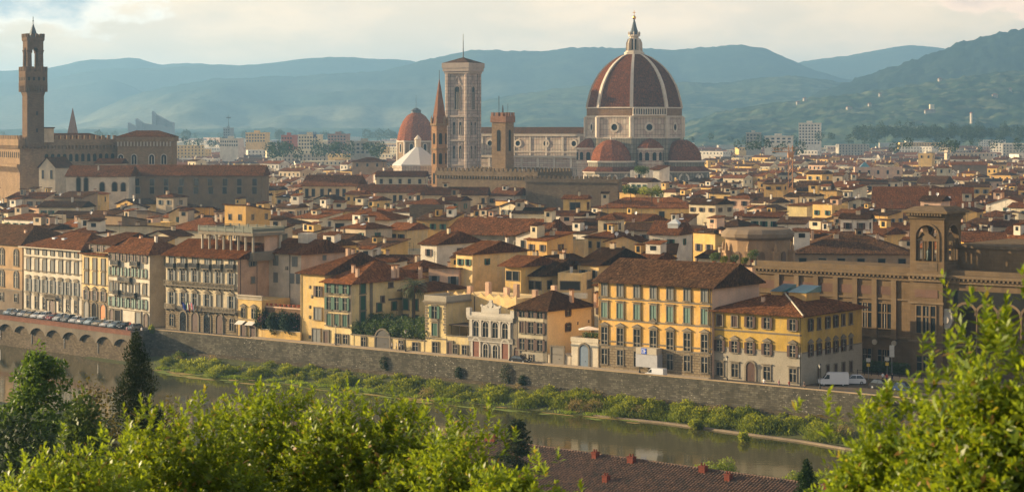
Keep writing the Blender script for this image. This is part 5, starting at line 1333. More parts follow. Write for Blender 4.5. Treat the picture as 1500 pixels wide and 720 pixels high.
# right wing with open loggia arches
r = Bld('library_loggia', 'x', 'x', 1381, 1560, (vpt(1381, 391), WD, WN), 30, LIBST, None, ztop=hL + .2)
zl0 = 3.5; ah2 = 10.4; aw2 = 4.1
xs2 = [r.u(1415), r.u(1446), r.u(1479), r.u(1512)]
mb = MB()
outl = [(0, 0)]
pitch = (xs2[1] - xs2[0])
edges = [xs2[0] - pitch / 2]
x_left = 0
mbx = MB(); mbx.box(0, xs2[0] - aw2 / 2, 0, 1.4, -.5, zl0 + ah2)
for i, x in enumerate(xs2):
    nxt = xs2[i + 1] - aw2 / 2 if i + 1 < len(xs2) else r.W
    mbx.box(x + aw2 / 2, nxt, 0, 1.4, -.5, zl0 + ah2)
    n_ = 10; arc = [(x + aw2 / 2 * math.cos(math.pi * k / n_), zl0 + ah2 - aw2 / 2 + aw2 / 2 * math.sin(math.pi * k / n_)) for k in range(n_ + 1)]
    mbx.xz(arc[:n_ // 2 + 1] + [(x + aw2 / 2, zl0 + ah2)], .001, 1.399); mbx.xz(arc[n_ // 2:] + [(x - aw2 / 2, zl0 + ah2)], .001, 1.399)
    MB().ring([(x + (aw2 / 2 + .5) * math.cos(math.pi * k / n_), zl0 + ah2 - aw2 / 2 + (aw2 / 2 + .5) * math.sin(math.pi * k / n_)) for k in range(n_ + 1)], arc, -.15, -.003).build('arch_moulding', LIBTR, r.root)
mbx.box(0, r.W, 0, 1.4, zl0 + ah2 + .002, hL + .2); mbx.box(0, r.W, 7, 30, -.5, hL + .19); mbx.box(0, r.W, 1.42, 6.98, hL - .5, hL + .18); mbx.box(0, .9, 1.42, 6.98, -.5, hL - .52); mbx.box(.92, r.W, 1.42, 6.98, -.5, zl0 - .3)
mbx.build('loggia_wall', LIBST, r.root); cornice(r, r.h); MB().box(0, r.W, .3, .9, r.h + .26, r.h + 1.2).build('parapet', LIBTR, r.root)
MB().box(r.u(1397), r.W, -.08, -.003, hL - 5.6, hL - 2.4).build('inscription_panel', flat('dark slate panel', (.022, .022, .019), .95, 0, .05), r.root)
mb = MB(); uu = r.u(1388); zc = hL - 8.2
mb.xz([(uu - 1.2, zc + 1.6), (uu + 1.2, zc + 1.6), (uu + 1.3, zc), (uu + .7, zc - 1.3), (uu, zc - 1.8), (uu - .7, zc - 1.3), (uu - 1.3, zc)], -.6, -.003); mb.xz(disc(.7, 12, uu, zc + .1), -.85, -.603)
mb.box(uu - 1.0, uu + 1.0, -.7, -.003, zc + 1.603, zc + 2.2); mb.build('coat_of_arms', TRW, r.root)
MB().box(0, r.W, 5, 30, hL + .2, hL + 5.4).build('attic', LIBST, r.root); MB().box(-.3, r.W, 4.6, 30, hL + 5.4, hL + 6).build('attic_cornice', DARKST, r.root)
r.band(hL - 13.0, .4, .3, LIBTR); adopt(r, b)
# bronze statue standing in the belvedere arch
st = MB().lathe([(.45, 0), (.5, .15), (.38, .8), (.42, 1.6), (.3, 2.1), (.12, 2.25)], 10).lathe([(.02, 2.2), (.17, 2.36), (.15, 2.55), (.02, 2.65)], 10)
st.tube((-.3, 0, 1.9), (-.55, -.15, 1.2), .11, .08).tube((.3, 0, 1.9), (.5, -.3, 1.5), .11, .08).tube((.5, -.3, 1.5), (.2, -.4, 1.6), .08, .06)
o = st.build('statue', flat('dark bronze', (.03, .04, .035), .45, .6), None, tower_o, WA, True); tag(o, 'dark bronze statue of a robed figure in the belvedere arch', 'statue')
# ------------------------------------------------------------------ the roofscape
OCC = set(); CELL = 2.5
def cells(cx, cy, rz, w_, d_, pad=0.0):
    c, s = math.cos(rz), math.sin(rz); out = set()
    nx_ = max(2, int((w_ + 2 * pad) / CELL * 1.6)); ny_ = max(2, int((d_ + 2 * pad) / CELL * 1.6))
    for i in range(nx_ + 1):
        for j in range(ny_ + 1):
            x = -pad + (w_ + 2 * pad) * i / nx_; y = -pad + (d_ + 2 * pad) * j / ny_
            out.add((int((cx + c * x - s * y) // CELL), int((cy + s * x + c * y) // CELL)))
    return out
for b in [FLB, GSB, GH, OB, YP, CP, LIB]: OCC |= cells(b.A.x, b.A.y, b.rz, b.W, b.D, 1)
for o in list(C.objects):
    if o.get('group') == ROW or o.get('category') in ('house', 'villa', 'palazzo', 'wall') and o.type == 'EMPTY' and o.name.split('.')[0] not in ('embankment_wall', 'quay_wall', 'return_wall'):
        wl_ = [c for c in o.children if c.name.split('.')[0] == 'wall']
        if wl_:
            xs_ = [v.co.x for v in wl_[0].data.vertices]; ys_ = [v.co.y for v in wl_[0].data.vertices]
            OCC |= cells(o.location.x, o.location.y, o.rotation_euler.z, max(xs_), max(ys_), 1)
for (x, y, r) in ((71, 1200, 48), (30, 1222, 22), (-10, 1240, 22), (-29, 1215, 14), (-55, 1270, 20), (-69, 1480, 20), (-33, 930, 8)):
    OCC |= cells(x - r, y - r, 0, 2 * r, 2 * r)
OCC |= cells(pc.x, pc.y, PA, 50, 48, 2); OCC |= cells(rp.x, rp.y, R(3), 26, 22, 2); OCC |= cells(LIB.A.x, LIB.A.y, LIB.rz, 140, 36, 2)
OCC |= cells(pg0.x, pg0.y, GA, 50, 28, 2)

def mwin(w_, h_, sh):
    def f():
        mb = MB().xz([(-w_ / 2, 0), (w_ / 2, 0), (w_ / 2, h_), (-w_ / 2, h_)], -.06, .1)
        if sh:
            for s in (-1, 1): mb.box(s * w_ * .78 - w_ * .24, s * w_ * .78 + w_ * .24, -.16, -.05, 0, h_, 1)
            mb.box(-w_ * .6, w_ * .6, -.2, -.062, -.18, -.02, 2)
        else: mb.ring([(-w_ / 2 - .15, -.15), (w_ / 2 + .15, -.15), (w_ / 2 + .15, h_ + .15), (-w_ / 2 - .15, h_ + .15)], [(-w_ / 2, 0), (w_ / 2, 0), (w_ / 2, h_), (-w_ / 2, h_)], -.14, .05, 2)
        return mb.mesh('window', [GLASS, SH[sh] if sh else STONE, STONE])
    return wmesh(('mw', w_, h_, sh), f)
DISHM = flat('white dish', (.6, .58, .55), .5)
def chim_mesh(k):
    def f():
        w_, h_ = ((.6, 1.2), (.8, 1.0), (.55, 1.7), (1.3, 1.1))[k]
        mb = MB().box(-w_ / 2, w_ / 2, -.35, .35, -1.2, h_)
        for a in (-1, 1): mb.box(a * w_ * .36 - .08, a * w_ * .36 + .08, -.3, .3, h_ + .003, h_ + .22)
        mb.box(-w_ / 2 - .12, w_ / 2 + .12, -.47, .47, h_ + .223, h_ + .36, 1)
        return mb.mesh('chimney', [WALL[('cream', 'pink', 'white', 'beige')[k]], ROOF[2]])
    return wmesh(('ch', k), f)
def ant_mesh(k):
    def f():
        h_ = (3.2, 4.2, 2.6)[k]; mb = MB().tube((0, 0, -.8), (0, 0, h_), .045, .035, 5)
        for i in range(3): mb.tube((-.5 + .08 * i, 0, h_ - .15 - .4 * i), (.5 - .08 * i, 0, h_ - .15 - .4 * i), .025, None, 4)
        return mb.mesh('antenna', IRON)
    return wmesh(('an', k), f)
def dish_mesh():
    mb = MB().tube((0, 0, -.6), (0, 0, .6), .05)
    T = Matrix.Translation((0, -.1, .8)) @ Matrix.Rotation(R(75), 4, 'X')
    mb.lathe([(.02, -.12), (.3, -.06), (.48, .05), (.5, .08), (.3, -.02), (.02, -.06)], 10, T=T); return mb.mesh('dish', DISHM)
def sky_mesh():
    return MB().box(-.7, .7, -.5, .5, -.15, .14).mesh('skylight', flat('skylight glass', (.5, .55, .6), .15, 0, .6))
HOUSES = []
def house(A, rz, w_, d_, h, roof, wall, ri, label, rise=None, fw=None, sw=None, sh='brown', chim=1, dish=0, ant=1, skyl=0, group='houses of the old town roofscape', cat='house', name='house', rows=1, wsz=(1.1, 1.7), over=.6, seed=0):
    rr = random.Random(seed or int(A.x * 13 + A.y * 7))
    root = thing(name, label, cat, (A.x, A.y, 0), rz, group)
    wm = WALL[wall] if isinstance(wall, str) else wall
    rise = rise if rise is not None else .5 * (w_ if roof == 'F' else d_) * .34
    mb = MB().box(0, w_, 0, d_, -.3, h)
    rb_ = MB(); e = over; t_ = .2; zr = h + .06
    def rz_at(x, y): return h
    if roof in 'GH':
        hip = roof == 'H'; hiproof(rb_, 0, w_, 0, d_, zr + t_, rise, hip, hip, e, t_)
        if not hip:
            for x in (0, w_): mb.add([(x, 0, h), (x, d_, h), (x, d_ / 2, h + rise - .05)], [(0, 1, 2)])
        rz_at = lambda x, y: h + .25 + rise * (1 - abs(y - d_ / 2) / (d_ / 2 + e))
    elif roof == 'F':
        v = [(-e, -e, zr + t_), (w_ + e, -e, zr + t_), (w_ + e, d_ + e, zr + t_), (-e, d_ + e, zr + t_), (w_ / 2, -e, zr + t_ + rise), (w_ / 2, d_ + e, zr + t_ + rise)]
        v += [(x, y, z - t_ - .05) for x, y, z in v]
        rb_.add(v, [(0, 4, 5, 3), (4, 1, 2, 5), (6, 9, 11, 10), (10, 11, 8, 7), (0, 6, 10, 4), (4, 10, 7, 1), (3, 5, 11, 9), (5, 2, 8, 11), (0, 3, 9, 6), (1, 7, 8, 2)])
        for y in (0, d_): mb.add([(0, y, h), (w_, y, h), (w_ / 2, y, h + rise - .05)], [(0, 1, 2)])
        rz_at = lambda x, y: h + .25 + rise * (1 - abs(x - w_ / 2) / (w_ / 2 + e))
    elif roof in 'SB':
        z0, z1 = (zr, zr + rise) if roof == 'S' else (zr + rise, zr)
        v = [(-e, -e, z0 + t_), (w_ + e, -e, z0 + t_), (w_ + e, d_ + e, z1 + t_), (-e, d_ + e, z1 + t_)]; v += [(x, y, z - t_) for x, y, z in v]
        rb_.add(v, [(0, 1, 2, 3), (7, 6, 5, 4), (0, 4, 5, 1), (1, 5, 6, 2), (2, 6, 7, 3), (3, 7, 4, 0)])
        ye, yl = (d_, 0) if roof == 'S' else (0, d_)
        for x in (0, w_): mb.add([(x, yl, h), (x, ye, h), (x, ye, h + rise - .05)], [(0, 1, 2)])
        mb.add([(0, ye, h), (w_, ye, h), (w_, ye, h + rise - .05), (0, ye, h + rise - .05)], [(0, 1, 2, 3)])
        rz_at = lambda x, y: h + .25 + rise * ((y / d_) if roof == 'S' else (1 - y / d_))
    else:
        for (x0, x1, y0, y1) in ((0, w_, 0, .25), (0, w_, d_ - .25, d_), (0, .25, .26, d_ - .26), (w_ - .25, w_, .26, d_ - .26)): mb.box(x0, x1, y0, y1, h + .003, h + .9)
        rb_.box(.26, w_ - .26, .26, d_ - .26, h - .1, h + .12); rz_at = lambda x, y: h + .12
    mb.build('wall', wm, root); rf = rb_.build('roof', ROOF[ri] if isinstance(ri, int) else ri, root)
    nf = fw if fw is not None else max(1, int(w_ / 3.1)); ns = sw if sw is not None else max(0, int(d_ / 6))
    ww, wh = wsz
    for r_ in range(rows):
        zb_ = h - 1.0 - wh - r_ * 3.3 + (rise * .0)
        for i in range(nf):
            if rows > 1 or rr.random() < .9: link('window', mwin(ww, wh, sh), root, (w_ * (i + .5) / nf + rr.uniform(-.3, .3), 0, zb_))
        for i in range(ns):
            o = link('window', mwin(ww, wh, sh), root, (w_, d_ * (i + .5) / ns + rr.uniform(-.8, .8), zb_)); o.rotation_euler = (0, 0, R(90))
    for i in range(chim):
        x, y = rr.uniform(.15, .85) * w_, rr.uniform(.25, .8) * d_
        link('chimney', chim_mesh(rr.randrange(4)), rf, (x, y, rz_at(x, y) - .1), rr.choice((0, R(90))))
    for i in range(ant):
        x, y = rr.uniform(.15, .85) * w_, rr.uniform(.3, .8) * d_
        link('antenna', ant_mesh(rr.randrange(3)), rf, (x, y, rz_at(x, y)), rr.uniform(0, 3))
    if d_ > 8 and w_ > 8 and roof in 'GHS' and rr.random() < .38 and h < 20:
        x = rr.uniform(.2, .7) * w_; y = d_ * rr.uniform(.3, .5); z = rz_at(x, y); k_ = rr.uniform(1.4, 2.6); hh2 = rr.uniform(1.3, 2.4)
        dm = MB().box(x, x + k_, y, y + 2.2, z - 1.2, z + hh2, 0).box(x - .25, x + k_ + .25, y - .3, y + 2.5, z + hh2 + .003, z + hh2 + .2, 1).box(x + k_ * .25, x + k_ * .75, y - .05, y - .003, z + .35, z + hh2 - .3, 2).build('dormer', [wm, ROOF[ri] if isinstance(ri, int) else ROOF[1], GLASS], rf)
    if w_ > 6 and roof in 'GHSBT' and rr.random() < .45 and h < 20:
        bx, by = rr.uniform(2.2, 4.2), rr.uniform(2.2, 3.8); x = rr.choice((0.3, w_ - bx - .3)); y = rr.uniform(.15, .6) * (d_ - by); z = rz_at(x + bx / 2, y + by / 2); k_ = rr.uniform(1.6, 3.0)
        MB().box(x, x + bx, y, y + by, z - 2.2, z + k_, 0).add([(x - .3, y - .3, z + k_ + .1), (x + bx + .3, y - .3, z + k_ + .1), (x + bx + .3, y + by + .3, z + k_ + .8), (x - .3, y + by + .3, z + k_ + .8), (x - .3, y - .3, z + k_ + .003), (x + bx + .3, y - .3, z + k_ + .003), (x + bx + .3, y + by + .3, z + k_ + .6), (x - .3, y + by + .3, z + k_ + .6)], [(0, 1, 2, 3), (0, 4, 5, 1), (1, 5, 6, 2), (2, 6, 7, 3), (3, 7, 4, 0), (7, 6, 5, 4)], 1).box(x + bx * .3, x + bx * .7, y - .06, y - .003, z + k_ - 1.5, z + k_ - .4, 2).build('roof_hut', [WALL[rr.choice(('cream', 'white', 'yellow', 'pink', 'beige'))], ROOF[rr.randrange(3)], GLASS], rf)
    for i in range(dish):
        x, y = rr.uniform(.15, .85) * w_, rr.uniform(.1, .5) * d_; link('dish', wmesh('dish', dish_mesh), rf, (x, y, rz_at(x, y)))
    for i in range(skyl):
        x, y = rr.uniform(.2, .8) * w_, .25 * d_; o = link('skylight', wmesh('skyl', sky_mesh), rf, (x, y, rz_at(x, y))); o.rotation_euler = (math.atan(rise / (d_ / 2)) if roof in 'GHS' else 0, 0, 0)
    OCC.update(cells(A.x, A.y, rz, w_, d_, .4)); HOUSES.append(root); return root
def hh(xL, xR, yE, h, d_, roof, wall, ri, label, rz=-38, **k):
    D = (CZ - h) * F / (yE - HY); A = vpt(xL, D); dd = Vector((math.cos(R(rz)), math.sin(R(rz)), 0))
    Bp = isect(xR, A, dd); return house(A, R(rz), max(3, (Bp - A).length), d_, h, roof, wall, ri, label, **k)
ochre2 = plaster('bright ochre', (.70, .37, .07)); golden = MATS['golden plaster']; paleyel = MATS['light yellow']
# --- individually placed buildings, read off the photograph
hh(24, 75, 319, 17, 9, 'T', 'cream', 1, 'cream rooftop loggia with round arches left of the long ochre house', fw=0, sw=0, chim=3, rz=-20, cat='loggia')
q = HOUSES[-1]
for x, w_ in ((2.2, 2.2), (5.0, 2.2), (7.8, 2.2)): link('arch', MB().xz(archpts(w_ * .6, 4.4, 8), -.1, .1).mesh('arch', DUSK), q, (x, 0, 11))
link('arch', MB().xz(archpts(3, 5.2, 8), -.1, .1).mesh('arch', DUSK), q, (11.2, 0, 10.8))
hh(75, 168, 319, 16, 12, 'G', 'ochre', 1, 'long ochre house with a row of dark windows right of the arched loggia', fw=8, sh=None, wsz=(1.6, 1.9), rz=-16)
hh(96, 143, 342, 17, 10, 'H', 'white', 0, 'white house with grey shutters under a wide brown roof behind the white palazzo', sh='grey', fw=3, rz=-16)
hh(150, 222, 336, 17, 12, 'B', 'cream', 1, 'long cream blank wall with a tall white chimney behind the pale-shuttered palazzo', fw=0, sw=0, chim=2, rise=1.2, rz=-18)
hh(108, 149, 285, 21, 10, 'F', 'yellow', 2, 'plain yellow block with one small window below the white arched hall', fw=1, sh=None, rz=-5, rise=1.0)
hh(57, 118, 304, 18, 12, 'G', 'cream', 1, 'cream house with green shutters and a white roof terrace above the ochre house', sh='green', rz=-12)
hh(182, 215, 305, 17, 9, 'F', 'white', 0, 'small white gabled house with three green shutters below the dark stone hall', sh='green', fw=3, sw=0, rz=5, rise=1.5)
hh(10, 64, 291, 19, 12, 'S', 'beige', 2, 'low beige house with a sunlit brown lean-to roof near the left edge', rz=-8)
hh(240, 322, 337, 15.5, 18, 'H', 'cream', 2, 'wide low house with a large red hipped roof left of the flagged loggia', fw=3, chim=4, rz=-25, rise=3.6)
hh(247, 277, 313, 18, 9, 'F', golden, 0, 'golden gabled house with one green shuttered window behind the red hipped roof', fw=1, sh='green', sw=0, rz=-10, rise=2)
hh(270, 312, 316, 16.5, 8, 'B', ochre2, 0, 'bright orange wall sloping down beside the golden gabled house', fw=0, sw=0, rise=3, rz=-14)
hh(316, 343, 315, 17, 8, 'T', 'cream', DISHM, 'cream rooftop hut with a flat white roof above the flagged loggia', fw=2, sh='grey', rz=-10)
hh(352, 424, 328, 16, 14, 'H', 'cream', 1, 'cream house with a dark hipped roof and skylight right of the flagged loggia', skyl=2, fw=2, rz=-20)
hh(376, 404, 338, 18, 9, 'S', 'beige', 0, 'beige house with a dark open roof loggia and plain ochre side', fw=2, sh=None, wsz=(2.6, 2.6), rz=-25, rise=1.2)
hh(443, 522, 273, 22, 20, 'G', plaster('muted yellow', (.62, .47, .27)), 0, 'long pale yellow palace block with seven tall windows below the chapel dome', fw=7, sh=None, wsz=(1.3, 3.2), rz=-8, cat='palace', chim=0, ant=0, rise=4.4)  # paler, less saturated yellow shared by the long blocks
hh(522, 618, 282, 20, 12, 'G', MATS['muted yellow'], 0, 'long low yellow gallery with many slit windows below the spire tower', fw=11, sh=None, wsz=(1.2, 3.0), rz=-12, cat='palace', chim=0, ant=0, rise=3)
hh(618, 712, 286, 19.5, 12, 'G', MATS['muted yellow'], 0, 'yellow gallery continuing right to the stone-sided cream house', fw=9, sh=None, wsz=(1.2, 2.6), rz=-6, cat='palace', chim=0, ant=0, rise=3)
hh(516, 560, 237, 26, 14, 'H', plaster('medieval stone', (.36, .25, .15)), 0, 'square medieval stone tower house under a hipped roof left of the white pyramid', fw=3, sh=None, rz=-8, chim=0)
hh(551, 622, 259, 24, 14, 'G', 'cream', 0, 'cream building with five small windows just in front of the white pyramid', fw=5, sh=None, wsz=(1.2, 2.0), rz=-4, chim=0)
hh(488, 570, 322, 20, 18, 'H', 'white', 2, 'tall white house with recessed panels under a wide red hipped roof', fw=4, sh=None, wsz=(2.6, 3.8), rz=-14, rows=1, chim=1, over=1.3)
hh(485, 521, 309, 18, 9, 'S', 'ochre', 0, 'yellow ochre house with a brown lean-to roof above the panelled white house', fw=2, rz=-10)
hh(568, 596, 337, 18, 11, 'G', golden, 2, 'golden house with a plain sunlit gable right of the panelled white house', fw=2, sw=0, rz=-30)
hh(600, 648, 305, 21, 8, 'T', DARKST, 1, 'blunt dark stone block standing among the roofs below the spire tower', fw=0, sw=0, rz=-3, chim=0, ant=0)
hh(716, 752, 287, 19, 18, 'G', 'white', 0, 'white house with a rough stone side wall below the dark battlements', fw=3, sh='brown', sw=0, rz=-24)
hh(752, 797, 313, 19, 10, 'G', 'cream', 1, 'cream house with two large studio windows above the painted palazzo', fw=2, sh=None, wsz=(3.2, 2.8), rz=-12, sw=1)
hh(825, 858, 292, 23, 7, 'G', 'yellow', 2, 'slender yellow roof tower with one wide window above the brown roofs', fw=1, sh=None, wsz=(3.4, 2.4), sw=1, rz=-15)
hh(818, 876, 337, 16, 14, 'G', 'cream', 1, 'low cream house with a broad dark brown roof left of the small square tower', fw=3, sh=None, wsz=(2.4, 1.6), rz=-8, rise=3.2)
GREYSG = plaster('grey decorated plaster', (.25, .22, .165))
hh(655, 793, 343, 18, 20, 'G', GREYSG, 0, 'grey painted palazzo with pale panels between its windows and an ochre end wall', fw=0, sw=0, rz=-24, cat='palazzo', name='painted_palazzo', chim=2, rise=4.0, over=1.0)
q = HOUSES[-1]; wq_ = [c for c in q.children if c.name.startswith('wall')][0]; Wq = max(v.co.x for v in wq_.data.vertices)
for i in range(9):
    x = 1.5 + (Wq - 2.4) * i / 8
    o = link('panel', wmesh('panel', lambda: MB().ring([(-.9, 0), (.9, 0), (.9, 4.2), (-.9, 4.2)], [(-.65, .3), (.65, .3), (.65, 3.9), (-.65, 3.9)], -.2, .0).xz(disc(.5, 10, 0, 2.6), -.15, 0).xz([(-.4, .6), (.4, .6), (.4, 1.6), (-.4, 1.6)], -.12, 0).mesh('panel', PALESTONE)), q, (x, 0, 12.6))
    if i < 8: link('window', mwin(1.3, 3.4, None), q, (x + (Wq - 2.4) / 16, 0, 12.8))
link('end_wall', MB().box(.003, .06, 0, 20, 0, 18).add([(.06, 0, 18), (.06, 20, 18), (.06, 10, 21.8)], [(0, 1, 2)]).mesh('end_wall', golden), q, (Wq, 0, 0))
link('balustrade', MB().box(0, Wq, -.5, -.01, 11.4, 11.8).mesh('balustrade', PALESTONE), q)
hh(793, 855, 357, 16, 9, 'T', golden, 1, 'long golden blank wall running right from the painted palazzo', fw=0, sw=0, rz=-10, chim=2)
hh(878, 1022, 305, 19, 16, 'H', 'yellow', 2, 'very long yellow palazzo with seven dark windows and sunlit red roof', fw=7, sh=None, wsz=(1.7, 2.6), rz=-8, cat='palazzo', chim=4, rise=3.4)
hh(923, 949, 252, 24, 9, 'T', 'white', 1, 'white tower house with a green roof pergola below the cathedral', fw=1, sh=None, sw=0, rz=-20, chim=0)
hh(950, 966, 249, 24.5, 12, 'S', 'white', 0, 'pale blank gable wall right of the white tower house', fw=0, sw=0, rz=-30, chim=0)
hh(876, 901, 322, 21, 7, 'H', 'cream', 0, 'small square cream tower under a little pyramid roof', fw=1, sh=None, sw=1, rz=-25, rise=1.6, chim=0)
hh(914, 952, 338, 17, 12, 'G', 'beige', 1, 'beige house with two grey shuttered windows right of the small square tower', fw=2, sh='grey', rz=-14, wsz=(1.2, 2.2))
hh(951, 993, 344, 17.5, 11, 'G', 'white', 0, 'white house with green shutters and a glass roof lantern', fw=2, sh='green', rz=-26, rise=3.6)
q = HOUSES[-1]; MB().box(4.6, 7.6, 2.2, 5.2, 18.5, 20.6).prism([(4.4, 2.0), (7.8, 2.0), (7.8, 5.4), (4.4, 5.4)], 20.6, 22.0, 0, [(6.1, 3.7), (6.2, 3.7), (6.2, 3.8), (6.1, 3.8)]).build('roof_lantern', flat('pale lantern glass', (.5, .52, .5), .3), [c for c in q.children if c.name.startswith('roof')][0])
hh(994, 1042, 347, 16.5, 9, 'T', 'ochre', 1, 'ochre studio with white gridded windows right of the lantern house', fw=2, sh=None, wsz=(4.0, 2.6), rz=-10, chim=0)
hh(1141, 1172, 275, 20, 11, 'S', 'yellow', 1, 'yellow house with green shutters under the first of two dark roofs at centre right', fw=2, sh='green', rz=-14)
hh(1167, 1212, 280, 19.5, 13, 'G', 'ochre', 1, 'large ochre house with five shuttered windows and a plain right gable', fw=5, sh='green', rz=-22, rise=4.2)
hh(1153, 1182, 301, 19, 16, 'S', plaster('lemon plaster', (.68, .55, .26)), 0, 'tall blank lemon yellow wall catching the sun above the rotunda', fw=0, sw=0, rz=-35, rise=.6)
hh(1252, 1322, 247, 22, 10, 'T', 'pink', 1, 'long pink building with a teal pyramid skylight far right of the cathedral', fw=5, sh=None, wsz=(1.1, 2.0), rz=-6, chim=0)
q = HOUSES[-1]; MB().prism([(3, 1), (9, 1), (9, 7), (3, 7)], 23, 26, 0, [(5.9, 3.9), (6.1, 3.9), (6.1, 4.1), (5.9, 4.1)]).build('pyramid_skylight', SKY, [c for c in q.children if c.name.startswith('roof')][0])
hh(1247, 1300, 270, 19, 12, 'G', 'beige', 1, 'long beige house with a row of dark arched openings under a brown roof', fw=5, sh=None, wsz=(2.0, 1.6), rz=-6)
hh(1278, 1425, 306, 17, 34, 'G', 'cream', 2, 'huge dark red hall roof with small skylights and a pale end gable', fw=0, sw=2, rz=-12, rise=7.5, skyl=3, chim=2, cat='hall', name='market_hall', wsz=(1.8, 3))
hh(1344, 1383, 269, 20, 16, 'G', 'beige', 1, 'beige house with four small windows and a tall whitish gable end', fw=4, sh=None, rz=-28, sw=1, rise=3.4)
hh(1415, 1448, 274, 20, 12, 'G', 'yellow', 1, 'yellow house with three pale shutters right of the whitish gable', fw=3, sh='grey', rz=-12)
hh(1345, 1365, 226, 25, 9, 'T', 'yellow', 1, 'bright yellow cube house standing clear in the far right roofs', fw=2, sh=None, rz=-25)
hh(1392, 1432, 233, 24, 12, 'G', 'white', 0, 'white house with arched windows and yellow gable near the right edge', fw=3, sh=None, rz=-20)
hh(1394, 1446, 242, 22, 12, 'G', 'brown', 2, 'dark open market porch under a red roof near the right edge', fw=0, rz=-5, sw=0)
hh(1372, 1386, 246, 23, 7, 'H', 'cream', 2, 'tiny cream turret with windows on two sides at far right', fw=1, sw=1, sh=None, rz=-40)
hh(1412, 1474, 355, 16, 14, 'G', ochre2, 0, 'bright ochre house with three dark windows right of the belvedere tower', fw=3, sh=None, wsz=(1.0, 2.4), rz=-8)
hh(1162, 1335, 372, 15, 26, 'H', 'brown', 1, 'wide low building with a mossy old tile roof left of the belvedere tower', fw=6, sh=None, wsz=(1.8, 1.2), rz=-6, rise=5, chim=3)
hh(887, 938, 355, 19, 10, 'F', golden, 0, 'blank golden house with shallow gable and a dish behind the yellow palazzo', fw=1, sh=None, wsz=(.6, .7), sw=0, rz=-12, rise=1.6, dish=2)
hh(939, 988, 373, 15, 9, 'S', 'yellow', 1, 'low yellow house with an old mossy roof behind the yellow palazzo', fw=2, sh='green', rz=-8, rise=2.2)
hh(953, 1062, 392, 15.5, 10, 'T', 'ochre', 1, 'low orange terrace house with rooftop garden behind the yellow palazzo', fw=2, sh='grey', rz=-20, chim=3)
RG = HOUSES[-1]
hh(1068, 1102, 398, 16, 16, 'B', 'pink', 1, 'pink house with slanted wall and small dormer right of the yellow palazzo', fw=1, rz=-38, rise=1.5, sw=2, sh=None)
hh(668, 692, 372, 18, 19, 'G', golden, 0, 'yellow house with green shuttered attic and a broad blank sunlit side', fw=2, sh='green', sw=2, rz=-42, rise=2.6, wsz=(.9, 1.4))
hh(628, 672, 397, 14, 12, 'B', 'pink', 1, 'pinkish house with grey shutters and a roof terrace behind the palm', fw=3, sh='grey', rz=-22, rise=.8, wsz=(1.3, 2.2))
hh(616, 640, 358, 18, 17, 'G', 'white', 0, 'whitish pink house with one shuttered window left of the blank yellow side', fw=1, rz=-40, sw=1)
hh(740, 763, 390, 16, 12, 'G', 'yellow', 0, 'tall yellow house with a wide red eaves roof above the white villa', fw=2, sw=1, rz=-38, over=1.3, sh=None, wsz=(1.6, 2.0))
hh(766, 792, 404, 13.8, 20, 'G', paleyel, 1, 'pale yellow house with long dark roof and attic windows above the brown-shuttered house', fw=3, sh=None, wsz=(1.6, 1.8), rz=-38, sw=3, rows=2)
hh(817, 853, 405, 14, 11, 'T', golden, 1, 'golden house with a covered white balcony above the orange end wall', fw=1, sh=None, wsz=(4.5, 1.8), rz=-18, sw=1)
q = HOUSES[-1]; MB().box(.3, 7.0, -1.4, -.003, 9.4, 10.5).build('balcony', WALL['white'], q)
hh(846, 877, 388, 16, 20, 'G', golden, 1, 'golden house with small eaves windows beside the yellow palazzo roof', fw=2, rz=-38, sw=2, sh='grey')
hh(578, 606, 398, 13.5, 14, 'H', paleyel, 0, 'pale yellow house with a hipped roof just behind the palm', fw=0, rz=-38, sw=1, sh=None)
hh(500, 520, 390, 15, 9, 'G', 'cream', 1, 'small cream house with clustered chimneys behind the green-shuttered roof', fw=1, chim=3, rz=-38)
# brown octagonal rotunda with niches
rc = P(1110, 375, 480); rc.z = 0
ro = thing('rotunda', 'brown stone rotunda with niches, statues and scrolled buttresses among the roofs', 'rotunda', rc)
ROT = plaster('rotunda stone', (.36, .24, .135), .55)
MB().lathe([(7.6, 0), (7.6, 21.2)], 16).build('wall', ROT, ro)
MB().lathe([(7.9, 21.2), (8.6, 21.8), (8.6, 22.6), (8.0, 23.2), (7.4, 23.6), (1, 24)], 16).build('cornice', plaster('dark cornice', (.2, .15, .1), .5), ro)
for k in range(16):
    a = R(22.5 * k); T = frame(Vector((math.cos(a), math.sin(a), 0)) * 7.55, Vector((math.cos(a), math.sin(a), 0)))
    if k % 2:
        o = link('buttress', MB().box(-.6, .6, -1.2, .1, 0, 18.2).box(-.8, .8, -1.5, .1, 18.203, 18.7).lathe([(.35, 18.7), (.4, 19.4), (.22, 20.2), (.05, 20.6)], 8, 0, -.8).mesh('buttress', ROT), ro); o.matrix_local = T
    else:
        o = link('niche', MB().xz(archpts(1.5, 3, 8, 0, 15.6), -.1, .05).xz(disc(.7, 12, 0, 14.3), -.1, .05).mesh('niche', plaster('painted niche shade', (.16, .11, .07))), ro); o.matrix_local = T  # darker stone colour paints the niche shade on flat panels
OCC |= cells(rc.x - 9, rc.y - 9, 0, 18, 18)
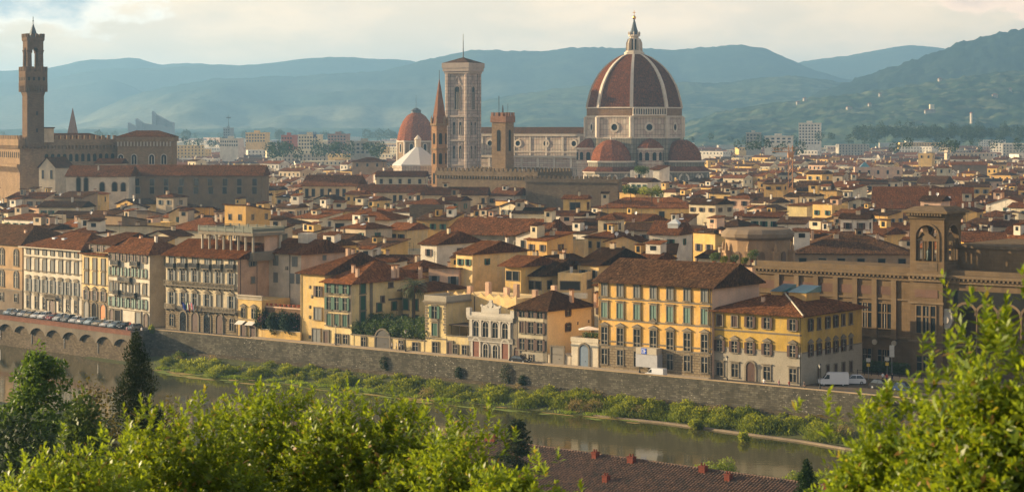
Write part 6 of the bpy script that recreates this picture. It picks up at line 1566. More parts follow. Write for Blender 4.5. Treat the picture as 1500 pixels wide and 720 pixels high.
# long dark stone hall and its white arched wing, left
hh(190, 384, 258, 27, 18, 'G', plaster('dark brown stone', (.22, .155, .095), .6), 0, 'long dark stone hall with two rows of windows under a red-brown roof', fw=9, sh=None, wsz=(1.8, 2.8), rows=2, rz=-2, cat='hall', name='stone_hall', chim=0, ant=0, rise=4.2, sw=0)  # one even dark brown over the whole hall
hh(97, 189, 259, 27, 18, 'G', plaster('dull white', (.5, .44, .34)), 0, 'white hall with arched windows joined to the long dark stone hall', fw=0, rz=-2, cat='hall', name='white_hall', chim=1, ant=0, rise=4.2, sw=0)
q = HOUSES[-1]
for x, w_, h_ in ((5, 1.6, 5.5), (8, 1.6, 5.5), (14.5, 1.9, 3.6), (19.5, 1.9, 3.6), (23, 1.7, 3.4)):
    o = link('window', MB().ring(archpts(w_ + .6, h_ + .4, 8), archpts(w_, h_, 8, 0, .05), -.2, .05).mesh('window', STONE), q, (x, 0, 21.2)); MB().xz(archpts(w_, h_, 8, 0, .05), -.06, .05).build('pane', DUSK, o)
hh(57, 81, 246, 29, 14, 'F', plaster('pale church plaster', (.6, .5, .35)), 0, 'pale gabled church end with tall arched windows below the town hall', fw=2, sh=None, wsz=(1.0, 3.6), rz=-20, cat='church', name='church', chim=0, ant=0, rise=4.5, sw=0)
hh(30, 57, 228, 33, 12, 'H', 'beige', 0, 'beige loggia house built against the town hall wall', fw=2, sh=None, wsz=(1.7, 3), rz=0, chim=0, ant=0)
hh(118, 150, 231, 32, 14, 'S', 'pink', 2, 'pinkish house with slanted red roof right of the pale church gable', fw=1, rz=-10, chim=0)
hh(140, 176, 240, 31, 12, 'G', 'beige', 0, 'beige attic with three blind round arches above the dark stone hall', fw=0, rz=-4, chim=0, ant=0, sw=0)
for x in (2.2, 5, 7.8): link('blind_arch', MB().xz(archpts(1.8, 2.2, 8), -.08, .05).mesh('blind_arch', WALL['yellow']), HOUSES[-1], (x, 0, 27.8))
HAND = len(HOUSES)

# --- the remaining houses: a jittered street grid, nearest first
FR = [(15, 'arcaded palazzo'), (77, 'seven-bay palazzo'), (139, 'narrow townhouse'), (190, 'pale-shuttered palazzo'), (296, 'flagged palazzo'), (400, 'pale corner house'), (458, 'plain yellow house'), (500, 'green-shuttered house'), (568, 'climbing hedge'), (640, 'yellow tower house'), (719, 'white villa'), (777, 'orange-walled house'), (850, 'parasol terrace'), (960, 'big yellow palazzo'), (1110, 'corner palazzo'), (1225, 'library wing'), (1357, 'belvedere tower'), (1460, 'library loggia')]
def front_of(px): return min(FR, key=lambda t_: abs(t_[0] - px))[1]
def tier(D):
    return 'close behind the' if D < 520 else 'shortly behind the' if D < 580 else 'some way behind the' if 0 else 'midway behind the' if D < 650 else 'well behind the' if D < 730 else 'far behind the' if D < 830 else 'farther behind the' if D < 920 else 'farthest behind the'
RN = {'G': 'gabled', 'H': 'hipped', 'F': 'front-gabled', 'S': 'lean-to', 'B': 'back-sloping', 'T': 'flat'}
CN = ['brown', 'dark', 'red']
wcol = ['cream'] * 5 + ['yellow'] * 4 + ['white'] * 4 + ['beige'] * 2 + ['pink'] * 2 + ['ochre'] * 2 + ['brown']
rk = random.Random(23); FAR = []; NEAR = 0; NEAR_LIM = 1010
q_ = 26.0
while q_ < 1500:
    dep = rk.uniform(7.5, 11.5); s_ = -700.0
    if q_ > 500: dep *= 1.15
    while s_ < 1100:
        wdt = rk.choice((rk.uniform(6, 9), rk.uniform(7.5, 12), rk.uniform(10, 17)))
        if q_ > 500: wdt *= 1.15
        A = WP + WD * s_ + WN * (q_ + rk.uniform(-1.5, 1.5)); s_ += wdt + rk.choice((.3, .3, .3, 1.2, 4.5))
        D = A.y; px = HX + A.x / D * F
        if D < 436 or D > 1750 or px < -70 or px > 1540: continue
        rz = WA + R(rk.uniform(-5, 5)) + R(rk.choice((0, 0, 0, 8, 18, -8)))
        cs = cells(A.x, A.y, rz, wdt, dep, -.6)
        if cs & OCC: continue
        if D < 1000 and px > 1080 and D < 500: continue
        h = rk.uniform(11.5, 17.0) + (rk.uniform(2, 5) if rk.random() < .14 else 0)
        if D < 560: h = min(h, 15.5)
        if wdt < 9 and rk.random() < .3: h += 3
        rt = rk.choice('GGGGHHHFFSSBT'); wc = rk.choice(wcol); ri = rk.choice((0, 0, 1, 1, 2)); sh = rk.choice((None, 'brown', 'grey', 'green'))
        OCC |= cells(A.x, A.y, rz, wdt, dep, .2)
        if D > NEAR_LIM: FAR.append((A, rz, wdt, dep, h, rt, wc, ri)); continue
        size = 'narrow' if wdt < 10.5 else 'small' if wdt < 14 else 'broad' if wdt < 18 else 'long'
        for (ex, ch_, di, sk) in rk.sample([('', 1, 0, 0), (' and one chimney', 1, 0, 0), (' and two chimneys', 2, 0, 0), (' and dish', 1, 1, 0), (' and skylight', 1, 0, 1)], 5) + [(' and three chimneys', 3, 0, 0), (' and two dishes', 1, 2, 0), (' and four chimneys', 4, 0, 0), (' and two skylights', 1, 0, 2), (' and five chimneys', 5, 0, 0), (' and six chimneys', 6, 0, 0)]:
            lab = f"{size} {wc} house with {CN[ri]} {RN[rt]} roof{ex} {tier(D)} {front_of(px)}"
            if lab not in LABELS: break
        NEAR += 1
        house(A, rz, wdt, dep, h, rt, wc, ri, lab, sh=sh, chim=ch_, dish=di, skyl=sk, ant=rk.choice((1, 1, 2, 3)), rows=1 if D > 560 else 2, sw=rk.choice((0, 1, 1, 2)), wsz=rk.choice(((1.0, 1.6), (1.2, 1.8), (1.1, 1.3))))
    q_ += dep + rk.choice((.3, .3, 2.0, 5.0))

# --- drop what no eye near the camera can see (hidden houses, windows, chimneys)
bpy.context.view_layer.update()
EYES = [Vector((0, 0, CZ)), Vector((-9, 0, CZ + 1)), Vector((9, 0, CZ))]
from mathutils.bvhtree import BVHTree
bv, bf, bo, bown = [], [], [], []
for r_ in [o for o in C.objects if o.parent is None and o.get('kind') not in ('structure', 'stuff')]:
    M = Matrix.Translation(r_.location) @ Matrix.Rotation(r_.rotation_euler.z, 4, 'Z')
    for c in ([r_] if r_.type == 'MESH' else []) + list(r_.children):
        if c.type != 'MESH' or (c is not r_ and c.name.split('.')[0] not in ('wall', 'roof', 'shaft', 'loggia_wall', 'tower_block', 'tower_shaft', 'loggia_base', 'attic', 'belvedere_arch')): continue
        Mc = M if c is r_ else M @ c.matrix_basis
        o0 = len(bv); bv += [Mc @ v.co for v in c.data.vertices]
        for p_ in c.data.polygons: bf.append([o0 + i for i in p_.vertices]); bo.append(r_)
bvh = BVHTree.FromPolygons(bv, bf)
def seen(pt, own, tol=.8, eyes=EYES):
    for e in eyes:
        d = pt - e; L = d.length; d.normalize()
        loc, nrm_, idx, dist = bvh.ray_cast(e, d, L + 3)
        if loc is None or bo[idx] is own or dist > L - tol: return True
    return False
kill = []; nvis = 0
for hi, root in enumerate(HOUSES):
    M = Matrix.Translation(root.location) @ Matrix.Rotation(root.rotation_euler.z, 4, 'Z')
    ok = False
    ch = [c for c in root.children if c.name.split('.')[0] in ('wall', 'roof')]
    for c in ch:
        vs_ = [v.co for v in c.data.vertices if v.co.z > 5]
        cen = sum(vs_, Vector()) / len(vs_)
        pts_ = [M @ (cen + (v - cen) * .96) for v in vs_] + [M @ ((vs_[i] + vs_[i - 1]) / 2) for i in range(len(vs_))]
        if sum(seen(p_, root) for p_ in pts_) >= (2 if hi >= HAND else 1): ok = True; break
    if not ok and hi >= HAND:
        kill.append(root); kill += root.children_recursive; continue
    nvis += 1
    if hi >= HAND or True:
        for c in root.children:
            if c.name.split('.')[0] == 'window' and not seen(M @ (c.location + Vector((0, 0, 1.3))) , root, .6): kill += [c] + list(c.children)
            if c.name.split('.')[0] == 'roof':
                for g_ in c.children:
                    if g_.name.split('.')[0] in ('chimney', 'dish', 'antenna') and not seen(M @ (g_.location + Vector((0, 0, .9))), root, .6): kill.append(g_)
kset = set(o.name for o in kill)
bpy.data.batch_remove([bpy.data.objects[n_] for n_ in kset])
print('HOUSES visible', nvis, 'killed', len(kset), 'far', len(FAR))

# --- the rest of the town, out to the hills: one mass
fm_ = [WALL[k] for k in ('cream', 'yellow', 'white', 'beige', 'pink', 'ochre', 'brown', 'grey')] + ROOF + [GLASS]
WI = {k: i for i, k in enumerate(('cream', 'yellow', 'white', 'beige', 'pink', 'ochre', 'brown', 'grey'))}
far = MB()
def far_house(A, rz, w_, d_, h, rt, wc, ri, win=True):
    c, s = math.cos(rz), math.sin(rz)
    def X(x, y, z): return (A.x + c * x - s * y, A.y + s * x + c * y, z)
    wi = WI[wc]; rise = d_ * .17
    far.add([X(0, 0, -1), X(w_, 0, -1), X(w_, d_, -1), X(0, d_, -1), X(0, 0, h), X(w_, 0, h), X(w_, d_, h), X(0, d_, h)], [(0, 1, 5, 4), (1, 2, 6, 5), (2, 3, 7, 6), (3, 0, 4, 7), (4, 5, 6, 7)], wi)
    if rt != 'T':
        e = .5; hp = d_ * .45 if rt == 'H' else -e; z = h + .15
        far.add([X(-e, -e, z), X(w_ + e, -e, z), X(w_ + e, d_ + e, z), X(-e, d_ + e, z), X(hp, d_ / 2, z + rise), X(w_ - hp, d_ / 2, z + rise)], [(0, 1, 5, 4), (2, 3, 4, 5), (1, 2, 5), (3, 0, 4)], 8 + ri)
        if rt != 'H':
            for x in (-.0, w_ + .0): far.add([X(x + (-.52 if x == 0 else .52), 0, h), X(x + (-.52 if x == 0 else .52), d_, h), X(x + (-.52 if x == 0 else .52), d_ / 2, h + rise)], [(0, 1, 2)], wi)
        x = w_ * .3; far.add([X(x, d_ * .4, h), X(x + .8, d_ * .4, h), X(x + .8, d_ * .4 + .8, h), X(x, d_ * .4 + .8, h), X(x, d_ * .4, h + rise + 1.4), X(x + .8, d_ * .4, h + rise + 1.4), X(x + .8, d_ * .4 + .8, h + rise + 1.4), X(x, d_ * .4 + .8, h + rise + 1.4)], [(0, 1, 5, 4), (1, 2, 6, 5), (2, 3, 7, 6), (3, 0, 4, 7), (4, 5, 6, 7)], wi)
    if win:
        n_ = max(1, int(w_ / 3.4))
        for r_ in range(max(1, int(h / 16)) if h < 22 else int(h / 3.3)):
            for i in range(n_):
                x = w_ * (i + .5) / n_; z = h - 2.8 - 3.2 * r_
                if z < 3: continue
                far.add([X(x - .55, -.06, z), X(x + .55, -.06, z), X(x + .55, -.06, z + 1.7), X(x - .55, -.06, z + 1.7)], [(0, 1, 2, 3)], 11)
            for i in range(max(1, int(d_ / 5))):
                y = d_ * (i + .5) / max(1, int(d_ / 5)); z = h - 2.8 - 3.2 * r_
                if z < 3: continue
                far.add([X(w_ + .06, y - .5, z), X(w_ + .06, y + .5, z), X(w_ + .06, y + .5, z + 1.7), X(w_ + .06, y - .5, z + 1.7)], [(0, 1, 2, 3)], 11)
for f in FAR: far_house(*f)
rk = random.Random(99); D = 1700.0
while D < 5600:
    step = 24 + (D - 1700) * .02; X_ = -D * .27
    while X_ < D * .27:
        wdt = rk.uniform(12, 30) * (1 if D < 2400 else 1.4); px = HX + X_ / D * F
        if rk.random() < .86:
            big = rk.random() < (.10 if px < 760 else .05)
            h = rk.uniform(16, 27) if big else rk.uniform(9, 15)
            if D > 3000: h *= .8
            A = Vector((X_, D + rk.uniform(-8, 8), 0)); dz = 0
            far_house(A, R(rk.uniform(-40, 15)), wdt * (1.5 if big else 1), rk.uniform(11, 18), h, 'T' if big or rk.random() < .2 else rk.choice('GGH'), rk.choice(('cream', 'white', 'beige', 'pink', 'yellow', 'white', 'grey', 'cream')), rk.choice((0, 1, 2)), D < 3000)
        X_ += wdt * rk.choice((1.1, 1.2, 1.6))
    D += step
fo = far.build('distant_rooftops', fm_); fo['kind'] = 'stuff'; fo['label'] = 'sea of distant town rooftops fading towards the hills'

# --- far buildings one can tell apart
def block(px, y0, y1, wpx, D, mat_, label, d_=16, rz=-12, flat_=True, nw=6, nr=5, mast=0, name='apartment_block', cat='building', roofm=None):
    A = vpt(px, D); h = zat(y0, D); w_ = wpx / F * D
    o = thing(name, label, cat, A, R(rz)); MB().box(0, w_, 0, d_, -2, h).build('wall', mat_, o)
    rf = MB().box(-.4, w_ + .4, -.4, d_ + .4, h, h + .8).box(w_ * .35, w_ * .6, d_ * .3, d_ * .6, h + .8, h + 3).build('roof', roofm or mat_, o)
    for r_ in range(nr):
        mb = MB()
        for i in range(nw): x = w_ * (i + .5) / nw; mb.box(x - w_ / nw * .28, x + w_ / nw * .28, -.15, -.003, h - 3 - 3.3 * r_, h - 1.3 - 3.3 * r_)
        mb.build('window_band', GLASS, o)
    if mast: MB().tube((w_ / 2, d_ / 2, h), (w_ / 2, d_ / 2, h + mast), .4, .2).box(w_ / 2 - 3, w_ / 2 + 3, d_ / 2 - .3, d_ / 2 + .3, h + mast * .75, h + mast * .82).build('mast', IRON, rf)
    return o
BLUEG = flat('blue grey concrete', (.2, .23, .25), .8)
block(1170, 181, 207, 31, 2300, WALL['white'], 'tall whitish apartment tower rising above the far right roofs', rz=-14, nw=7, nr=7)
block(1093, 195, 207, 20, 2200, WALL['grey'], 'grey twin-panel block left of the tall white apartment tower', nw=4, nr=3)
block(327, 188, 204, 10, 2700, BLUEG, 'blue-grey block with a rooftop mast on the far left plain', mast=18, nw=3, nr=4)
block(412, 199, 225, 17, 1900, flat('brick red facade', (.33, .1, .06), .8), 'dark red apartment block far below the blue hills', nw=4, nr=5)
block(437, 198, 214, 30, 2000, WALL['cream'], 'pale cream slab block right of the dark red block', nw=7, nr=4)
block(360, 195, 208, 30, 2300, WALL['yellow'], 'yellowish slab block left of the dark red block', nw=7, nr=3)
block(514, 208, 224, 36, 1750, WALL['grey'], 'grey block with pale vertical piers left of the chapel dome', nw=5, nr=3)
block(480, 197, 214, 28, 2250, plaster('dusty terracotta', (.36, .2, .13)), 'dusty terracotta slab behind the blue crane', nw=6, nr=4)
block(322, 204, 217, 28, 1900, WALL['white'], 'long white low block below the mast block', nw=8, nr=2)
block(1120, 200, 210, 40, 2100, WALL['white'], 'bright white low factory block left of the tall apartment tower', nw=5, nr=2)
# angular law court on the left plain
A = vpt(187, 3300); lc = thing('law_court', 'grey angular modern complex with stepped towers on the hazy left plain', 'building', A)
for (x0, x1, yt, nm) in ((0, 12, 183, 'wing'), (10, 20, 177, 'tower'), (31, 37, 166, 'tower'), (37, 49, 172, 'tower'), (44, 60, 177, 'tower'), (20, 60, 184, 'hall')):
    a, b_ = x0 / F * 3300, x1 / F * 3300; h = zat(yt, 3300)
    MB().add([(a, 0, -2), (b_, 0, -2), (b_, 20, -2), (a, 20, -2), (a, 0, h + 4), (b_, 0, h - 3), (b_, 20, h - 3), (a, 20, h + 4)], [(0, 1, 5, 4), (1, 2, 6, 5), (2, 3, 7, 6), (3, 0, 4, 7), (4, 5, 6, 7)]).build(nm, BLUEG, lc, (0, x0 * .9, 0))
# cranes
def crane(px, y0, y1, D, mat_, label, jl, jr):
    A = vpt(px, D); z0, z1 = 0, zat(y0, D); o = thing('tower_crane', label, 'crane', A); k = D / F
    mb = MB(); r_ = .9
    for a in (-r_, r_):
        for b_ in (-r_, r_): mb.box(a - .08, a + .08, b_ - .08, b_ + .08, z0, z1)
    n_ = int(z1 / 2.4)
    for i in range(n_): z = i * 2.4; mb.tube((-r_, -r_, z), (r_, -r_, z + 2.4), .1, None, 4); mb.tube((r_, r_, z), (r_, -r_, z + 2.4), .1, None, 4)
    mb.build('mast', mat_, o); zj = z1 - 3
    mb = MB().box(-jl * k, jr * k, -.5, -.3, zj, zj + .3).box(-jl * k, jr * k, .3, .5, zj, zj + .3).box(-jl * k, jr * k, -.15, .15, zj + 1.6, zj + 1.9)
    for i in range(int((jl + jr) * k / 2)): x = -jl * k + 2 * i; mb.tube((x, -.4, zj), (x + 1, 0, zj + 1.7), .09, None, 4); mb.tube((x + 1, 0, zj + 1.7), (x + 2, -.4, zj), .09, None, 4)
    mb.build('jib', mat_, o); MB().box(-1.2, 1.2, -1.2, 1.2, zj - 2.4, zj - .1).build('cab', mat_, o)
crane(1158, 213, 255, 900, flat('orange paint', (.42, .2, .07), .6), 'orange lattice crane standing among the roofs right of the cathedral', 27, 6)
crane(461, 192, 226, 1800, flat('dark blue paint', (.05, .08, .16), .5), 'thin dark blue crane on the far plain left of the chapel dome', 24, 4)
# houses and villas on the right hills
hr = random.Random(5)
MB2 = [(1363, 163, 28, 'large pale villa with a tower on the terraced hillside'), (1424, 178, 4, 'slim white church tower at the foot of the right hills'), (1170, 150, 9, 'cluster of white farmhouses on the spur behind the white tower'), (1245, 158, 14, 'long white farmhouse on the terraced slope'), (1275, 153, 8, 'small white farmhouse above the long one on the slope'), (1378, 116, 9, 'tiny white villa high on the wooded mountain'), (1480, 131, 8, 'white house at the right edge high on the slope'), (1458, 140, 14, 'bright white villa below the right edge slope'), (1180, 145, 8, 'white hamlet house higher on the spur'), (1290, 138, 6, 'lonely white dot house mid slope')]
def hill_hit(px, py):
    d = Vector(((px - HX) / F, 1, (HY - py) / F)).normalized(); st = Vector((0, 0, CZ)) + d * 2000
    for _ in range(6):
        hit, loc, n_, i_, ob, mt = SC.ray_cast(dg, st, d, distance=12000)
        if not hit: return None
        if ob.get('kind') == 'structure' and loc.y > 2800: return loc
        st = loc + d * 2
    return None
bpy.context.view_layer.update(); dg = bpy.context.evaluated_depsgraph_get()
for px, py, wpx, lab in MB2:
    p_ = hill_hit(px, py + 3)
    if p_ is None: continue
    w_ = wpx * .55 / F * p_.y; o = thing('hill_villa', lab, 'house', p_, R(hr.uniform(-15, 15)))
    hb = 3 if wpx > 20 else 1
    hh_ = 5.5 if wpx > 5 else 18
    MB().box(-w_ / 2, w_ / 2, 0, max(8, w_ * .4), -6, hh_).build('wall', plaster('far villa wall', (.36, .31, .24)), o); hiproof(MB(), -w_ / 2, w_ / 2, 0, max(8, w_ * .4), hh_, 2.5).build('roof', ROOF[2], o)
    if wpx > 20: MB().box(0, 8, 2, 10, hh_ - 1, hh_ + 11).build('tower', WALL['cream'], o)
# ------------------------------------------------------------------ plants
NPR = np.random.default_rng(11)
L_BRIGHT = leafmat('bright laurel leaves', (.018, .058, .007), (.27, .37, .026), .45, .40, .3, 0, (.30, .16, .05))
L_MID = leafmat('mid green leaves', (.03, .065, .015), (.09, .14, .03), .35, .5)
L_DARK = leafmat('dark green leaves', (.012, .028, .010), (.035, .062, .02), .2, .6, .2)
L_OLIVE = leafmat('olive brown leaves', (.05, .05, .018), (.13, .12, .045), .3, .6)
L_CYP = leafmat('cypress foliage', (.010, .022, .010), (.03, .052, .02), .15, .7, .2)
L_SCRUB = leafmat('bank scrub', (.020, .060, .008), (.32, .36, .035), .45, .6, .15, .09)
L_DRY = leafmat('dry grass', (.18, .14, .06), (.34, .27, .12), .3, .8, .1)
L_PALM = leafmat('palm fronds', (.03, .045, .012), (.10, .11, .03), .25, .5)
L_PINK = leafmat('oleander flowers', (.35, .12, .17), (.55, .25, .28), .3, .6)
BARK = flat('bark', (.06, .042, .028), .9, 0, .1, .3)
def crown(name, blobs, n, size, mat_, parent, seed, **k):
    return link(name, leaf_cloud(name, blobs, n, size, mat_, seed, **k), parent)
def trunk(parent, pts, r0, r1, limbs=()):
    mb = MB()
    for i, (a, b) in enumerate(zip(pts, pts[1:])):
        n_ = len(pts) - 1; mb.tube(a, b, r0 + (r1 - r0) * i / n_, r0 + (r1 - r0) * (i + 1) / n_, 8)
    for a, b in limbs: mb.tube(a, b, r1 * .8, r1 * .25, 5)
    return mb.build('trunk', BARK, parent)

# scrub on the river bank (nobody could count it)
br = random.Random(4); blobs = []; dry = []
for i in range(430):
    x = br.uniform(222, 1245)
    e = None
    for (x0, y0), (x1, y1) in zip(EDGE, EDGE[1:]):
        if x0 <= x <= x1: e = G(x, y0 + (y1 - y0) * (x - x0) / (x1 - x0), ZW)
    q = -(e - WP).dot(WN); f = br.random()
    if x > 1130 and f > .5 and br.random() < .75: continue
    p = e + WN * (1.0 + f * max(0, q - 2.2)); zz = ZW + 2.4 * f - .15
    s = br.choice((.35, .5, .7, .9, 1.5)) * (1.25 if x > 760 else 1) * (1 - .5 * f)
    (dry if br.random() < .10 else blobs).append((p.x, p.y, zz + s * .4, s * 1.2, s * 1.0, s * 1.0))
lo = link('riverbank_scrub', leaf_cloud('riverbank_scrub', blobs, 70000, .42, L_SCRUB, 3, shell=.7, up=.8)); lo['kind'] = 'stuff'; lo['label'] = 'rough bright green scrub along the river bank'
eg = []
for i in range(150):
    x = br.uniform(225, 1000) if i % 3 else br.uniform(230, 560)
    for (x0, y0), (x1, y1) in zip(EDGE, EDGE[1:]):
        if x0 <= x <= x1: e = G(x, y0 + (y1 - y0) * (x - x0) / (x1 - x0), ZW)
    e = e + WN * br.uniform(.2, 1.3); eg.append((e.x, e.y, ZW + .1, br.uniform(.8, 2.2), .5, .3))
lo = link('water_edge_grass', leaf_cloud('water_edge_grass', eg, 9000, .4, leafmat('lime edge grass', (.10, .18, .015), (.30, .40, .04), .4, .6, .15), 15, asp=.22, shell=.3, droop=-1.2)); lo['kind'] = 'stuff'; lo['label'] = 'bright lime grass fringe along the water'
hs_ = []
for i in range(260):
    D = br.uniform(38, 200); x = br.uniform(-.33, .33) * D
    if -qwall(x, D) > 88: hs_.append((x, D, hz(x, D) + .2, br.uniform(1, 2.6), br.uniform(1, 2.6), br.uniform(.5, 1.3)))
lo = link('hillside_scrub', leaf_cloud('hillside_scrub', hs_, 26000, .4, L_MID, 17, shell=.6, up=.7)); lo['kind'] = 'stuff'; lo['label'] = 'low green scrub covering the near hillside'
gb = [(a, b_, c - .2, d * 1.8, e * 1.6, f * .55) for a, b_, c, d, e, f in blobs]
lo = link('bank_grass', leaf_cloud('bank_grass', gb, 46000, .7, leafmat('bank grass', (.03, .07, .01), (.19, .24, .035), .4, .6, .15, .12), 13, asp=.16, shell=.3, up=.2, droop=-1.6)); lo['kind'] = 'stuff'; lo['label'] = 'tall green grass between the bank shrubs'
lo = link('dry_grass', leaf_cloud('dry_grass', dry, 6000, .42, L_DRY, 5, asp=.25, shell=.5, up=.3)); lo['kind'] = 'stuff'; lo['label'] = 'patches of dry straw grass on the bank'
al = MB(); ar = random.Random(8)
for i in range(90):
    x = ar.choice((ar.uniform(235, 300), ar.uniform(290, 620), ar.uniform(560, 1000)))
    for (x0, y0), (x1, y1) in zip(EDGE, EDGE[1:]):
        if x0 <= x <= x1: y = y0 + (y1 - y0) * (x - x0) / (x1 - x0)
    c0 = G(x, y + ar.uniform(0, 6), ZW); a_ = ar.uniform(1.0, 4.5); b_ = ar.uniform(.3, .9)
    pts = []
    for k in range(11):
        t_ = 2 * math.pi * k / 11; rr_ = ar.uniform(.6, 1.15); v = WD * (a_ * math.cos(t_) * rr_) + WN * (b_ * math.sin(t_) * rr_); pts.append((c0.x + v.x, c0.y + v.y, ZW + .012 + .004 * (i % 9)))
    al.poly(pts, i % 2)
ao = al.build('floating_weed', [flat('algae', (.30, .22, .07), .9, 0, .1, .3), flat('green algae', (.16, .2, .04), .9, 0, .1, .3)]); ao['kind'] = 'stuff'; ao['label'] = 'yellow weed and mud floating along the water edge'
# single bushes on the bank
for x, y, s, lab in ((1092, 641, 1.1, 'small round green bush alone at the waterline on the stone kerb'), (1166, 626, 1.9, 'bright green bush on the bare bank near the right end'), (1183, 620, 2.1, 'taller bright bush beside another on the bare bank'), (1212, 632, 1.5, 'low green bush at the right end of the bank'), (280, 541, .9, 'small yellow-green round shrub at the left water edge'), (1020, 622, 1.4, 'yellowish bush overhanging the stone kerb')):
    p = G(x, y, ZW + .6); o = thing('riverside_bush', lab, 'bush', (p.x, p.y, ZW + .1), 0, 'single bushes on the river bank')
    rb2 = random.Random(x); bl_ = [(br.uniform(-.5, .5) * s, br.uniform(-.5, .5) * s, s * .55 + br.uniform(-.2, .3) * s, s * .55, s * .55, s * .5) for _ in range(6)]
    crown('crown', bl_, 1500, .34, L_SCRUB, o, x); MB().tube((0, 0, -.6), (0, 0, s * .5), .12, .06).build('stem', BARK, o)
for x, y, s, lab in ((563, 531, 1.6, 'dark weed tuft growing from the river wall below the climbing hedge'), (672, 545, 1.3, 'dark fern tuft on the river wall below the white villa'), (742, 546, 2.3, 'large dark ivy clump hanging on the river wall'), (765, 557, 1.2, 'small ivy clump low on the river wall beside the large one'), (1310, 600, 1.8, 'ivy clump on the river wall near the right bush'), (222, 481, 1.0, 'yellow-green tuft on top of the wall corner')):
    p = isect(x, WP - WN * .3, WD); z = zat(y, p.y)
    o = thing('wall_weed', lab, 'plant', (p.x, p.y, z)); crown('leaves', [(0, 0, 0, s * .55, .35, s * .8), (s * .4, 0, -s * .5, s * .4, .3, s * .5)], 700, .3, L_SCRUB if x == 222 else L_DARK, o, x)
    MB().tube((0, .25, -.3), (0, 0, .2), .05, .03).build('stem', BARK, o)

# climbing hedge on the garden house
o = thing('climbing_hedge', 'thick green climbing hedge on the roof terrace between two yellow houses', 'hedge', GH.A, GH.rz)
bl_ = []; hr2 = random.Random(3)
for i in range(30):
    x = GH.W * (i + .5) / 30
    bl_.append((x, hr2.uniform(.4, 2.5), GH.h + 1.5 + hr2.uniform(-.3, .7) - .7 * math.sin(i * .9) * .3, hr2.uniform(.9, 1.5), 1.3, hr2.uniform(.9, 1.5)))
for i in range(16): bl_.append((GH.W * (i + .5) / 16, hr2.uniform(3, 8), GH.h + 2.9 + hr2.uniform(0, .8), 1.4, 1.4, .9))
crown('leaves', bl_, 15000, .36, L_MID, o, 31, up=.7)
mb = MB()
for i in range(10): mb.tube((GH.W * (i + .5) / 10, 1.5, GH.h), (GH.W * (i + .5) / 10, 1.2, GH.h + 2.4), .1, .06)
mb.build('stems', BARK, o)
# oleanders in front of the brown garden wall
for k, (x, s, lab, flow) in enumerate(((384, 3.2, 'big dark oleander bush with pink blossom next to the yellow annexe', 1), (405, 2.9, 'dark rounded bush in the middle below the flower pots', 0), (426, 3.3, 'dark bush with a few pale flowers left of the plain yellow house', 1))):
    p = isect(x + 6, WP + WN * 9.9, WD); o = thing('oleander', lab, 'bush', (p.x, p.y, 0)); rr_ = random.Random(k)
    bl_ = [(rr_.uniform(-2.0, 2.0), rr_.uniform(-.3, .3), rr_.uniform(2.2, 5.3), s * .5, .6, s * .45) for _ in range(9)]
    crown('crown', bl_, 5200, .34, L_DARK, o, 40 + k)
    if flow: crown('blossom', [(a * .9, b_ - .55, c + .6, d * .6, .3, f * .6) for a, b_, c, d, e, f in bl_[:4]], 260 if k == 0 else 60, .3, L_PINK, o, 50 + k)
    trunk(o, [(0, 0, 0), (.1, 0, 1.4), (0, 0, 2.6)], .2, .1)
# palm
p = isect(606, WP + WN * 17, WD); zt_ = zat(423, p.y); o = thing('palm_tree', 'tall date palm with drooping fronds standing among the yellow houses', 'palm', (p.x, p.y, 0))
mb = MB()
for i in range(14):
    z0_, z1_ = zt_ * i / 14, zt_ * (i + 1) / 14; mb.tube((0, 0, z0_), (0, 0, z1_), .42, .34, 9)
mb.lathe([(.4, zt_ - 1), (.85, zt_ - .2), (.7, zt_ + .6), (.1, zt_ + 1)], 9); mb.build('trunk', BARK, o)
pr_ = random.Random(2)
for i in range(46):
    a = pr_.uniform(0, 2 * math.pi); el0 = R(pr_.uniform(-18, 80)); L = pr_.uniform(3.4, 4.6); pos = []; tg = []; nr_ = []
    c = Vector((0, 0, zt_ + .4)); el = el0; stepn = 26; h_ = Vector((math.cos(a), math.sin(a), 0)); sd = Vector((-h_.y, h_.x, 0))
    for k in range(stepn):
        d = h_ * math.cos(el) + Vector((0, 0, math.sin(el))); c = c + d * (L / stepn); el -= R(4.2)
        up_ = sd.cross(d)
        for s in (-1, 1): pos.append(c[:]); tg.append((sd * s + d * .7 - Vector((0, 0, .25)))[:]); nr_.append(up_[:])
    me = leaf_mesh('frond', np.array(pos), np.array(nr_), np.array(tg), np.full(len(pos), .75) * np.repeat(np.sin(np.linspace(.35, 2.9, stepn)), 2), .16, L_PALM); link('frond', me, o)
crown('date_clusters', [(0, 0, zt_ + .2, 1.0, 1.0, .7)], 220, .22, leafmat('orange dates', (.4, .16, .03), (.55, .26, .06), .1), o, 77)

def tree(name, label, cat, base, blobs, n, size, mat_, seed, hgt, tr=.25, group=None, **k):
    o = thing(name, label, cat, base, 0, group); crown('crown', blobs, n, size, mat_, o, seed, **k)
    lm = [((0, 0, hgt * .45), tuple(Vector(b_[:3]) * .9)) for b_ in blobs[:8]]
    trunk(o, [(0, 0, -1), (.05, 0, hgt * .4), (0, .05, hgt * .8)], tr, tr * .4, lm); return o
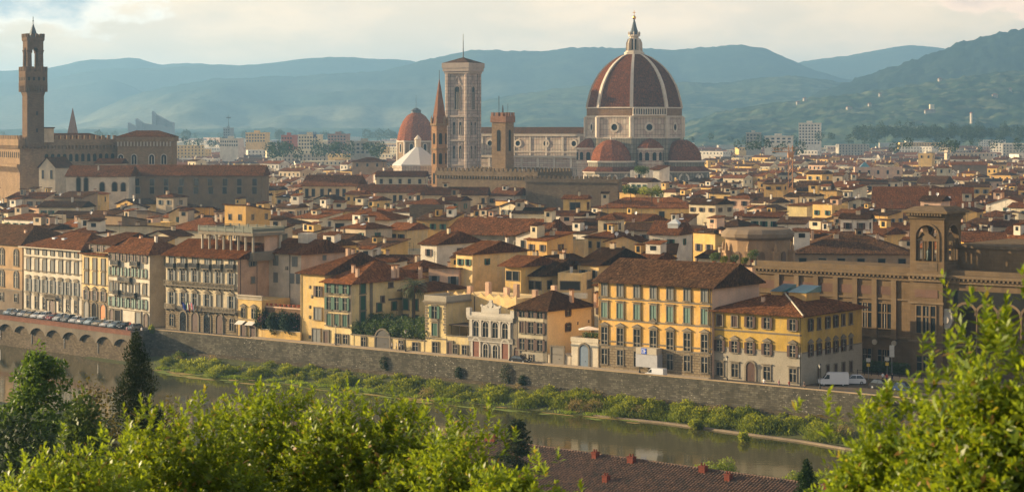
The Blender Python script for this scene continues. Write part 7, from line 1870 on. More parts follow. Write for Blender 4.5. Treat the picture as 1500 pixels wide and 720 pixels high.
# city trees and roof gardens
p = P(8, 336, 600); tree('city_tree', 'round green tree beside the arched loggia at the left edge', 'tree', (p.x, p.y, 0), [(rnd.uniform(-2, 2.4), rnd.uniform(-1, 1), rnd.uniform(14, 17.5), 1.8, 1.8, 1.5) for _ in range(9)], 3500, .5, L_MID, 61, 15)
for k, (x, y, D, w_, lab) in enumerate(((924, 277, 660, 2.6, 'dark green roof garden tree left of the pair below the cathedral'), (955, 278, 655, 3.2, 'bright yellow-green roof garden tree below the cathedral'), (940, 247, 800, 1.8, 'green creeper over the pergola of the white tower house'))):
    p = P(x, y, D); o = thing('roof_garden_tree', lab, 'tree', (p.x, p.y, p.z - 2.2)); rr_ = random.Random(k)
    crown('crown', [(rr_.uniform(-w_, w_), rr_.uniform(-1, 1), rr_.uniform(1.0, 2.6), 1.3, 1.2, 1.0) for _ in range(8)], 1500, .42, L_MID if k != 1 else L_SCRUB, o, 62 + k); trunk(o, [(0, 0, -2), (0, 0, 1.4)], .15, .1)
tops = RG.children[0]
for k, (x, y, s, lab) in enumerate(((1046, 377, 1.5, 'feathery pale shrub on the orange roof terrace'), (1060, 379, 1.2, 'low bright green box bush on the orange roof terrace'), (1075, 378, 1.3, 'round green potted bush in the middle of the roof terrace'), (1090, 380, 1.1, 'small leafy pot plant on the roof terrace edge'), (1102, 374, 1.6, 'olive-like shrub at the right end of the roof terrace'))):
    p = P(x, y + 5, 448); o = thing('terrace_shrub', lab, 'plant', (p.x, p.y, p.z - .3), 0, 'shrubs on the orange roof terrace')
    crown('crown', [(0, 0, s * .7, s * .6, s * .5, s * .6), (s * .4, 0, s * 1.0, s * .4, s * .4, s * .4)], 700, .25, L_SCRUB if k % 2 else L_MID, o, 70 + k)
    MB().lathe([(.28, -.5), (.4, .25), (.45, .3)], 8).build('pot', POT, o)
p0_ = P(1035, 392, 452); MB().box(0, 13, 0, 3, -6, p0_.z - 0).build('wall', WALL['ochre'], tag(link('terrace_block', None, None, (p0_.x, p0_.y, 0), R(-20)), 'orange terrace block carrying the shrubs behind the yellow palazzo', 'house'))
# far green between the houses
blobs = []; fr_ = random.Random(12)
def belt(x0, x1, y0, y1, D0, D1, n_, s0, s1, el=1.0):
    for i in range(n_):
        D = fr_.uniform(D0, D1); p = P(fr_.uniform(x0, x1), fr_.uniform(y0, y1), D); s = fr_.uniform(s0, s1); blobs.append((p.x, p.y, max(p.z, 2), s, s, s * el))
belt(1250, 1520, 190, 197, 2300, 2700, 110, 4, 7); belt(1000, 1500, 199, 206, 2000, 2600, 26, 3, 5); belt(390, 560, 212, 224, 1500, 1800, 34, 2.5, 4.5); belt(270, 330, 204, 210, 1900, 2300, 6, 3, 5)
belt(1060, 1180, 210, 219, 1400, 1600, 9, 2.5, 4.5); belt(1300, 1500, 207, 218, 1400, 1800, 14, 2.5, 4); belt(0, 600, 196, 199, 3000, 4200, 40, 4, 8)
for x in (1290, 1330, 1338, 1395, 1470, 1432, 1316): 
    p = P(x, 188, 2400); blobs.append((p.x, p.y, p.z, 4, 4, 9))
fo2 = link('distant_trees', leaf_cloud('distant_trees', blobs, 60000, 1.25, L_DARK, 9, asp=.85)); fo2['kind'] = 'stuff'; fo2['label'] = 'dark tree belts between the far town and the hills'
# hedge before the library
p = isect(1254, vpt(1335, 392), WD); o = thing('clipped_hedge', 'long clipped green hedge in front of the library', 'hedge', p, WA)
Lh = (isect(1331, vpt(1335, 392), WD) - p).length
crown('leaves', [(Lh * (i + .5) / 16, 0, 1.15, Lh / 22, .9, 1.0) for i in range(16)], 5000, .3, L_MID, o, 90, shell=.75, up=.9); mb = MB()
for i in range(12): mb.tube((Lh * (i + .5) / 12, 0, 0), (Lh * (i + .5) / 12, 0, .9), .06)
mb.build('stems', BARK, o)

# near bank trees
def gz(x, y): return hz(x, y)
def base_at(px, D): x = (px - HX) / F * D; return Vector((x, D, gz(x, D)))
bb = base_at(58, 105); H0 = zat(509, 105) - bb.z
bl_ = []; tr_ = random.Random(21)
for i in range(70):
    f = i / 69; dz_ = 9.5 * (1 - f) ** 1.15 + .5; z = H0 - dz_; rad = min(3.6, .2 + dz_ * .58)
    a = tr_.uniform(0, 6.28); rr_ = rad * tr_.uniform(.35, 1.0); s = (.7 * (1 - f) + .42) * tr_.uniform(.7, 1.2)
    bl_.append((rr_ * math.cos(a), rr_ * math.sin(a), z, s * 1.2, s * 1.2, s * .6))
bl_.append((0, 0, H0 - .3, .22, .22, .7))
tree('broadleaf_tree', 'tall loose pale green tree at the left by the river', 'tree', bb, bl_, 34000, .22, leafmat('fresh green leaves', (.035, .085, .015), (.12, .20, .035), .4, .5), 22, H0 * .95, .22)
def shrubmass(px, D, ytop, wpx, label, mat_, n, size, seed, name='shrub', cat='shrub'):
    b0 = base_at(px, D); hgt = zat(ytop, D) - b0.z; w_ = wpx / F * D / 2; rs = random.Random(seed)
    bl_ = []
    for i in range(16):
        a = rs.uniform(-1, 1); bl_.append((a * w_, rs.uniform(-.6, .6) * w_, hgt * (1 - .55 * a * a) * rs.uniform(.35, .92), w_ * rs.uniform(.3, .5), w_ * .45, hgt * rs.uniform(.12, .2)))
    bl_.append((0, 0, hgt * .85, w_ * .4, w_ * .4, hgt * .14))
    return tree(name, label, cat, b0, bl_, n, size, mat_, seed, hgt, .16)
shrubmass(25, 92, 615, 190, 'dark green shrub mass filling the lower left corner', L_DARK, 11700, 0.270, 101)
shrubmass(120, 96, 572, 90, 'bushy green tree between the pale tree and the olive shrub', L_MID, 8450, 0.230, 102)
shrubmass(150, 108, 554, 90, 'olive brown shrub in front of the river left of the cypress', L_OLIVE, 8450, 0.216, 103)
shrubmass(246, 118, 583, 60, 'small grey-olive shrub right of the big cypress', L_OLIVE, 4550, 0.216, 104)
shrubmass(100, 84, 650, 150, 'very dark shrub below the olive shrub at lower left', L_DARK, 9100, 0.243, 105)
shrubmass(268, 100, 612, 70, 'low brownish shrub at the foot of the cypress by the laurels', L_OLIVE, 4550, 0.203, 106)
def cypress(px, D, ytop, wpx, label, n, size, seed, mat_=L_CYP, zlow=None):
    b0 = base_at(px, D); hgt = zat(ytop, D) - b0.z; w_ = wpx / F * D / 2; rs = random.Random(seed); bl_ = []
    for i in range(60):
        f = (i + .5) / 60; f = 1 - (1 - f) ** 1.5; rad = w_ * min(1.1, ((1 - f) * hgt / (w_ * 3.4))) ** .62; a = rs.uniform(0, 6.28)
        bl_.append((rad * .5 * math.cos(a), rad * .5 * math.sin(a), hgt * f, rad * .58 + .08, rad * .58 + .08, hgt * .03 + .16))
    return tree('cypress', label, 'cypress', b0, bl_, n, size, mat_, seed, hgt, .2, shell=.55, up=.4, droop=-1.1, asp=.4)
cypress(199, 112, 499, 108, 'tall dark cypress standing against the river at left', 60000, .14, 111)
cypress(1182, 150, 681, 66, 'small dark pointed cypress at the bottom edge in front of the tiled roof', 30000, .18, 112, leafmat('small cypress foliage', (.008, .026, .008), (.028, .062, .016), .15, .7, .15))
# spiky conifer before the near roof
b0 = base_at(757, 190); zc = zat(616, 190); o = thing('conifer', 'dark spiky conifer top poking up beside the red chimney of the near roof', 'tree', (b0.x, b0.y, zc - 6)); rs = random.Random(6); bl_ = []
for i in range(40):
    f = i / 39; rad = 2.9 * (1 - f) ** .9 + .12; a = rs.uniform(0, 6.28); bl_.append((rad * .7 * math.cos(a), rad * .7 * math.sin(a), .8 + 5.1 * f, .55 + .3 * (1 - f), .55, .16))
crown('crown', bl_, 9000, .24, L_CYP, o, 113, asp=.3); trunk(o, [(0, 0, -6), (0, 0, 5.6)], .18, .05)
for k, (px, y, w_, D, lab) in enumerate(((1043, 668, 70, 262, 'bright yellow-green tree top behind the near tiled roof ridge'), (1180, 686, 60, 246, 'pale green tree top behind the right end of the near roof'), (1225, 690, 40, 240, 'thin pale tree top beside the right bush'))):
    zc = zat(y, D); w2 = w_ / F * D / 2; x_ = (px - HX) / F * D; o = thing('riverside_tree', lab, 'tree', (x_, D, -3)); rs = random.Random(k)
    bl_ = [(rs.uniform(-1, 1) * w2, rs.uniform(-1, 1), zc + 3 - .9 - rs.uniform(0, 2.2), w2 * .35, w2 * .35, .7) for _ in range(12)]
    crown('crown', bl_, 3500, .26, leafmat('yellow green leaves', (.09, .15, .02), (.24, .30, .05), .45, .5), o, 120 + k); trunk(o, [(0, 0, 0), (0, 0, zc - 0)], .2, .08)

# foreground laurels: upright shoots carrying pointed leaves
def laurel(label, cen, rx, ry, rzz, nshoot, leaf, seed, spires=(), mat_=L_BRIGHT, lps=15):
    rng = np.random.default_rng(seed); base = Vector(cen); o = thing('laurel_bush', label, 'bush', (base.x, base.y, hz(base.x, base.y) - .1), 0, 'laurel bushes in the foreground')
    oz = o.location.z
    nc = 34; dc = runit(rng, nc); dc[:, 2] = np.abs(dc[:, 2]) * 1.15 - .2; dc[:, 1] -= .4 * rng.random(nc); dc /= np.linalg.norm(dc, axis=1, keepdims=True)
    cen_ = dc * (.5 + .5 * rng.random(nc) ** .6)[:, None] * np.array([rx, ry, rzz]); rc = (.25 + .19 * rng.random(nc)) * (rx + rzz) / 2
    ci = rng.integers(nc, size=nshoot); u_ = runit(rng, nshoot); u_[:, 2] += .15; u_ /= np.linalg.norm(u_, axis=1, keepdims=True)
    st = cen_[ci] + u_ * (rc[ci] * (.35 + .65 * rng.random(nshoot) ** .5))[:, None]
    dr = u_ * .9 + .5 * runit(rng, nshoot); dr[:, 2] += .4; dr /= np.linalg.norm(dr, axis=1, keepdims=True)
    ln_ = leaf * (1.5 + 1.9 * rng.random(nshoot))
    for (sx, sy, sz, sl) in spires:
        m = 9; st = np.vstack([st, np.array([[sx + rng.normal() * leaf * 2, sy + rng.normal() * leaf * 2, sz - sl * (.25 + .75 * i / m)] for i in range(m)])])
        dd = np.array([[rng.normal() * .25, rng.normal() * .25, 1.0] for i in range(m)]); dr = np.vstack([dr, dd / np.linalg.norm(dd, axis=1, keepdims=True)]); ln_ = np.concatenate([ln_, np.full(m, sl * .45)])
    n = len(st); P_ = []; T_ = []; N_ = []; S_ = []
    for k in range(lps):
        f = (k + rng.random(n) * .6) / lps; ang = k * 2.4 + rng.random(n) * .7
        ux = np.cross(dr, np.array([0.31, .77, .2])); ux /= np.linalg.norm(ux, axis=1, keepdims=True); uy = np.cross(dr, ux)
        rad = ux * np.cos(ang)[:, None] + uy * np.sin(ang)[:, None]
        pos = st + dr * (f * ln_)[:, None]; tg = rad * (1.0 - .55 * f)[:, None] + dr * (.35 + .55 * f)[:, None] + .25 * runit(rng, n)
        P_.append(pos); T_.append(tg); N_.append(dr - rad * .35 + .4 * runit(rng, n)); S_.append(leaf * (1.15 - .5 * f) * (.5 + .8 * rng.random(n)))
    off = np.array([0, 0, base.z - oz]); pos = np.vstack(P_) + off
    link('crown', leaf_mesh('crown', pos, np.vstack(N_), np.vstack(T_), np.concatenate(S_), .42, mat_), o)
    mb = MB()
    for i in range(14):
        e = st[rng.integers(n)] * .85; mb.tube((e[0] * .1, e[1] * .1, 0), (e[0] * .45, e[1] * .45, (base.z - oz) * .45), .035, .025, 5); mb.tube((e[0] * .45, e[1] * .45, (base.z - oz) * .45), (e[0], e[1], e[2] + base.z - oz), .025, .008, 5)
    mb.build('stems', BARK, o); return o
def lb(px, ytop, wpx, D, label, n, leaf, seed, hm=1.9, spires=(), **k):
    p = P(px, ytop, D); rx = wpx / F * D / 2
    sp = [((sx - px) / F * D, 0, (ytop - sy) / F * D + hm - leaf * 4, sl) for sx, sy, sl in spires]
    sp = [(a, b_, c + leaf * 4, d_) for a, b_, c, d_ in sp]
    return laurel(label, (p.x, p.y, p.z - hm), rx, rx * .8, hm - leaf * 4.5, n, leaf, seed, sp, **k)
lb(110, 640, 230, 27, 'leftmost sunlit laurel bush sloping down to the lower left corner', 1213, 0.109, 201, 1.6, ((150, 628, .5), (60, 676, .4)))
lb(255, 592, 250, 29, 'second sunlit laurel bush from the left with upright shoots', 1684, 0.109, 202, 1.9, ((190, 590, .6), (290, 588, .6), (232, 600, .4)))
lb(415, 572, 240, 31, 'broad sunlit laurel bush left of the tallest foreground shoots', 1684, 0.109, 203, 2.1, ((388, 568, .5), (450, 574, .4), (360, 585, .4)))
lb(545, 575, 230, 30, 'sunlit laurel bush at bottom centre with the tallest shoots', 1684, 0.109, 204, 2.0, ((492, 566, .6), (590, 577, .6), (541, 583, .4)))
lb(660, 590, 200, 28, 'laurel bush with reddish stems right of the bottom centre', 1280, 0.109, 205, 1.9, ((640, 590, .6), (697, 596, .6), (722, 625, .4)))
lb(745, 655, 130, 26, 'low laurel bush overlapping the near tiled roof', 674, 0.102, 206, 1.2, ((790, 668, .4), (828, 715, .3)))
lb(1300, 590, 130, 19, 'lower left laurel of the right foreground group', 943, 0.099, 207, 1.3, ((1262, 575, .3), (1300, 570, .4), (1340, 555, .45), (1248, 595, .25)))
lb(1405, 530, 150, 18, 'middle laurel of the right foreground group', 1213, 0.099, 208, 1.6, ((1388, 500, .45), (1430, 505, .5), (1372, 540, .3)))
lb(1485, 470, 150, 17, 'tallest laurel at the right edge reaching up before the library', 1348, 0.099, 209, 1.9, ((1465, 412, .7), (1490, 440, .5), (1450, 470, .4)))

# ------------------------------------------------------------------ near tiled roof
zr_ = 7.0; a_ = G(692, 640.5, zr_); b_ = G(1262, 719, zr_); rd = (b_ - a_); rd.z = 0; Lr = rd.length; ra = math.atan2(rd.y, rd.x)
nr = thing('riverside_house', 'long near house under a dark corrugated clay tile roof with red brick chimneys', 'house', (a_.x, a_.y, 0), ra)
m, t, b = newmat('near clay tiles'); gp = nd(t, 'ShaderNodeNewGeometry').outputs['Position']
v1 = nd(t, 'ShaderNodeTexVoronoi', {'Vector': gp, 'Scale': 2.9}); sc1_ = nd(t, 'ShaderNodeSeparateColor', {0: v1.outputs['Color']}).outputs[0]
col = mixc(t, sc1_, (.045, .027, .018), (.15, .08, .045)); col = mixc(t, ramp(t, noise(t, gp, .8, 5, .7), .5, .68), col, (.03, .024, .018)); col = mixc(t, ramp(t, noise(t, gp, 2.7, 3, .7), .62, .7), col, (.20, .13, .085))
t.links.new(col, b.inputs['Base Color']); b.inputs['Roughness'].default_value = .8; NEART = m
slope, Ls = .36, 13.0; step = .46; mb = MB(); ncol = int(Lr / step); nrow = 30; kx = 5; vv = []; rowlen = ncol * kx + 1
ys_ = []
for j in range(nrow):
    f0, f1 = j / nrow, (j + 1) / nrow; ys_ += [(-Ls * f0, .0), (-Ls * f1 + .005, .055)]
for (y, lift) in ys_:
    for i in range(rowlen):
        x = i * step / kx; c_ = i % kx; z = .20 * math.sin(math.pi * c_ / kx) if c_ else -.02
        jit = .012 * math.sin((i // kx) * 12.9 + y * 7.7)
        vv.append((x, y, zr_ + y * slope + z + lift + jit))
mb.add(vv, [(j * rowlen + i, (j + 1) * rowlen + i, (j + 1) * rowlen + i + 1, j * rowlen + i + 1) for j in range(len(ys_) - 1) for i in range(rowlen - 1)])
rf_ = mb.build('roof', NEART, nr)
MB().add([(0, 0, zr_), (Lr, 0, zr_), (Lr, 9, zr_ - 9 * slope), (0, 9, zr_ - 9 * slope)], [(0, 1, 2, 3)]).build('rear_slope', NEART, nr)
mb = MB()
for i in range(int(Lr / .42)): mb.tube((i * .42, 0, zr_ + .08), (i * .42 + .46, 0, zr_ + .12), .13, .15, 8)
mb.build('ridge_tiles', NEART, rf_)
MB().box(.3, Lr - .3, -Ls + .8, 8.2, -6, zr_ - 9 * slope - .2).add([(.3, -Ls + .8, 2), (.3, 8.2, 2), (.3, 0, zr_ - .15)], [(0, 1, 2)]).build('wall', WALL['ochre'], nr)
REDBR = masonry('red chimney brick', (.19, .055, .038), (.14, .07, .055), .3, .1, .25, .01, .3)
Mi = (Matrix.Translation((a_.x, a_.y, 0)) @ Matrix.Rotation(ra, 4, 'Z')).inverted()
for px, py, w_ in ((872, 671, .7), (925, 678, .9), (888, 706, .75), (1030, 692, .9), (1067, 704, .75), (1212, 716, .7), (720, 646, 1.6)):
    o_c = Mi @ Vector((0, 0, CZ)); d_c = (Mi @ P(px, py, 300)) - o_c
    s = (zr_ - o_c.z + slope * o_c.y) / (d_c.z - slope * d_c.y); h_ = o_c + d_c * s
    mb = MB().box(h_.x - w_ / 2, h_.x + w_ / 2, h_.y - .35, h_.y + .35, h_.z - .6, h_.z + .75).box(h_.x - w_ / 2 - .06, h_.x + w_ / 2 + .06, h_.y - .42, h_.y + .42, h_.z + .753, h_.z + .85)
    for k in (-1, 1): mb.tube((h_.x + k * w_ * .25, h_.y, h_.z + .85), (h_.x + k * w_ * .25, h_.y, h_.z + 1.15), .12)
    mb.build('chimney', REDBR, rf_)

# ------------------------------------------------------------------ vehicles
TYRE = flat('tyre rubber', (.02, .02, .02), .8); CARGL = flat('car glass', (.03, .04, .045), .08, 0, .8, .05); LAMP = flat('headlamp glass', (.6, .62, .65), .15, 0, .8); RLAMP = flat('red lamp glass', (.4, .02, .02), .3)
def paint(n_, c): return flat(n_, c, .22, .1, .7, .03)
PAINT = {'white': paint('white car paint', (.68, .69, .7)), 'silver': paint('silver car paint', (.4, .42, .44)), 'grey': paint('grey car paint', (.16, .17, .18)), 'black': paint('black car paint', (.02, .021, .024)), 'red': paint('red car paint', (.26, .03, .025)), 'blue': paint('blue car paint', (.04, .08, .2)), 'pale': paint('pale blue car paint', (.35, .45, .52)), 'beige': paint('beige car paint', (.42, .36, .26))}
def yz(mb, prof, w_, m=0, w1=None):
    n = len(prof); zc_ = max(p[1] for p in prof); z0_ = min(p[1] for p in prof)
    def W_(z): return w_ / 2 - ((w_ - (w1 or w_)) / 2) * ((z - z0_) / (zc_ - z0_))
    vv = [(-W_(z), y, z) for y, z in prof] + [(W_(z), y, z) for y, z in prof]
    return mb.add(vv, [tuple(range(n)), tuple(range(2 * n - 1, n - 1, -1))] + [(i, n + i, n + (i + 1) % n, (i + 1) % n) for i in range(n)], m)
def wheels(o, xs_, ys_w, r_=.31):
    for x in xs_:
        for y in ys_w:
            T = Matrix.Translation((x, y, r_)) @ Matrix.Rotation(R(90), 4, 'Y')
            w0 = MB().lathe([(r_ * .6, -.1), (r_, -.09), (r_, .09), (r_ * .6, .1)], 14, T=T).build('wheel', TYRE, o); MB().lathe([(.03, -.115), (r_ * .58, -.11), (r_ * .58, .11), (.03, .115)], 10, T=T).build('rim', PAINT['silver'], w0)
def car(colour, kind='hatch'):
    o = thing('parked_car', 'x', 'car'); del LABELS['x']; k = {'hatch': (1.0, 1.0), 'suv': (1.08, 1.18), 'sedan': (1.12, .95)}[kind]; L_, H_ = k
    mb = MB(); yz(mb, [(-2.0 * L_, .3), (-2.02 * L_, .62), (-1.9 * L_, .76), (-1.0 * L_, .93 * H_), (1.75 * L_, .95 * H_), (2.0 * L_, .8), (2.0 * L_, .32), (1.7, .2), (-1.7, .2)], 1.74, 0, 1.66); mb.build('body', PAINT[colour], o, smooth=False)
    g_ = MB(); yz(g_, [(-1.05 * L_, .93 * H_), (-.35, 1.42 * H_), (1.2 * L_, 1.43 * H_), (1.78 * L_, .95 * H_)], 1.6, 0, 1.22); g_.build('windows', CARGL, o)
    r_ = MB(); yz(r_, [(-.42, 1.421 * H_), (-.3, 1.47 * H_), (1.1 * L_, 1.49 * H_), (1.27 * L_, 1.425 * H_)], 1.28, 0, 1.1)
    for s in (-1, 1): r_.tube((s * .79, -.98 * L_, .94 * H_), (s * .62, -.36, 1.43 * H_), .035, None, 5); r_.tube((s * .8, 1.72 * L_, .95 * H_), (s * .62, 1.2 * L_, 1.43 * H_), .05, None, 5); r_.tube((s * .81, .35, .94 * H_), (s * .63, .4, 1.43 * H_), .03, None, 5)
    r_.build('roof', PAINT[colour], o); wheels(o, (-.78, .78), (-1.25 * L_, 1.25 * L_))
    for s in (-1, 1): MB().box(s * .62 - .17, s * .62 + .17, -2.03 * L_, -1.9 * L_, .6, .76).build('headlight', LAMP, o); MB().box(s * .68 - .12, s * .68 + .12, 1.93 * L_, 2.03 * L_, .62, .84).build('taillight', RLAMP, o)
    MB().box(-.28, .28, -2.045 * L_, -2.0 * L_, .4, .52).build('number_plate', PAINT['white'], o); return o
protos = {}
def getcar(c, kind):
    if (c, kind) not in protos: protos[(c, kind)] = car(c, kind); return protos[(c, kind)], True
    return protos[(c, kind)], False
def placecar(c, kind, loc, rz, lab, group=None):
    o, fresh = getcar(c, kind)
    if not fresh: o = dup(o, loc, rz, lab, group)
    o.location = loc; o.rotation_euler = (0, 0, rz); o['label'] = lab
    if group: o['group'] = group
    LABELS[lab] = 1; return o
QC = [(15.5, 'pale', 'hatch', 'pale blue car farthest left in the quay parking row'), (26, 'grey', 'hatch', 'grey car second from the left in the quay row'), (36, 'silver', 'hatch', 'silver car next to a beige one on the quay'), (45, 'beige', 'hatch', 'beige car between silver and white cars on the quay'), (55.5, 'white', 'hatch', 'white car right of the beige car on the quay'), (66.5, 'white', 'suv', 'tall white car left of the red one on the quay'), (78, 'red', 'hatch', 'the one dark red car on the quay'), (89, 'silver', 'suv', 'tall silver car just right of the red car'), (101, 'grey', 'suv', 'tall grey car before the narrow yellow townhouse'), (111.5, 'white', 'hatch', 'white car right of the tall grey car on the quay'), (123, 'silver', 'sedan', 'long silver car before the orange door'), (134.5, 'pale', 'suv', 'tall pale blue car halfway along the right of the quay'), (146.5, 'beige', 'sedan', 'long beige car before the pale-shuttered palazzo'), (158, 'white', 'sedan', 'long white car before the pale-shuttered palazzo'), (170, 'pale', 'sedan', 'long pale blue car near the end of the quay row'), (182, 'black', 'hatch', 'black car second from the right end of the quay row'), (197, 'grey', 'sedan', 'long grey car at the right end of the quay row')]
for px, c, kind, lab in QC:
    p = isect(px, LP + LN * 9.2, LD); placecar(c, kind, (p.x, p.y, .0), LA + R(18 + rnd.uniform(-4, 4)), lab, 'cars parked along the quay')
p = isect(762, WP + WN * 6.6, WD); placecar('black', 'sedan', (p.x, p.y, .0), WA + R(90), 'long black car half hidden behind the wall below the cream house')
p = Vector(((1291 - HX) / F * 372, 372, 0)); placecar('black', 'suv', (p.x, p.y, 0), WA + R(85), 'tall black car on the piazza behind the river wall')
p = Vector(((1323 - HX) / F * 369, 369, 0)); placecar('blue', 'hatch', (p.x, p.y, 0), WA + R(95), 'dark blue car on the piazza right of the black one')
p = Vector(((1251 - HX) / F * 379, 379, 0)); placecar('white', 'suv', (p.x, p.y, 0), WA + R(-58), 'white off-roader parked behind the white van')
protos_used = True
def van(label, loc, rz, sc_=1.0):
    o = thing('van', label, 'van', loc, rz); o.scale = (sc_,) * 3
    mb = MB(); yz(mb, [(-2.75, .35), (-2.8, .85), (-2.6, 1.05), (-1.95, 1.25), (-1.25, 2.2), (-.9, 2.42), (2.65, 2.42), (2.75, 2.2), (2.75, .35)], 1.95, 0, 1.8); mb.build('body', PAINT['white'], o)
    MB().add([(-.86, -1.98, 1.27), (.86, -1.98, 1.27), (.8, -1.31, 2.17), (-.8, -1.31, 2.17)], [(0, 1, 2, 3)]).build('windscreen', CARGL, o)
    for s in (-1, 1):
        MB().add([(s * .955, -1.75, 1.3), (s * .955, -.75, 1.3), (s * .925, -.75, 2.05), (s * .925, -1.2, 2.05)], [(0, 1, 2, 3)]).build('side_window', CARGL, o)
        MB().box(s * .7 - .18, s * .7 + .18, -2.8, -2.6, .82, 1.02).build('headlight', LAMP, o); MB().box(s * 1.05 - .08, s * 1.05 + .08, -1.7, -1.55, 1.3, 1.6).build('mirror', TYRE, o)
    MB().box(-.6, .6, -2.83, -2.72, .55, .78).build('grille', TYRE, o); MB().box(-.98, .98, -2.84, -2.4, .3, .52).build('bumper', flat('bumper plastic', (.06, .06, .065), .6), o); wheels(o, (-.85, .85), (-1.8, 1.7), .35); return o
p = Vector(((1221 - HX) / F * 377, 377, 0)); van('white high-roofed delivery van parked beside the corner palazzo', (p.x, p.y, 0), WA + R(-58))
p = isect(961, WP + WN * 3.6, WD); van('small white van passing below the covered balcony', (p.x, p.y, 0), WA + R(-90), .74)

# ------------------------------------------------------------------ people
def skin_mesh():
    J = {'pel': (0, 0, .95, .15), 'bel': (0, 0, 1.1, .135), 'che': (0, 0, 1.33, .16), 'nek': (0, 0, 1.5, .06), 'hd0': (0, -.02, 1.6, .085), 'hd1': (0, -.02, 1.7, .1), 'hd2': (0, -.01, 1.78, .06)}
    E = [('pel', 'bel'), ('bel', 'che'), ('che', 'nek'), ('nek', 'hd0'), ('hd0', 'hd1'), ('hd1', 'hd2')]
    for s, n in ((-1, 'l'), (1, 'r')):
        J.update({'hp' + n: (s * .1, 0, .88, .11), 'kn' + n: (s * .12, -.03 * s, .5, .07), 'an' + n: (s * .13, .03 * s, .09, .045), 'to' + n: (s * .14, -.13 + .03 * s, .04, .035),
                  'sh' + n: (s * .19, 0, 1.42, .07), 'el' + n: (s * .26, .03, 1.14, .048), 'wr' + n: (s * .25, -.08, .9, .035), 'ha' + n: (s * .25, -.11, .8, .04)})
        E += [('pel', 'hp' + n), ('hp' + n, 'kn' + n), ('kn' + n, 'an' + n), ('an' + n, 'to' + n), ('che', 'sh' + n), ('sh' + n, 'el' + n), ('el' + n, 'wr' + n), ('wr' + n, 'ha' + n)]
    ks = list(J); me = bpy.data.meshes.new('body'); me.from_pydata([J[k][:3] for k in ks], [(ks.index(a), ks.index(b_)) for a, b_ in E], [])
    ob = bpy.data.objects.new('tmp', me); C.objects.link(ob); md = ob.modifiers.new('s', 'SKIN')
    for i, k in enumerate(ks): me.skin_vertices[0].data[i].radius = (J[k][3], J[k][3] * (.8 if k in ('pel', 'bel', 'che') else 1))
    me.skin_vertices[0].data[0].use_root = True
    ob.modifiers.new('u', 'SUBSURF').levels = 1
    bpy.context.view_layer.update(); dg_ = bpy.context.evaluated_depsgraph_get()
    res = bpy.data.meshes.new_from_object(ob.evaluated_get(dg_)); bpy.data.objects.remove(ob); return res
PM = skin_mesh(); SKIN = flat('skin', (.5, .3, .2), .6); HAIR = flat('dark hair', (.04, .025, .018), .7)
CL = {'white': flat('white shirt', (.7, .68, .64), .9), 'blue': flat('blue shirt', (.06, .16, .42), .9), 'red': flat('red shirt', (.42, .06, .05), .9), 'black': flat('black shirt', (.025, .025, .03), .9), 'pink': flat('pink shirt', (.6, .3, .3), .9), 'green': flat('green shirt', (.1, .22, .1), .9), 'denim': flat('denim', (.05, .07, .13), .9), 'khaki': flat('khaki trousers', (.3, .24, .15), .9)}
PB = {}
def person(px, line_off, top, bot, lab, left=False, facing=0, D=None):
    key = (top, bot)
    if key not in PB:
        me = PM.copy()
        for m_ in (SKIN, CL[top], CL[bot], HAIR): me.materials.append(m_)
        for pg in me.polygons:
            z = pg.center.z; x = abs(pg.center.x); pg.material_index = 3 if z > 1.72 or (z > 1.58 and pg.center.y > .03) else 0 if z > 1.5 or (x > .2 and z < 1.2 and z > .7) else 1 if z > .93 else 2; pg.use_smooth = True
        PB[key] = me
    if D: p = Vector(((px - HX) / F * D, D, 0))
    else: p = isect(px, (LP + LN * line_off) if left else (WP + WN * line_off), LD if left else WD)
    o = link('person', PB[key], None, (p.x, p.y, .0), WA + R(facing)); tag(o, lab, 'person', 'people on the riverside'); return o
person(94.5, 9, 'white', 'denim', 'person in white shirt walking before the white seven-bay palazzo', True, 60)
person(114, 11, 'blue', 'khaki', 'person in blue shirt near the narrow yellow townhouse', True, 30); person(117.5, 11, 'pink', 'denim', 'person in pink shirt right of the one in blue', True, -40)
person(135, 9, 'white', 'khaki', 'person in white and khaki before the stone arches', True, 100); person(138, 9.5, 'white', 'black', 'person in white and black before the stone arches', True, 80)
person(153, 11, 'green', 'denim', 'person in green shirt by the orange door', True, 0); person(181, 9, 'black', 'denim', 'person in black shirt and jeans before the dark shop door', True, 20)
person(188, 9.5, 'black', 'khaki', 'person in black shirt and khaki trousers left of the red one', True, -30); person(191, 9.5, 'red', 'denim', 'person in red shirt in the group before the shop', True, 10); person(196, 8.5, 'black', 'black', 'person all in black before the shop', True, 70); person(207.5, 4, 'white', 'black', 'person in white standing at the right end of the car row', True, 15)
person(186, 2.2, 'pink', 'khaki', 'person in pink beside the black parked car', True, 200)
person(574, 7.8, 'white', 'denim', 'person in white shirt left of three below the arched gate', False, -60); person(580.5, 7.8, 'white', 'khaki', 'person in white shirt and khaki in the middle of three', False, -60); person(585.5, 7.8, 'white', 'black', 'person in white shirt and black trousers right of three', False, -60)
person(1119, 3.2, 'white', 'denim', 'person in white looking over the wall below the grey palazzo base', False, 0); person(1141, 3.2, 'pink', 'denim', 'person in pink top walking behind the wall near the corner', False, 90); person(1156, 3.2, 'red', 'denim', 'person in red behind the wall at the palazzo corner', False, 90); person(1178, 3.4, 'black', 'black', 'person in black leaning at the wall beside the van', False, -30)
person(1299, 3, 'red', 'denim', 'person in red shirt beside the black piazza car', False, 45, 381); person(1293, 3, 'white', 'black', 'person in white top on the piazza beside the one in red', False, 45, 382); person(1307, 3, 'black', 'denim', 'person in dark clothes on the piazza before the sign posts', False, 10, 381)

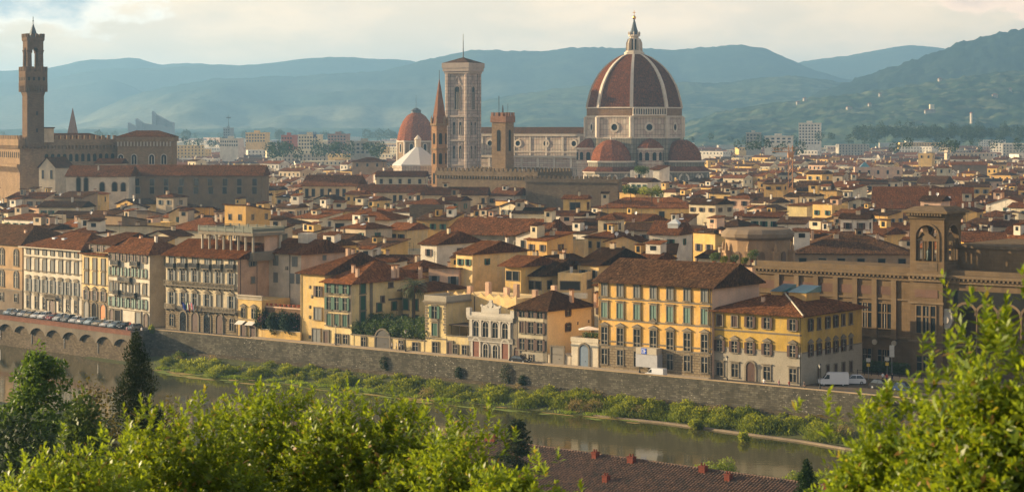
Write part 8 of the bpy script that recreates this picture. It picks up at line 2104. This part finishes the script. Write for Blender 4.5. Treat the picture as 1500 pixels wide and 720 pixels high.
# ------------------------------------------------------------------ street furniture
def lamp(px, off, lab, h_=4.4):
    p = isect(px, WP + WN * off, WD); o = thing('street_lamp', lab, 'street lamp', (p.x, p.y, 0), 0, 'street lamps along the river wall')
    MB().lathe([(.2, 0), (.16, .5), (.08, .6), (.06, h_ - .6), (.1, h_ - .55)], 8).build('post', IRON, o)
    MB().lathe([(.1, h_ - .55), (.24, h_ - .05), (.28, h_)], 6).build('lantern', flat('lantern glass', (.5, .48, .42), .3), o); MB().lathe([(.3, h_), (.12, h_ + .25), (.02, h_ + .4)], 6).build('cap', IRON, o); return o
for px, lab in ((306, 'iron street lamp before the flagged palazzo doors'), (492, 'iron street lamp before the green-shuttered house'), (594, 'iron street lamp right of the arched gate'), (937, 'iron street lamp beside the covered balcony'), (1065, 'iron street lamp before the corner palazzo windows'), (1201, 'iron street lamp left of the white van')): lamp(px, 7.4, lab)
def signpost(px, D, h_, lab, kind):
    p = Vector(((px - HX) / F * D, D, 0)); o = thing('road_sign', lab, 'sign', (p.x, p.y, 0), R(-15)); MB().tube((0, 0, 0), (0, 0, h_), .05).build('post', flat('grey pole', (.3, .3, .29), .5, .5), o)
    if kind == 'noentry':
        for z in (h_ - .4, h_ - 1.1):
            s = MB().xz(disc(.36, 16, 0, z), -.08, -.05).build('sign_plate', flat('sign red', (.5, .02, .02), .4), o); MB().box(-.25, .25, -.09, -.081, z - .06, z + .06).build('white_bar', PAINT['white'], s)
    elif kind == 'tall': MB().box(-.45, .45, -.1, .1, h_ - 2.2, h_).build('panel', flat('pale sign back', (.5, .48, .42), .6), o)
    else:
        MB().box(-.4, .4, -.08, -.04, h_ - .7, h_).build('panel', flat('pale sign back', (.5, .48, .42), .6), o); MB().box(-.3, .3, -.08, -.04, h_ - 1.6, h_ - 1.0).build('panel', flat('yellow plate', (.6, .4, .04), .5), o)
    return o
signpost(1176, 379, 4.2, 'pair of red no-entry discs on a pole at the palazzo corner', 'noentry')
signpost(1306.5, 386, 6.4, 'tall pole with a long pale panel on the piazza', 'tall'); signpost(1299.5, 386, 4.2, 'short pole with white and yellow plates beside the taller pole', 'x'); signpost(1272, 386, 4.0, 'single white sign on a pole before the hedge', 'x')
p = isect(1256, vpt(1330, 386), WD); Lf = (isect(1356, vpt(1330, 386), WD) - p).length; o = thing('railing', 'low iron railing along the piazza pavement before the hedge', 'railing', p, WA); mb = MB().box(0, Lf, -.03, .03, .95, 1.0).box(0, Lf, -.03, .03, .5, .54)
for i in range(int(Lf / 1.5) + 1): mb.box(i * 1.5 - .04, i * 1.5 + .04, -.04, .04, 0, 1.05)
mb.build('rails', IRON, o)
g = MB(); a0 = isect(1256, vpt(1330, 388), WD); q = [a0, a0 + WD * 60, a0 + WD * 60 - WN * 5, a0 - WN * 5]; g.prism([(v.x, v.y) for v in q], 0, .13); struct('piazza_pavement', g, flat('warm paving', (.42, .3, .18), .9))  # one even warm tan for the paving
# flags
for k, (dx, cols, lab) in enumerate(((274.5, ((.02, .05, .3),) * 3, 'blue flag hanging over the palazzo balcony'), (280, ((.02, .22, .07), (.7, .7, .66), (.5, .03, .03)), 'green, white and red tricolour flag over the palazzo balcony'), (286, ((.72, .7, .68), (.6, .1, .12), (.72, .7, .68)), 'white flag with red emblem over the palazzo balcony'))):
    u = FLB.u(dx); p = FLB.A + FLB.d * u - FLB.n * 1.2; z = FLB.zf(dx, 446); o = thing('flag', lab, 'flag', (p.x, p.y, z - 1.6), FLB.rz + R(20)); MB().tube((0, .6, .6), (0, -1.0, 2.6), .04).build('pole', WOOD, o)
    for j, c in enumerate(cols):
        mb = MB(); pts = [(.05 + j * .33 + .33 * a, -.9 + .12 * math.sin(3 * (j + a)), 2.5 - .25 * (j + a)) for a in (0, .5, 1)]
        vv = pts + [(x + .1, y + .1, z_ - 1.5) for x, y, z_ in pts]; mb.add(vv, [(0, 1, 4, 3), (1, 2, 5, 4)]); mb.build('cloth_band', flat(f'flag cloth {k} {j}', c, .9), o)
# parasol and pots on the small terrace
p = TB.A + TB.d * (TB.W * .35) + TB.n * 3; o = thing('parasol', 'white square parasol on the little roof terrace', 'parasol', (p.x, p.y, TB.h)); MB().tube((0, 0, 0), (0, 0, 2.5), .04).build('pole', WOOD, o); MB().prism([(-2.2, -1.6), (2.2, -1.6), (2.2, 1.6), (-2.2, 1.6)], 2.3, 2.9, 0, [(-.1, -.1), (.1, -.1), (.1, .1), (-.1, .1)]).build('canopy', flat('white canvas', (.7, .66, .58), .9), o)
for k in range(5):
    p = TB.A + TB.d * (TB.W * (.45 + .12 * k)) + TB.n * .6; o = thing('pot_plant', 'leafy pot plant on the parapet of the parasol terrace', 'plant', (p.x, p.y, TB.h + .0), 0, 'pots on the parasol terrace'); MB().lathe([(.2, 0), (.3, .9), (.34, 1.0)], 8).build('pot', POT, o); crown('leaves', [(0, 0, 1.4, .5, .4, .5)], 220, .24, L_MID, o, 300 + k)
